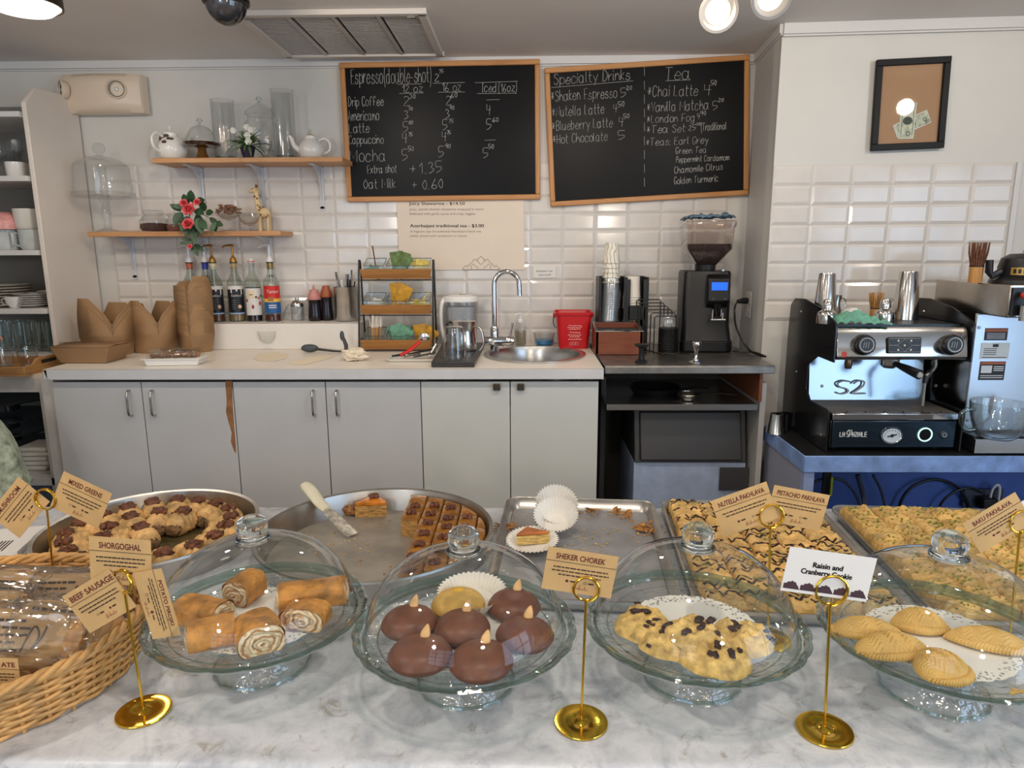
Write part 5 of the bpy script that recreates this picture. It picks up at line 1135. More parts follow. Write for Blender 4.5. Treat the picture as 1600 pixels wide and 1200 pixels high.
pts = [[(x, y, z) for x, y in rsq(w)] for w, z in rings]; n = len(pts[0])
mb.add([p for r in pts for p in r], [tuple(range(n - 1, -1, -1)), tuple((len(rings) - 1) * n + i for i in range(n))] + [(j * n + i, j * n + (i + 1) % n, (j + 1) * n + (i + 1) % n, (j + 1) * n + i) for j in range(len(rings) - 1) for i in range(n)])
mb.build('body', REDB, t)
MB().tube(smooth([(-.084, 0, .15), (-.094, -.02, .13), (-.09, -.05, .105), (-.082, -.07, .10)], 4), .0025, 6).build('handle', DARKGREY, t); MB().box((.088, 0, .148), (.012, .02, .02)).build('lug', REDB, t); MB().box((-.088, 0, .148), (.012, .02, .02)).build('lug', REDB, t)
random.seed(2)
for z, w in ((.108, .052), (.100, .062), (.092, .045), (.076, .04), (.064, .056), (.056, .04), (.044, .05)):
    X = T(0, -(.066 + .014 * z / .155) - .0008, z); x = -w / 2; mb = MB()
    while x < w / 2: l = random.uniform(.005, .012); mb.box((x + l / 2, 0, 0), (l, .0008, .0032 if z < .1 else .0024), X=X @ Ry(random.uniform(-.05, .05))); x += l + .003
    mb.build('print_line', M('white_print', (232, 190, 188), .6), t)
mb = MB()
for x in (-.014, 0, .014): mb.tube([(x - .005, -.0712, .018), (x - .005, -.0712, .030), (x + .005, -.0712, .030), (x + .005, -.0712, .018)], .0012, 4, closed=True)
mb.build('print_symbol', M('white_print', (232, 190, 188), .6), t)

# ================================================================== ON THE STEEL TABLE
ZS = ZB + .0015
c = at(969, 3.22, ZS); ox = c.x; t = thing('cup_organizer', 'black cup organiser standing at the left back of the steel table', 'cup organiser', c)
hl = on_y(935, 433, 3.17).z - ZS; hr = on_y(1003, 436, 3.17).z - ZS
mb = MB(); mb.box((0, .07, hl / 2), (.22, .01, hl)); mb.box((0, .0, .005), (.22, .15, .01)); mb.build('back_and_base', BLACK, t)
for x in (-.108, .012, .108): MB().box((x, 0, hl / 2), (.008, .15, hl)).build('divider', BLACK, t, bev=.002)
def front(name, x0, x1, z0, z1): MB().box(((x0 + x1) / 2, -.073, (z0 + z1) / 2), (x1 - x0, .006, z1 - z0)).build(name, BLACK, t, bev=.002)
front('front_panel', .012, .030, .0, hr); front('front_panel', .088, .108, .0, hr); front('front_panel', .02, .1, .135, .20); front('front_panel', -.108, -.10, 0, hl); front('front_panel', .0, .012, 0, hl)
PC = thin_glass('clear_cup_plastic', (250, 251, 252), 1.8, .12, base=.12, haze=.09)
cx = at(951, 3.2, ZS).x; random.seed(6)
c0_ = None
for k in range(24):
    loc = Vector((cx - .008 + k * .0005, 3.195, ZS + .0115 + k * .0105))
    if c0_ is None:
        c0_ = thing('plastic_cup', 'clear plastic cup in the upside-down stack in the black organiser', 'cup', loc, 0, 'stacked clear plastic cups')
        MB().lathe([(.047, 0), (.048, .004), (.045, .006), (.034, .108), (.031, .112), (0, .112)], 28).build('wall', PC, c0_)
    else: dup(c0_, loc)
PAT = None
def pattern_paper():
    tt = NT('patterned_cup_paper'); b = tt.principled(.6); v = tt.coords((1, 1, 1)); x = tt.n('ShaderNodeTexWave'); x.inputs['Scale'].default_value = 16; x.inputs['Distortion'].default_value = 9; x.inputs['Detail'].default_value = 2; tt.l(v, x.inputs['Vector'])
    tt.l(tt.ramp(x.outputs['Fac'], [(.0, (70, 74, 88)), (.06, (232, 226, 208)), (.55, (238, 232, 218)), (.62, (212, 196, 120)), (.7, (238, 232, 218))]), b.inputs['Base Color']); return tt.m
PAT = pattern_paper()
zt = ZS + .0115 + 17 * .0085 + .113
for k in range(5):
    loc = Vector((cx + .003, 3.195, ZS + .300 + k * .022))
    if k == 0:
        pc0 = thing('patterned_paper_cup', 'patterned paper cup upside down on top of the clear cups', 'cup', loc, 0, 'patterned paper cups on the clear stack'); MB().lathe([(.040, 0), (.041, .004), (.038, .005), (.029, .09), (0, .09)], 28).build('wall', PAT, pc0)
    else: dup(pc0, loc)
for k in range(5):
    loc = Vector((at(985, 3.2, ZS).x, 3.20, ZS + .185 + k * .012))
    if k == 0:
        w0 = thing('paper_cup', 'white paper cup in the upside-down stack at the right of the organiser', 'cup', loc, 0, 'white paper cups in the organiser'); MB().lathe([(.040, 0), (.0415, .003), (.039, .006), (.034, .092), (.031, .095), (0, .092)], 28).build('wall', M('white_cup_paper', (228, 220, 206), .6), w0)
    else: dup(w0, loc)
o = thing('patterned_paper_cup', 'single patterned paper cup low in the right column of the organiser', 'cup', Vector((at(985, 3.19, ZS).x, 3.19, ZS + .012))); MB().lathe([(0, .001), (.031, 0), (.039, .115), (.041, .117), (.038, .118), (.03, .004)], 28).build('wall', PAT, o)
# knock box
f0, f1 = on_z(933, 551, ZS), on_z(1000, 558, ZS); c = (f0 + f1) / 2; c = Vector((c.x + .004, c.y + .085, ZS)); w = .205; ww = wood('red_brown_wood', (98, 48, 28), (124, 64, 38), 0, .35)
t = thing('knock_box', 'red-brown wooden knock box with steel rim on the steel table', 'knock box', c); h = .125
for nm, cc, dd in (('front_board', (0, -.075, h / 2 - .012), (w, .012, h - .024)), ('rear_board', (0, .075, h / 2), (w, .012, h))): MB().box(cc, dd).build(nm, ww, t, bev=.002)
for s in (-1, 1): MB().add([(s * w / 2 + dx_, y, z) for dx_ in (0, -s * .012) for y, z in ((-.081, 0), (.081, 0), (.081, h), (-.081, h - .024))], [(0, 1, 2, 3), (7, 6, 5, 4)] + [(i, (i + 1) % 4, 4 + (i + 1) % 4, 4 + i) for i in range(4)]).build('side_board', ww, t)
X = T(0, 0, h - .010) @ Rx(.148)
for cc, dd in (((0, -.078, 0), (w + .004, .012, .004)), ((0, .078, 0), (w + .004, .012, .004)), ((-w / 2 + .004, 0, 0), (.012, .15, .004)), ((w / 2 - .004, 0, 0), (.012, .15, .004))): MB().box(cc, dd, X=X).build('steel_rim', STEELV, t)
MB().box((0, 0, .03), (w - .02, .14, .004)).build('liner', STEELD, t)
MB().tube([(-w / 2, 0, h - .025), (w / 2, 0, h - .025)], .008, 10).build('knock_bar', BLACK, t)
# wire lid rack
f = on_z(1045, 556, ZS); c = Vector((on_z(1044, 556, ZS).x, f.y + .10, ZS)); t = thing('lid_rack', 'black wire rack of six arches for lids on the steel table', 'rack', c)
for k in range(6):
    y = .10 - k * .036; x = -.045 + k * .010; h = on_y(1030, 468 + k * 5.2, c.y + y).z - ZS; w = .065
    MB().tube([(x - w, y, .004), (x - w, y, h - .008), (x - w + .008, y, h), (x + w - .03, y, h), (x + w - .022, y, h - .008), (x + w - .022, y, .004)], .0028, 8).build('arch', BLACKM, t)
for s in (-.06, .06): MB().tube([(s - .04, .11, .006), (s + .035, -.09, .006)], .003, 6).build('foot_rail', M('bronze_wire', (84, 62, 44), .4, .8), t)
l0 = None
for k in range(15):
    loc = c + Vector((.008, -.045, .009 + k * .0072))
    if l0 is None: l0 = solo('cup_cover', MB().lathe([(0, .004), (.034, .004), (.042, .0), (.043, .004), (.034, .007), (0, .006)], 30), M('black_lid_plastic', (26, 26, 28), .35), 'black cup lid in the stack inside the wire rack', 'lid', loc, 0, 'stacked black cup lids')
    else: dup(l0, loc)
for k in range(4):
    loc = c + Vector((.008, -.03, .120 + k * .007))
    if k == 0:
        k0 = thing('clear_cup_cover', 'clear plastic lid stacked on the black lids in the wire rack', 'lid', loc, 0, 'clear lids on the black lids'); MB().lathe([(.039, 0), (.034, .028), (.03, .032), (0, .033)], 28).build('wall', PC, k0)
    else: dup(k0, loc)
c = on_z(1003, 567, ZS); solo('tamper', MB().lathe([(0, 0), (.024, 0), (.025, .006), (.012, .012), (.010, .05), (.013, .06), (.028, .066), (.029, .074), (0, .076)], 28), BLACK, 'small black tamper in front of the wooden knock box', 'tamper', (c.x, c.y + .02, ZS))
c = on_z(1089, 568, ZS); solo('tamper', MB().lathe([(0, 0), (.028, 0), (.029, .005), (.014, .010), (.008, .02), (.009, .045), (.016, .062), (.019, .082), (.017, .086), (0, .087)], 28), CHROME, 'chrome tamper in front of the black coffee grinder', 'tamper', (c.x, c.y + .022, ZS))
# grinder
f = on_z(1108, 552, ZS); gy = f.y; c = Vector((on_z(1108, 552, ZS).x, gy + .14, ZS))
t = thing('coffee_grinder', 'tall black coffee grinder with clear bean hopper and blue display', 'coffee grinder', c, -.06)
gz = lambda py, dy=0: on_y(1110, py, gy + .12 + dy).z - ZS
GB = M('grinder_black', (13, 13, 16), .34, spec=.35)
MB().prism([(x * 1.05, y) for x, y in rsq(.112, .3)], 0, .05).build('base', GB, t, bev=.006)
hb = gz(423)
mb = MB(); mb.add([(x * k, y * k2 + dy, z) for k, k2, dy, z in ((1, 1, 0, .05), (.94, .9, .012, .12), (.93, .86, .016, hb - .01), (.89, .82, .016, hb)) for x, y in rsq(.110, .25)], [tuple(range(23, -1, -1)), tuple(72 + i for i in range(24))] + [(j * 24 + i, j * 24 + (i + 1) % 24, (j + 1) * 24 + (i + 1) % 24, (j + 1) * 24 + i) for j in range(3) for i in range(24)])
mb.build('body', GB, t, angle=50)
# front console, overhanging, with screen and fork
zc1, zc0 = gz(430, -.1), gz(458, -.1)
mb = MB(); pr = [(-.078, hb - .012), (-.115, hb - .03), (-.122, zc0 - .01), (-.125, zc0 - .035), (-.110, zc0 - .05), (-.078, zc0 - .07)]; n = len(pr)
mb.add([(x, y, z) for x in (-.005, .088) for y, z in pr], [tuple(range(n)), tuple(range(2 * n - 1, n - 1, -1))] + [(i, (i + 1) % n, n + (i + 1) % n, n + i) for i in range(n)]); o = mb.build('console', GB, t, bev=.004)
MB().box((.043, -.1195, (hb - .03 + zc0 - .01) / 2 + .003), (.068, .004, .034), X=None).build('display', M('blue_lcd', (24, 92, 238), .3, emit=1.1), o)
MB().lathe([(0, 0), (.013, 0), (.013, .008), (0, .009)], 20, X=T(.068, -.05, hb - .002)).build('adjust_button', STEELV, t)
for q in (.016, .066): MB().box((q, -.127, zc0 - .025), (.016, .003, .012)).build('key', DARKGREY, o, bev=.001)
zsp = gz(490, -.1); MB().lathe([(.02, .05), (.016, .0), (.012, -.012), (.010, -.012), (.013, .0), (.017, .05)], 20, X=T(.04, -.095, zsp)).build('spout', BLACKG, t)
for s in (-.018, .018): MB().box((.04 + s, -.098, zsp + .002), (.004, .02, .03)).build('sensor', STEELV, t)
zfk = gz(499, -.1)
MB().tube([(.012, -.078, zfk), (.012, -.135, zfk), (.070, -.135, zfk), (.070, -.078, zfk)], .004, 8).build('portafilter_fork', STEEL, t)
for s in (.018, .062): MB().box((s, -.118, zfk + .016), (.005, .01, .026)).build('fork_peg', STEELV, t)
# hopper
z1, z2, z3, zn = gz(347, -.03), gz(389, -.03), gz(411, -.02), hb
def fr(name, rings, mat, par, X=None):
    pts = [[(x, y, z) for x, y in rsq(w, .18)] for w, z in rings]; n = 24; mb = MB()
    mb.add([p for r in pts for p in r], [(j * n + i, j * n + (i + 1) % n, (j + 1) * n + (i + 1) % n, (j + 1) * n + i) for j in range(len(rings) - 1) for i in range(n)] + ([tuple((len(rings) - 1) * n + i for i in range(n))] if name != 'hopper' else []), 0, X)
    return mb.build(name, mat, par)
SM = thin_glass('smoky_hopper', (251, 246, 243), 1.2, .05, base=.06)
hp = fr('hopper', [(.040, z3 - .01), (.096, z2), (.104, z1 - .004)], SM, t)
fr('beans', [(.036, z3 - .012), (.091, z2 - .002), (.093, z2 + .022)], M('coffee_beans', (44, 28, 24), .45, var=.5, vs=170, bump=1, bs=170, bd=.006), hp)
fr('hopper_lid', [(.106, z1 - .022), (.110, z1), (.108, z1 + .006)], thin_glass('smoky_lid', (248, 242, 239), 1.2, .05, base=.08), hp)
MB().lathe([(.044, z3 - .03), (.046, z3 - .008), (.04, z3 - .004)], 28).build('hopper_collar', BLACK, t); MB().lathe([(.042, hb - .004), (.044, z3 - .03)], 28).build('neck', BLACK, t)
GT = c; random.seed(12)
mb = MB(); mb.grid(lambda u, w: ((u - .5) * .20, (w - .5) * .14, .012 + .020 * abs(noise.noise(Vector((u * 4, w * 3, 2)))) + .012 * noise.noise(Vector((u * 9, w * 9, 5))) - .03 * max(0, .1 - u) * 3), 36, 24)
solo('cleaning_cloth', mb, M('blue_grey_cloth', (96, 118, 134), .9, var=.12, vs=50, bump=.4, bs=300), 'blue-grey cloth crumpled on top of the grinder hopper', 'cloth', c + Vector((-.005, -.02, z1 + .008)), .1, solid=.004)
# wall outlet with plug and cord
XO = 1.032; c = on_x(1171, 476, XO); t = thing('wall_outlet', 'white wall outlet with black grinder plug on the side wall', 'outlet', c)
MB().box((-.004, 0, 0), (.006, .075, .118)).build('cover_plate', M('outlet_white', (224, 220, 214), .35), t, bev=.002)
for z in (-.02, .02): MB().box((-.0076, 0, z), (.002, .034, .028)).build('socket', M('outlet_face', (206, 202, 196), .35), t, bev=.001)
t = thing('power_cable', 'black grinder power cord plugged into the outlet and lying on the table', 'cord', c + Vector((-.01, 0, .018)))
MB().tube([(0, 0, 0), (-.02, -.004, 0), (-.05, -.012, -.003)], [.014, .015, .008], 10).build('plug', BLACK, t)
b = c + Vector((-.01, 0, .018)); zz = ZS + .006
P = [b + Vector((-.05, -.012, -.003)), on_y(1148, 482, 3.05), on_y(1150, 510, 3.05), on_y(1165, 540, 3.02), on_z(1180, 553, zz), on_z(1196, 557, zz), on_z(1180, 551, zz), on_z(1160, 549, zz), on_z(1145, 549, zz)]
MB().tube(smooth([p - b for p in P], 5), .0042, 8).build('cable', BLACK, t)

# ================================================================== ESPRESSO MACHINE
yE = ey0 + .055; zE = ZE + .0005
XA, XB = on_y(1299, 600, yE).x, on_y(1507, 600, yE).x; MW = XB - XA; MD = .40
t = thing('espresso_machine', 'black and chrome espresso machine with two steam knobs and a pressure gauge', 'espresso machine', (XA, yE, zE)); MO = Vector((XA, yE, zE))
mz = lambda py, dy=0: on_y(1400, py, yE + dy).z - zE
mx = lambda px, py=600, dy=0: on_y(px, py, yE + dy).x - XA
EB = M('machine_black', (22, 23, 26), .22); EP = M('machine_panel_dark_steel', (52, 66, 78), .25, .8, var=.1, vs=60, stretch=(.1, 1, 1)); MIR = M('mirror_steel', (140, 149, 158), .15, 1)
zb0, zb1, zb2 = mz(700), mz(656), mz(645); zh0, zh1 = mz(562), mz(512); zk0 = zb2 + .004; zk1 = mz(566, .20)
for x in (.05, MW - .05):
    for y in (.06, MD - .05): MB().lathe([(0, 0), (.02, 0), (.017, zb0 + .004), (0, zb0 + .004)], 16, c=(x, y, 0)).build('foot', BLACK, t)
o = MB().box((MW / 2, MD / 2, (zb0 + zb1) / 2), (MW - .016, MD, zb1 - zb0)).build('base', EB, t, bev=.004)
MB().box((MW / 2, -.003, (zb0 + zb1) / 2), (MW - .03, .006, zb1 - zb0 - .006)).build('front_panel', EP, o, bev=.003)
MB().box((MW / 2, .0, (zb1 + zb2) / 2), (MW - .02, .016, zb2 - zb1)).build('chrome_lip', CHROME, o, bev=.004)
g = MB().box((MW / 2, .115, zb2 - .003), (MW - .03, .215, .006)).build('drip_grate', M('drip_grate_steel', (150, 144, 138), .45, .7), t)
for q in range(1, 7): MB().box((MW * q / 7, .006, zb2), (.003, .006, .008)).build('grate_slot', BLACK, g)
MB().box((0, .008, (zh0 - zb2) / 2), (MW - .03, .012, zh0 - zb2 + .02), X=T(MW / 2, .215, zb2) @ Rx(-.13)).build('backsplash', MIR, t)
MB().box((MW / 2, .32, (zb1 + zh1) / 2), (MW - .02, .155, zh1 - zb1 - .02)).build('rear_body', EB, t)
# head
mb = MB(); pr = [(-.004, zh0), (-.010, zh0 + .012), (.004, zh1 - .02), (.02, zh1), (MD, zh1 + .0), (MD, zh0)]; n = len(pr)
mb.add([(x, y, z) for x in (.006, MW - .006) for y, z in pr], [tuple(range(n)), tuple(range(2 * n - 1, n - 1, -1))] + [(i, (i + 1) % n, n + (i + 1) % n, n + i) for i in range(n)])
h_ = mb.build('head', STEELV, t, bev=.003)
MB().box((MW / 2, .22, zh1 + .003), (MW - .02, .34, .006)).build('cup_tray', M('cup_tray_dark', (40, 48, 52), .3, .4), t)
# side panels (C outline, arching up to the back)
prl = [(-.012, zb0 - .01), (-.012, zb2 + .006), (.02, zb2 + .012), (.16, zb2 + .012), (.20, zb2 + .05), (.20, zh0 - .05), (.12, zh0 - .006), (-.016, zh0 - .008), (-.014, zh1 + .008), (.0, zh1 + .02), (.12, zh1 + .06), (.27, zh1 + .082), (MD - .03, zh1 + .078), (MD + .01, zh1 + .05), (MD + .02, zh1 - .05), (MD + .02, zb0 - .01)]
for nm, x in (('side_panel', -.004), ('side_panel', MW + .004)):
    mb = MB(); n = len(prl); mb.add([(x + dx_, y, z) for dx_ in (-.004, .004) for y, z in prl], [tuple(range(n)), tuple(range(2 * n - 1, n - 1, -1))] + [(i, (i + 1) % n, n + (i + 1) % n, n + i) for i in range(n)])
    o = mb.build(nm, EB, t, bev=.002)
    for y, z in ((.03, zb0 + .04), (.30, zh1 + .03), (.34, zb0 + .03), (.30, (zb2 + zh0) / 2)): MB().lathe([(0, 0), (.005, 0), (.004, .003), (0, .004)], 10, X=T(x - .004, y, z) @ Ry(-pi / 2)).build('bolt', STEELV, o)
RBK = M('knob_rubber', (20, 20, 22), .4)
for px in (1340, 1474):
    X = T(mx(px), -.006, mz(538)) @ Rx(pi / 2 - .1)
    o = MB().lathe([(.036, -.004), (.037, .012), (.033, .014), (.033, .030), (.029, .034), (0, .034)], 32, X=X, wob=lambda a, j: 1 + (.025 * sin(a * 14) if 1 < j < 4 else 0)).build('steam_knob', RBK, t)
    MB().lathe([(.022, .0345), (.0255, .0352), (.024, .0345)], 28, X=X).build('knob_ring', M('pale_print', (170, 172, 174), .5), o)
    for k in range(3): MB().tube([X @ Vector((-.012 + .008 * k, -.010, .0347)), X @ Vector((-.008 + .008 * k, .010, .0347))], .0011, 4).build('steam_symbol', M('pale_print', (170, 172, 174), .5), o)
kx, kz = mx(1404), mz(539); X = T(kx, -.009, kz) @ Rx(-.12)
o = MB().box((0, 0, 0), (.118, .008, .058), X=X).build('keypad', RBK, t, bev=.004)
PPR = M('pale_print', (170, 172, 174), .5)
for P in ([(-.054, -.024), (.054, -.024), (.054, .024), (-.054, .024)], [(0, -.022), (.026, 0), (0, .022), (-.026, 0)]): MB().tube([X @ Vector((a, -.0048, b)) for a, b in P], .0009, 4, closed=True).build('keypad_outline', PPR, o)
for a, b in ((-.04, 0), (.04, 0)): MB().tube([X @ Vector((a - .014, -.0048, b)), X @ Vector((a + .014, -.0048, b))], .0008, 4).build('keypad_outline', PPR, o)
for a, b in ((0, 0), (-.022, .016), (.022, .016), (-.022, -.016), (.022, -.016)): MB().lathe([(0, 0), (.0035, 0), (0, .0015)], 12, X=X @ T(a, -.0045, b) @ Rx(pi / 2)).build('key_light', M('key_light', (220, 214, 196), .4), o)
MB().lathe([(0, 0), (.010, 0), (.010, .001), (0, .001)], 20, X=T(mx(1313), -.0085, mz(553)) @ Rx(pi / 2)).build('red_sticker', M('red_sticker', (206, 70, 58), .5), t)
# gauge, ring light, button, lettering
X = T(mx(1399), -.007, mz(679)) @ Rx(pi / 2)
o = MB().lathe([(.0, .002), (.032, .002), (.038, .006), (.040, .0)], 36, X=X, sy=.80).build('gauge_bezel', CHROME, t); MB().lathe([(0, .0062), (.033, .0062)], 32, X=X, sy=.78).build('dial', M('gauge_dial', (206, 220, 228), .4), o)
MB().box((0, 0, .0075), (.034, .004, .0015), X=X @ Rz(.25)).build('needle', BLACK, o); MB().lathe([(0, .007), (.006, .0085), (0, .009)], 16, X=X).build('hub', BLACK, o)
for k in range(9): a = pi * (.0 + k / 8); MB().box((.026 * cos(a), .019 * sin(a), .0068), (.0016, .005, .0008), X=X).build('tick', BLACK, o)
X = T(mx(1452), -.007, mz(678)) @ Rx(pi / 2); o = MB().lathe([(0, .003), (.021, .003), (.022, 0)], 32, X=X).build('switch', BLACKG, t)
MB().lathe([(.0215, .001), (.0215, .004), (.026, .004), (.026, .001)], 36, X=X).build('light_ring', M('ring_light', (206, 250, 240), .3, emit=.9), o)
X = T(mx(1482), -.007, mz(678)) @ Rx(pi / 2); o = MB().lathe([(0, .006), (.012, .006), (.015, .003), (.016, 0)], 28, X=X).build('push_button', M('button_blue_grey', (44, 58, 72), .35), t); MB().lathe([(.006, .0062), (.008, .0068), (.008, .0062)], 20, X=X).build('button_ring', PPR, o)
LT = M('logo_white', (214, 218, 222), .4)
LG = {'L': ['00 01', '00 10'], 'A': ['00 02 12 10', '01 11'], 'S': ['12 02 01 11 10 00'], 'P': ['00 02 12 11 01'], 'Z': ['02 12 00 10'], 'I': ['00 02'], 'E': ['12 02 00 10', '01 11']}
def logo(s, x0, x1, z0, z1):
    n = len(s); k = (x1 - x0) / n; x = x0
    for ch in s:
        if ch == ' ': x += k * .5; continue
        h = (z1 - z0) / 2; up = 1.0; wd_ = 1 if ch != 'I' else .3
        P = {'L': ['02 00 10'], 'A': ['00 02 12 10', '01 11'], 'S': ['13 02 01 11 10 00'], 'P': ['00 03 13 11 01'], 'Z': ['02 12 00 10'], 'I': ['00 02'], 'E': ['12 02 00 10', '01 11']}[ch]
        for pl in P: o_ = MB().tube([(x + int(q[0]) * k * .66, -.0072, z0 + int(q[1]) * h) for q in pl.split()], .0019, 4).build('logo_letter', LT, t)
        x += k * (1 if ch != 'I' else .5)
logo('LA SPAZIALE', mx(1318), mx(1366), mz(681.5), mz(674.5))
X = T(mx(1375), .2130, mz(604, .226)); S2 = M('logo_silver', (238, 240, 244), .35, .6)
MB().tube(smooth([X @ Vector(p) for p in ((-.004, 0, .022), (-.03, 0, .026), (-.052, 0, .016), (-.044, 0, .002), (-.016, 0, -.006), (-.010, 0, -.018), (-.034, 0, -.026), (-.054, 0, -.020))], 4), .006, 6, flat=.5).build('logo_letter', S2, t)
MB().tube(smooth([X @ Vector(p) for p in ((.008, 0, .014), (.026, 0, .026), (.048, 0, .022), (.046, 0, .006), (.024, 0, -.012), (.006, 0, -.024), (.030, 0, -.025), (.058, 0, -.024))], 4), .006, 6, flat=.5).build('logo_letter', S2, t)
# group head, portafilter, steam wand, hot water spout
gx = mx(1388, 580, .1); o = MB().lathe([(.034, .03), (.036, .0), (.034, -.012), (.026, -.016), (0, -.016)], 30, c=(gx, .10, zh0)).build('group_head', CHROME, t)
pf = MB().lathe([(.034, -.012), (.033, -.034), (.02, -.046), (0, -.048)], 28, c=(gx, .10, zh0)).build('portafilter', CHROME, t)
MB().tube([(gx + .006, .065, zh0 - .026), (gx + .016, .02, zh0 - .034), (gx + .032, -.045, zh0 - .046)], [.009, .014, .018], 14).build('handle', RBK, pf)
MB().lathe([(0, 0), (.010, 0), (.010, .004), (0, .005)], 16, X=T(gx + .0323, -.046, zh0 - .046) @ Rz(-.45) @ Rx(pi / 2)).build('handle_badge', PPR, pf)
sx_ = mx(1448, 580, .04)
MB().tube(smooth([(sx_ + .03, .05, zh0 + .005), (sx_ + .028, .04, zh0 - .03), (sx_ + .004, .03, zh0 - .055), (sx_ - .008, .03, zh0 - .075), (sx_ - .008, .03, mz(634, .03))], 5), [.0065] * 21, 10).build('steam_wand', STEELD, t)
MB().tube([(sx_ + .012, .034, zh0 - .048), (sx_ - .006, .03, zh0 - .07), (sx_ - .008, .03, zh0 - .09)], .010, 10).build('wand_grip', BLACK, t)
wx = mx(1325, 575, .08); MB().lathe([(.006, .01), (.012, -.01), (.014, -.03), (.011, -.045), (0, -.045)], 16, c=(wx, .08, zh0)).build('water_spout', M('bronze_spout', (120, 100, 84), .3, .9), t)
MB().box((mx(1300, 575, .22), .225, zh0 - .012), (.09, .003, .022)).build('plate_sticker', M('grey_sticker', (150, 156, 162), .5), t)
for px in (1284, 1462): MB().lathe([(0, 0), (.008, 0), (.006, .004), (0, .005)], 14, X=T(mx(px, 603, .226), .227, mz(603, .226)) @ Rx(pi / 2)).build('panel_screw', STEELD, t)
# things standing on the cup tray
ZM = zE + zh1 + .0065
def onm(px, dy): return at(px, yE + dy, ZM)
def shaker(label, px, dy, h, R): solo('shaker_cup', MB().lathe([(R, 0), (R * .99, .006), (R * .70, h - .004), (R * .66, h), (0, h)], 36), STEELV, label, 'shaker cup', onm(px, dy))
shaker('tall steel shaker cup upside down at the left on the espresso machine', 1287, .22, .175, .043); shaker('tall steel shaker cup upside down at the right on the espresso machine', 1413, .24, .18, .048)
def cobbler(label, px, dy): 
    q = thing('cocktail_strainer', label, 'shaker lid', onm(px, dy)); MB().lathe([tuple(p)[:2] for p in smooth([(.034, 0, 0), (.034, .022, 0), (.030, .04, 0), (.018, .048, 0), (.017, .055, 0)], 3)], 30).build('strainer', STEELV, q)
    MB().lathe([(.019, .053), (.019, .075), (.012, .086), (0, .088)], 26).build('cap', STEELV, q)
cobbler('small steel shaker lid beside the left shaker cup on the espresso machine', 1291, .09); cobbler('small steel shaker lid beside the right shaker cup on the espresso machine', 1381, .13)
q = thing('steel_creamer', 'small steel creamer behind the left shaker lid on the espresso machine', 'creamer', onm(1303, .26)); MB().lathe([(0, .001), (.022, 0), (.024, .02), (.018, .06), (.023, .09), (.021, .09), (.016, .06), (0, .01)], 26).build('body', STEELV, q)
MB().tube(smooth([(.02, 0, .08), (.038, 0, .07), (.036, 0, .04), (.02, 0, .03)], 4), .003, 8).build('handle', STEELV, q)
BAM = M('bamboo', (196, 142, 78), .55, var=.12, vs=60, stretch=(1, 1, .1)); BR = M('bamboo_bristle', (176, 128, 70), .7, var=.25, vs=90, stretch=(1, 1, .1))
def whisk(label, loc, R, h, bristle, tilt=0):
    q = thing('matcha_whisk', label, 'whisk', loc); q.rotation_euler = (0, tilt, 0)
    MB().lathe([(0, .001), (R * .72, 0), (R * .74, h * .38), (R * .70, h * .40), (0, h * .40)], 24).build('handle', BAM, q)
    mb = MB()
    for k in range(40):
        a = 2 * pi * k / 40 + (k % 2) * .1; rr = 1.0 if k % 2 else .62; mb.tube([(R * .6 * rr * cos(a), R * .6 * rr * sin(a), h * .38), (R * .95 * rr * cos(a), R * .95 * rr * sin(a), h * .7), (R * 1.05 * rr * cos(a), R * 1.05 * rr * sin(a), h * .97)], [.0022, .0018, .0008], 5)
    mb.build('bristles', bristle, q)
    mb = MB(); mb.lathe([(R * .74, h * .38), (R * .77, h * .40), (R * .75, h * .425)], 24); mb.build('thread_band', M('dark_thread', (60, 44, 34), .8), q)
whisk('bamboo whisk standing between the shaker lids on the espresso machine', onm(1366, .22), .024, .105, BR)
q = thing('cup', 'white china cup upside down behind the teal cloth on the espresso machine', 'cup', onm(1330, .16)); MB().lathe([(.046, 0), (.044, .018), (.030, .042), (.018, .046), (.018, .05), (0, .05)], 32).build('body', CHINA, q)
mb = MB(); mb.grid(lambda u, w: ((u - .5) * .19, (w - .5) * .10 - .02 * u, .006 + .042 * max(0, sin(pi * min(1, u * 1.15))) * (1 - (2 * w - 1) ** 2) * .8 + .016 * abs(noise.noise(Vector((u * 6, w * 4, 9)))) + .008 * noise.noise(Vector((u * 14, w * 9, 1)))), 44, 26)
solo('cleaning_cloth', mb, M('teal_cloth', (112, 172, 148), .9, var=.08, vs=40, bump=.3, bs=300), 'teal cloth lying at the front of the espresso machine top', 'cloth', onm(1337, .065), .05, solid=.003)
c = at(1212, ey0 + .31, ZE + .001); solo('steel_cup', MB().lathe([(.038, 0), (.037, .003), (.027, .078), (.024, .078), (.034, .004)], 30), STEELV, 'small steel cup upside down at the back left of the machine table', 'cup', c)
c = at(1229, ey0 + .33, ZE + .001); q = thing('black_cup', 'black cup beside the steel cup at the left of the espresso machine', 'cup', c + Vector((.0, .02, 0))); MB().lathe([(0, .001), (.022, 0), (.027, .07), (.025, .07), (.020, .005)], 26).build('body', BLACKG, q)

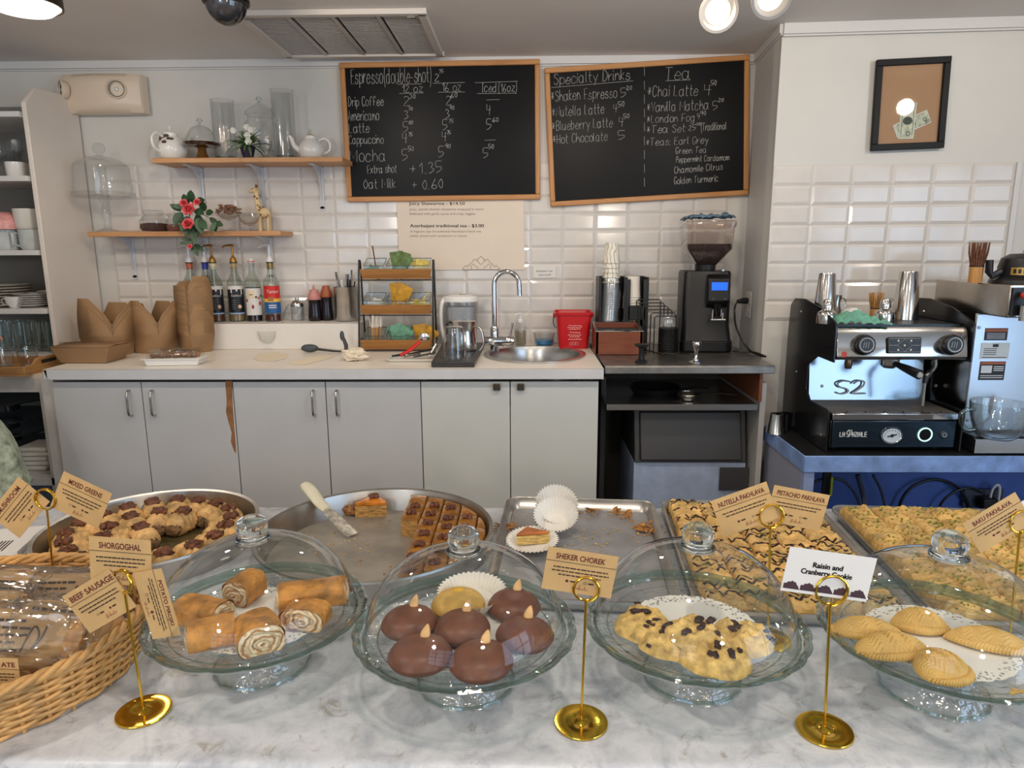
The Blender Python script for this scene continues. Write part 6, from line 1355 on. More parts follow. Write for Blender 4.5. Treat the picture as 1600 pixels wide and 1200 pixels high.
# ================================================================== BREWER AT THE RIGHT
BX = on_y(1463, 437, 2.76).x; yb0 = ey0 + .02
t = thing('coffee_brewer', 'large stainless steel coffee brewer with warning stickers at the right edge', 'coffee brewer', (BX, yb0, ZE + .0005)); zz = lambda px, py, Y: on_y(px, py, Y).z - ZE
zt = on_x(1463, 437, BX).z - ZE; zm = zt - .108; BD = 2.76 - yb0; BW = .36
FY = on_x(1578, 455, BX).y - yb0
BST = M('brewer_steel', (186, 180, 172), .24, 1, var=.05, vs=8, bump=.03, bs=60)
MB().box((BW / 2, (BD + FY) / 2, (zt + zm) / 2), (BW, BD - FY, zt - zm)).build('upper_housing', BST, t, bev=.004)
LY = on_x(1515, 560, BX).y - yb0
MB().box((BW / 2 + .002, (BD + LY) / 2 - .0, zm / 2 + .02), (BW - .004, BD - LY, zm - .03)).build('rear_column', BST, t, bev=.003)
FP = M('brewer_panel', (196, 204, 214), .3, .75, bump=.02, bs=40)
MB().box((BW / 2 + .002, LY - .003, zm / 2 + .03), (BW - .006, .006, zm - .065)).build('front_panel', FP, t, bev=.002)
for z in (.10, zm - .05): MB().lathe([(0, 0), (.006, 0), (.005, .003), (0, .004)], 12, X=T(.016, LY - .006, z) @ Rx(pi / 2)).build('panel_screw', STEELD, t)
MB().box((BW / 2, .02 + BD * .42, .03), (BW + .002, BD * .84, .058)).build('base_tray', M('brewer_base_dark', (48, 50, 54), .3, .5), t, bev=.004)
MB().box((BW / 2, -.001, .03), (BW + .022, .008, .05)).build('tray_edge', STEELV, t)
MB().box((BW / 2, FY - .004, zt - .054), (BW - .01, .01, .092)).build('control_panel', BLACK, t)
o = MB().tube([(.03, FY - .02, zt - .03), (.035, FY - .05, zt - .045), (.05, FY - .075, zt - .062)], [.010, .011, .012], 10).build('tap_handle', M('red_tap', (214, 56, 40), .35), t)
MB().lathe([(.014, 0), (.014, .05), (0, .05)], 18, c=(.035, FY - .03, zt - .115)).build('tap', CHROME, t)
# stickers on the front of the column
def sticker(px0, py0, px1, py1, base, bands):
    Y = yb0 + LY - .0072; P0, P1 = on_y(px0, py0, Y), on_y(px1, py1, Y); x0, x1 = P0.x - BX, P1.x - BX; z1, z0 = P0.z - ZE, P1.z - ZE
    o = MB().box(((x0 + x1) / 2, LY - .0068, (z0 + z1) / 2), (x1 - x0, .0012, z1 - z0)).build('sticker', base, t)
    for a, b, c_, d_, mt in bands: MB().box((x0 + (x1 - x0) * (a + b) / 2, LY - .0076, z0 + (z1 - z0) * (1 - (c_ + d_) / 2)), ((x1 - x0) * (b - a), .0006, (z1 - z0) * (d_ - c_))).build('sticker_print', mt, o)
SB, SO, SW = M('sticker_black', (40, 36, 36), .5), M('sticker_orange', (176, 96, 60), .5), M('sticker_white', (222, 226, 228), .5)
ln = lambda a, b, zs, m: [(a, b, z, z + .045, m) for z in zs]
sticker(1540, 513, 1573, 532, SB, [(.02, .98, .04, .30, SO)] + ln(.1, .9, (.42, .55, .68, .81), SW)); sticker(1534, 536, 1575, 561, SW, ln(.1, .55, (.34, .46, .58, .70), SB) + [(.4, .6, .08, .26, SB)] + ln(.06, .94, (.88,), SB)); sticker(1532, 565, 1568, 594, SB, [(.02, .98, .02, .15, SO), (.06, .48, .22, .62, SW), (.06, .94, .74, .78, SW), (.06, .94, .85, .89, SW)] + ln(.55, .94, (.26, .36, .46), SW))
# brew funnel on top, whisk, glass cup
c = on_y(1588, 440, yb0 + FY + .12); c = Vector((c.x + .02, yb0 + FY + .13, ZE + zt + .001)); q = thing('brew_funnel', 'black brew funnel with gold badge standing on the coffee brewer', 'brew funnel', c)
MB().lathe([(.095, 0), (.092, .012), (.070, .026), (.072, .055), (.064, .085), (.04, .10), (0, .102)], 40).build('body', BLACK, q)
o = MB(); curved_patch(o, .0725, -2.6, -1.6, .03, .055); o = o.build('badge', M('gold_badge', (196, 158, 82), .35, .6), q)
for k in range(4): a = MB(); curved_patch(a, .073, -2.5 + k * .2, -2.38 + k * .2, .035, .050, 3); a.build('badge_mark', BLACK, o)
MB().tube([(-.07, 0, .04), (-.10, 0, .025), (-.112, 0, .04), (-.114, 0, .08)], [.012, .012, .013, .012], 10).build('handle', BLACK, q); MB().lathe([(0, .10), (.005, .10), (.004, .112), (0, .114)], 12).build('pin', STEELV, q)
whisk('dark-bristled bamboo whisk standing on the coffee brewer', at(1523, yb0 + FY + .16, ZE + zt + .001), .030, .145, M('dark_bristle', (112, 70, 48), .7, var=.3, vs=90))
c = on_z(1562, 693, ZE + .061); q = thing('glass_cup', 'large clear glass measuring cup on the brewer tray', 'glass cup', (c.x + .034, c.y + .07, ZE + .0605))
MB().lathe([tuple(p)[:2] for p in smooth([(0, .002, 0), (.05, .002, 0), (.074, .03, 0), (.088, .085, 0), (.092, .125, 0), (.089, .126, 0), (.084, .085, 0), (.07, .034, 0), (.046, .009, 0), (0, .008, 0)], 2)], 40).build('wall', thin_glass('thick_cup_glass', (248, 250, 250), 1.6, .03, .3, 30, .12), q)
MB().tube(smooth([(-.088, 0, .105), (-.125, 0, .10), (-.13, 0, .06), (-.105, 0, .03), (-.078, 0, .035)], 4), .008, 10).build('handle', GLASSR, q)
for z in (.05, .07, .09): MB().tube([(.07 * cos(a) * (1 + (z - .05) * 3.2), .07 * sin(a) * (1 + (z - .05) * 3.2), z) for a in (-1.5, -1.3, -1.1)], .0012, 4).build('measure_mark', SW, q)

# ================================================================== CEILING FIXTURES
V = [on_z(376, 27, CEIL - .012), on_z(655, 15, CEIL - .012), on_z(688, 85, CEIL - .012), on_z(456, 88, CEIL - .012)]
c = sum(V, Vector()) / 4; wdx = ((V[1] - V[0]).length + (V[2] - V[3]).length) / 2; wdy = ((V[3] - V[0]).length + (V[2] - V[1]).length) / 2
t = thing('ceiling_vent', 'large white ceiling return grille with fine slats above the left chalkboard', 'vent', (c.x, c.y, CEIL - .0005))
GW = M('grille_white', (196, 190, 184), .5)
for cx, cy_, sx, sy in ((0, -wdy / 2, wdx + .04, .03), (0, wdy / 2, wdx + .04, .03), (-wdx / 2, 0, .03, wdy), (wdx / 2, 0, .03, wdy)): MB().box((cx, cy_, -.010), (sx, sy, .02)).build('frame', M('vent_frame', (214, 206, 198), .45), t, bev=.002)
MB().box((0, 0, -.0015), (wdx, wdy, .002)).build('duct', M('vent_dark', (64, 60, 58), .8), t)
nb = 4; bw = wdx / nb
for b in range(nb):
    mb = MB(); x0 = -wdx / 2 + b * bw + .018
    ns = 28
    for k in range(ns): mb.box((x0 + (bw - .03) / 2, -wdy / 2 + .02 + (wdy - .04) * k / (ns - 1), -.010), (bw - .028, .0115, .003), X=None)
    mb.build('slat_panel', GW, t)
    if b: MB().box((-wdx / 2 + b * bw, 0, -.011), (.014, wdy - .02, .008)).build('divider', GW, t)
for cx, cy_ in ((-wdx / 2 + .03, -wdy / 2 + .02), (wdx / 2 - .04, -wdy / 2 + .02)): MB().box((cx, cy_, -.022), (.03, .012, .006)).build('latch', STEELD, t)
c = on_z(355, 2, CEIL); c.y = max(c.y, 1.5); q = on_y(353, 3, 2.05)
t = thing('dome_camera', 'black dome security camera on the ceiling left of the vent', 'security camera', (q.x, q.y, CEIL - .0005))
zd = q.z - CEIL; MB().lathe([(0, 0), (.055, 0), (.058, zd * .6), (.062, zd + .002), (.0, zd + .002)], 36).build('housing', BLACK, t)
MB().lathe([(.055 * cos(a), zd - .06 * sin(a)) for a in [pi / 2 * k / 9 for k in range(10)]], 36).build('dome', M('smoked_dome', (30, 30, 34), .06, spec=.9), t)
MB().lathe([(.05, zd + .001), (.062, zd - .004), (.056, zd - .008)], 36).build('ring', BLACK, t)
LENS = M('lit_lamp_face', (255, 244, 226), .4, emit=2.6)
c = on_y(35, 4, 1.72)
t = thing('ceiling_light', 'round lit ceiling lamp with bronze rim at the top left corner', 'ceiling light', (c.x, c.y, CEIL - .0005))
MB().lathe([(0, 0), (.062, 0), (.075, -.03), (.082, CEIL * 0 + (c.z - CEIL) - .006), (.078, (c.z - CEIL) - .006), (.07, -.03), (0, -.004)], 36).build('rim', M('bronze_rim', (70, 56, 42), .35, .7), t)
MB().lathe([(.077, (c.z - CEIL) - .004), (.06, (c.z - CEIL) - .018), (0, (c.z - CEIL) - .024)], 36).build('diffuser', LENS, t)
def spot(label, px, py, Y, aim):
    c = on_y(px, py, Y); t = thing('track_spotlight', label, 'spotlight', (c.x, Y, CEIL - .0005)); p = Vector((0, 0, c.z - CEIL)); d = (Vector(aim) - c).normalized()
    X = T(p) @ d.to_track_quat('Z', 'Y').to_matrix().to_4x4()
    MB().lathe([(0, -.07), (.03, -.068), (.036, -.04), (.036, .0), (.046, .012), (.047, .02), (.040, .02), (.030, .004)], 30, X=X).build('lamp_head', M('spot_white', (214, 204, 192), .4), t)
    MB().lathe([(.030, .006), (0, .006)], 28, X=X).build('lamp_face', LENS, t); MB().tube([(0, 0, 0), (0, .0, p.z * .4), X @ Vector((0, 0, -.05))], .006, 8).build('stem', WHITEP, t); MB().lathe([(0, 0), (.04, 0), (.04, -.012), (0, -.014)], 24).build('mount', WHITEP, t)
spot('round lit ceiling spotlight in front of the right wall, seen whole', 1121, 17, 1.85, (.35, .2, 1.3)); spot('lit spotlight cut by the top edge, right of the whole one', 1203, -6, 1.80, (.5, .2, 1.2))
# ================================================================== FRONT COUNTER: PANS
ZF = ZC + .001
PLAT = M('greased_pan_bottom', (166, 160, 150), .42, .45, var=.14, vs=10, bump=.15, bs=120)
def round_pan(label, c, R, h, bottom):
    t = thing('round_pan', label, 'baking pan', (c[0], c[1], ZF))
    MB().lathe([(R * .93, .0), (R - .004, h), (R + .003, h + .002), (R + .004, h - .002), (R, h - .002), (R * .93 + .004, -.0)], 72).build('wall', ALU, t)
    MB().lathe([(0, 0), (R * .93, 0), (R * .925, .002), (0, .002)], 72).build('bottom', bottom, t); return t
P1 = (-.757, 1.303); P2 = (-.296, 1.287)
round_pan('round aluminium pan with a ring of walnut-topped rolls at the left', P1, .203, .048, M('syrupy_pan_bottom', (116, 104, 72), .22, .5, var=.15, vs=12))
round_pan('large round pan with half a diamond-cut baklava left in it', P2, .229, .048, PLAT)
DOUGH = M('baked_pastry', (206, 166, 104), .62, var=.20, vs=26, bump=.5, bs=90, bd=.003); DOUGH2 = M('baked_roll_pastry', (206, 166, 108), .6, var=.22, vs=40, bump=.7, bs=110, bd=.003)
WALNUT = M('toasted_walnut', (104, 62, 40), .5, var=.35, vs=120, bump=.9, bs=160, bd=.003); NUTFILL = M('nut_filling', (112, 84, 56), .8, var=.4, vs=150, bump=1, bs=180)
def walnut(par, c, s=1.0, seed=0):
    mb = MB()
    for k, (dx_, dy_) in enumerate(((-.0045, 0), (.0045, .001))): mb.blob((c[0] + dx_ * s, c[1] + dy_ * s, c[2]), (.0065 * s, .0105 * s, .006 * s), .5, 3.5, seed + k * 3, 16, 10)
    return mb.build('walnut', WALNUT, par)
rolls = []
def make_roll(seed):
    t = thing('walnut_roll', 'ruffled pastry roll topped with walnut in the round pan ring', 'pastry', (0, 0, 0), 0, 'walnut rolls in the round pan')
    def fn(u, w):
        a = 2 * pi * u; x = (w - .5) * .062; e = max(0, 1 - (2 * abs(w - .5)) ** 3.5) ** .5
        rd = 1 + .10 * sin(w * 34 + 2 * sin(a * 2 + seed)) * (sin(a) > -.5) + .14 * noise.noise(Vector((cos(a) * 1.6, sin(a) * 1.6, w * 6 + seed * 5)))
        return (x, .0195 * e * rd * cos(a), max(.0, .0175 + .0215 * e * rd * sin(a)))
    MB().grid(fn, 28, 26, cu=True).build('pastry', DOUGH2, t); walnut(t, (.008, 0, .040), 1.15, seed)
    o = MB().blob((-.026, 0, .015), (.008, .015, .013), .35, 4, seed, 14, 10).build('nut_filling', NUTFILL, t); return t
random.seed(31)
protos = [make_roll(k) for k in range(4)]; used = [0] * 4
for o in protos: o.scale = (1.22, 1.25, 1.08)
def place_roll(r, a, rz):
    k = random.randrange(4); loc = (P1[0] + r * cos(a), P1[1] + r * sin(a), ZF + .0022); 
    if used[k]: dup(protos[k], loc, rz)
    else: protos[k].location = loc; protos[k].rotation_euler = (0, 0, rz); used[k] = 1
for k in range(19):
    a = 2 * pi * k / 19 + .05; place_roll(.143 + random.uniform(-.004, .004), a, a + random.uniform(-.12, .12))
for k in range(10):
    a = 2 * pi * k / 10
    if a < .7 or a > 4.3: continue
    place_roll(.078 + random.uniform(-.004, .004), a, a + random.uniform(-.2, .2))
place_roll(.015, pi + .6, 2.4)
# ---- diamond baklava
GLAZE = M('glazed_baklava_top', (156, 104, 42), .2, var=.22, vs=22, bump=.3, bs=60, spec=.6, coat=.5); CRUMB = M('baklava_side', (170, 130, 72), .7, var=.35, vs=60, stretch=(1, 1, 6), bump=.6, bs=120)
bx0 = on_z(618, 832, ZF + .04).x - .004; cw = .0405; rl = .052; bh = .038
def clampc(x, y, R=.217):
    dx_, dy_ = x - P2[0], y - P2[1]; d = sqrt(dx_ * dx_ + dy_ * dy_); k = min(1, R / d); return (P2[0] + dx_ * k, P2[1] + dy_ * k)
for ci in range(6):
    x0 = bx0 + ci * cw; sh = -.035 * ci
    for ri in range(-1, 12):
        y0 = P2[1] + .28 - ri * rl + (.012 if ci % 2 else 0) - rl + sh * .3
        if ci == 0 and y0 < P2[1] + .035: continue
        if ci == 1 and y0 < P2[1] - .20: continue
        sk = -.020; slx = .09
        g = .0012; X_ = lambda x, y: x + (y - P2[1]) * slx * -.0
        cs = [(x0 + g, y0 + g), (x0 + cw - g, y0 + sk + g), (x0 + cw - g, y0 + rl + sk - g), (x0 + g, y0 + rl - g)]; poly = []
        for i in range(4):
            a, b = cs[i], cs[(i + 1) % 4]
            for q in range(5): poly.append((a[0] + (b[0] - a[0]) * q / 5, a[1] + (b[1] - a[1]) * q / 5))
        inside = sum(1 for x, y in poly if sqrt((x - P2[0]) ** 2 + (y - P2[1]) ** 2) < .217)
        if inside < (7 if ci < 3 else 3): continue
        poly = [clampc(*p) for p in poly]; pc = (sum(p[0] for p in poly) / 20, sum(p[1] for p in poly) / 20)
        t = thing('baklava_piece', 'glazed diamond-cut baklava piece with walnut in the big round pan', 'pastry', (pc[0], pc[1], ZF + .0022), 0, 'diamond baklava pieces in the round pan')
        pl = [(x - pc[0], y - pc[1]) for x, y in poly]; n = 20; zt = bh + random.uniform(-.001, .0015)
        mb = MB(); mb.add([(x, y, 0) for x, y in pl] + [(x, y, zt - .003) for x, y in pl], [(i, (i + 1) % n, n + (i + 1) % n, n + i) for i in range(n)] + [tuple(range(n - 1, -1, -1))]); mb.build('layers', CRUMB, t)
        mb = MB(); mb.add([(x, y, zt - .003) for x, y in pl] + [(x * .9, y * .9, zt) for x, y in pl] + [(x * .4, y * .4, zt + .0015) for x, y in pl] + [(0, 0, zt + .0015)], [(i, (i + 1) % n, n + (i + 1) % n, n + i) for i in range(n)] + [(n + i, n + (i + 1) % n, 2 * n + (i + 1) % n, 2 * n + i) for i in range(n)] + [(2 * n + i, 2 * n + (i + 1) % n, 3 * n) for i in range(n)]); mb.build('glazed_top', GLAZE, t)
        if inside > 13: walnut(t, (random.uniform(-.003, .003), random.uniform(-.004, .004), zt + .004), 1.0, ci * 9 + ri)
c = on_z(580, 806, ZF + .003); t = thing('baklava_piece', 'single glazed baklava wedge left alone in the big round pan', 'pastry', (c.x, c.y + .012, ZF + .0022), .1)
tri = [(-.036, -.016), (.034, -.016), (.004, .034)]
MB().prism(tri, 0, .026).build('layers', CRUMB, t); MB().prism([(x * .99, y * .99) for x, y in tri], .026, .036).build('glazed_top', M('amber_baklava_top', (206, 122, 30), .25, var=.2, vs=30, bump=.4, bs=80, coat=.4), t, bev=.002); walnut(t, (.004, .01, .039), 1.0, 50)
c = on_z(548, 804, ZF + .003); solo('baklava_scrap', MB().blob((0, 0, .010), (.018, .012, .012), .5, 3, 3, 20, 12, flatb=.0095), M('baklava_scrap', (140, 96, 56), .7, var=.3, vs=90, bump=.8, bs=150), 'small broken baklava scrap left of the single wedge', 'pastry', (c.x, c.y, ZF + .003))
def crumbs(label, pts, n, spread, mat, z, seed, s=(.001, .003)):
    random.seed(seed); mb = MB()
    for q in range(n):
        px, py = random.choice(pts); c = on_z(px, py, z); r = random.uniform(*s); mb.blob((c.x + random.gauss(0, spread), c.y + random.gauss(0, spread), z + r * .35), (r, r * .8, r * .5), .4, 3, q, 6, 5)
    o = mb.build('crumbs', mat); tag(o, label, 'crumbs'); o['kind'] = 'stuff'
CRM = M('golden_crumb', (206, 160, 96), .8, var=.3, vs=90)
crumbs('scattered baklava crumbs on the bottom of the big round pan', [(500, 830), (520, 845), (555, 850), (600, 900), (580, 815), (470, 800), (650, 880), (560, 880), (520, 890)], 70, .03, CRM, ZF + .0025, 41)
# spatula
a = on_z(483, 770, ZF + .062); b = on_z(552, 836, ZF + .006); t = thing('spatula', 'short spatula with cream handle leaning on the rim of the big round pan', 'spatula', a); d = b - a
h0 = on_y(476, 757, a.y + .005) - a
MB().tube(smooth([h0, h0 + (d - h0) * .15, d * .26, d * .42], 4), [.012, .0135, .0145, .015, .015, .015, .0145, .014, .0135, .013, .0125, .012, .011], 14, flat=.6).build('handle', M('cream_handle', (222, 214, 186), .4), t)
MB().tube([d * .42, d * .46, d * .75, d * .97, d], [.008, .013, .015, .016, .012], 12, flat=.12).build('blade', M('frosted_blade', (190, 184, 172), .4, .6, var=.2, vs=90), t)
MB().lathe([(0, 0), (.004, 0), (.003, .001), (0, .001)], 12, X=T(h0 + (d - h0) * .06 + Vector((0, -.008, .004)))).build('hang_hole', DARKGREY, t)
# ---- sheet pans
RZP = -.072
def sheet_pan(label, cx, cy, w, d, rot=RZP, h=.024, mat=None):
    t = thing('sheet_pan', label, 'sheet pan', (cx, cy, ZF), rot); m_ = mat or ALU
    def rr(a, b, r, n=6):
        o = []
        for k, (sx, sy) in enumerate(((1, 1), (-1, 1), (-1, -1), (1, -1))):
            for i in range(n): q = k * pi / 2 + (pi / 2) * i / (n - 1); o.append((sx * (a - r) + r * cos(q), sy * (b - r) + r * sin(q)))
        return o
    rings = [(w / 2 - .016, d / 2 - .016, .02, .0), (w / 2 - .006, d / 2 - .006, .026, h), (w / 2, d / 2, .03, h + .001), (w / 2 + .001, d / 2 + .001, .03, h - .005), (w / 2 - .002, d / 2 - .002, .03, h - .003), (w / 2 - .007, d / 2 - .007, .026, h - .003), (w / 2 - .012, d / 2 - .012, .02, .0)]
    pts = [[(x, y, z) for x, y in rr(a, b, r)] for a, b, r, z in rings]; n = 24; mb = MB()
    mb.add([p for r in pts for p in r], [(j * n + i, j * n + (i + 1) % n, (j + 1) * n + (i + 1) % n, (j + 1) * n + i) for j in range(len(rings) - 1) for i in range(n)]); mb.build('rim', m_, t, angle=60)
    mb = MB(); mb.add([(x, y, z) for z in (0, .0015) for x, y in rr(w / 2 - .016, d / 2 - .016, .02)], [tuple(range(n)), tuple(range(2 * n - 1, n - 1, -1))]); mb.build('bottom', M('scratched_pan_bottom', (172, 172, 174), .42, .45, var=.14, vs=9, bump=.12, bs=140), t); return t
sheet_pan('nearly empty aluminium sheet pan with crumbs and paper cups in the middle', .1085, 1.283, .335, .475)
sheet_pan('sheet pan full of chocolate-drizzled pastry right of the empty pan', .4655, 1.255, .350, .50)
sheet_pan('sheet pan full of pistachio-sprinkled pastry at the right end', .855, 1.225, .385, .49)
crumbs('flaky crumbs scattered over the bottom of the empty sheet pan', [(900, 840), (940, 850), (960, 830), (920, 870), (880, 820), (990, 840), (1000, 820), (970, 805), (850, 800), (930, 800), (1015, 830), (800, 830), (820, 805), (905, 860)], 170, .022, CRM, ZF + .002, 43, (.0008, .0028))
def flakes(px, py, n, seed):
    random.seed(seed); c = on_z(px, py, ZF + .003); mb = MB()
    for q in range(n):
        leaf(mb, (random.gauss(0, .012), random.gauss(0, .014), random.uniform(.0, .004)), (random.uniform(-1, 1), random.uniform(-1, 1), .25), random.uniform(.010, .024), random.uniform(.004, .010), .1)
    return mb, c
for px, py, n, s, l in ((1010, 828, 40, 2, 'pile of baked flakes along the right side of the empty sheet pan'), (968, 803, 16, 3, 'small heap of flakes at the back right of the empty sheet pan'), (928, 798, 12, 4, 'few brown flakes at the back middle of the empty sheet pan'), (790, 826, 18, 5, 'flakes in the left corner of the empty sheet pan')):
    mb, c = flakes(px, py, n, s); o = solo('pastry_flakes', mb, M('brown_flake', (186, 128, 62), .6, var=.3, vs=60), l, 'crumbs', (c.x, c.y, ZF + .003), solid=.0008)
# paper cupcake liners
LINER = M('liner_paper', (240, 236, 228), .8)
def liner(label, loc, r0, r1, h, rot, n=40):
    mb = MB(); N = n * 4
    def fn(u, w):
        a = 2 * pi * u; k = 1 + .035 * w * (1 if int(u * N) % 4 < 2 else -1); r = (r0 + (r1 - r0) * w) * k; return (r * cos(a), r * sin(a), h * w)
    mb.grid(fn, N, 5, cu=True); mb.lathe([(0, 0), (r0, 0)], 40); o = solo('cupcake_liner', mb, LINER, label, 'paper liner', loc, angle=20); o.rotation_euler = rot; return o
c = on_z(868, 806, ZF + .02); liner('upper white paper liner tipped up at the back of the empty pan', (c.x, c.y + .01, ZF + .030), .026, .046, .030, (.75, .1, 0))
c = on_z(866, 826, ZF + .01); liner('lower white paper liner under the tipped one in the empty pan', (c.x + .004, c.y + .004, ZF + .020), .026, .046, .032, (.5, -.05, 0))
c = on_z(832, 850, ZF + .01); cl = (c.x, c.y, ZF + .008); liner('flattened white paper liner holding a pastry wedge in the empty pan', cl, .026, .052, .014, (.10, -.05, .2))
t = thing('pastry_wedge', 'browned flaky pastry wedge lying in the flattened paper liner', 'pastry', (c.x + .002, c.y - .002, ZF + .012), -.3)
tri = [(-.030, -.018), (.030, .014), (-.022, .026)]
MB().prism(tri, 0, .018).build('layers', M('flaky_side', (206, 166, 98), .7, var=.3, vs=60, stretch=(1, 1, 6), bump=.6, bs=120), t); MB().prism([(x * 1.02, y * 1.02) for x, y in tri], .018, .024).build('browned_top', M('browned_top', (172, 98, 44), .4, var=.3, vs=50), t, bev=.002)
# drizzled and pistachio pastries: every piece its own
FILO = M('filo_pastry', (214, 172, 104), .55, var=.20, vs=24, bump=.5, bs=70, bd=.003); FILO2 = M('filo_pastry_pale', (206, 168, 98), .55, var=.20, vs=24, bump=.6, bs=90, bd=.003)
CHOC = M('dark_chocolate', (46, 26, 24), .3, spec=.5); PIST = M('pistachio_crumb', (128, 134, 48), .8, var=.3, vs=150)
def filo(kind, seed, w, d, h):
    label, grp = {'choc': ('scrunched filo pastry with chocolate drizzle in the middle sheet pan', 'chocolate-drizzled filo pastries'), 'pist': ('scrunched filo pastry sprinkled with pistachio in the right sheet pan', 'pistachio filo pastries')}[kind]
    t = thing('filo_pastry', label, 'pastry', (0, 0, 0), 0, grp); fr = 5 if kind == 'choc' else 8
    def fn(u, v):
        x = (u - .5) * w; y = (v - .5) * d; e = (1 - abs(2 * u - 1) ** 6) * (1 - abs(2 * v - 1) ** 5)
        n1 = noise.noise(Vector((u * 2.2, v * fr + sin(u * 5 + seed), seed * 4.0))); n2 = abs(noise.noise(Vector((u * 3, v * fr * 2.2, seed + 9))))
        return (x + .003 * n1, y + .003 * n2, (h * (.55 + .45 * max(0, e) ** .5) + .010 * n1 + .007 * n2) * (1 if e > .02 else .35))
    MB().grid(fn, 22, 26).build('pastry', FILO if kind == 'choc' else FILO2, t, angle=55); random.seed(seed + 100)
    if kind == 'choc':
        for q in range(2):
            y0 = random.uniform(-.3, .3); pts = []
            for i in range(12):
                u = .06 + .88 * i / 11; v = .5 + y0 + .12 * sin(i * 1.1 + seed + q) + random.uniform(-.04, .04); p = fn(u, max(.05, min(.95, v))); pts.append((p[0], p[1], p[2] + .0008))
            MB().tube(smooth(pts, 2), random.uniform(.0012, .0022), 6).build('chocolate_drizzle', CHOC, t)
        if seed % 2: m_ = PIST
        else: return t
    mb = MB()
    for q in range(16 if kind == 'pist' else 6):
        u, v = random.uniform(.15, .85), random.uniform(.15, .85); p = fn(u, v); r = random.uniform(.001, .0026); mb.blob((p[0], p[1], p[2] + r * .4), (r * 1.3, r, r * .7), .4, 3, q, 6, 5)
    mb.build('pistachio_crumbs', PIST, t); return t
def fill(kind, cx, cy, nx, ny, w, d, h):
    random.seed(77); pr = [filo(kind, k, w * 1.06, d * 1.18, h) for k in range(6)]; used = [0] * 6
    for i in range(nx):
        for j in range(ny):
            x = (i - (nx - 1) / 2) * w + random.uniform(-.002, .002); y = (j - (ny - 1) / 2) * d + (.3 * d if i % 2 else 0) + random.uniform(-.003, .003)
            if abs(y) + d * .5 > ny * d / 2 + .004: y = math.copysign(ny * d / 2 - d * .5, y)
            loc = (cx + x * cos(RZP) - y * sin(RZP), cy + x * sin(RZP) + y * cos(RZP), ZF + .0022); k = random.randrange(6); rz = RZP + random.uniform(-.06, .06) + (pi if random.random() < .5 else 0)
            if used[k]: dup(pr[k], loc, rz)
            else: pr[k].location = loc; pr[k].rotation_euler = (0, 0, rz); used[k] = 1
fill('choc', .4655, 1.255, 5, 11, .0615, .0415, .026)
fill('pist', .855, 1.225, 6, 12, .0575, .0375, .028)

# ================================================================== CAKE STANDS
def doily_mat():
    t = NT('paper_doily'); b = t.n('ShaderNodeBsdfPrincipled'); b.inputs['Base Color'].default_value = lin((240, 238, 232)); b.inputs['Roughness'].default_value = .8
    tc = t.n('ShaderNodeTexCoord'); vo = t.n('ShaderNodeTexVoronoi'); vo.inputs['Scale'].default_value = 190; t.l(tc.outputs['Object'], vo.inputs['Vector'])
    ln = t.n('ShaderNodeVectorMath', operation='LENGTH'); t.l(tc.outputs['Object'], ln.inputs[0])
    a = t.n('ShaderNodeMath', operation='LESS_THAN'); a.inputs[1].default_value = .38; t.l(vo.outputs['Distance'], a.inputs[0])
    g = t.n('ShaderNodeMath', operation='GREATER_THAN'); g.inputs[1].default_value = .072; t.l(ln.outputs['Value'], g.inputs[0])
    mu = t.n('ShaderNodeMath', operation='MULTIPLY'); t.l(a.outputs[0], mu.inputs[0]); t.l(g.outputs[0], mu.inputs[1])
    tr = t.n('ShaderNodeBsdfTransparent'); mx = t.n('ShaderNodeMixShader'); t.l(mu.outputs[0], mx.inputs[0]); t.l(b.outputs[0], mx.inputs[1]); t.l(tr.outputs[0], mx.inputs[2]); t.l(mx.outputs[0], t.out.inputs[0]); return t.m
DOILY = doily_mat()
RP = .151
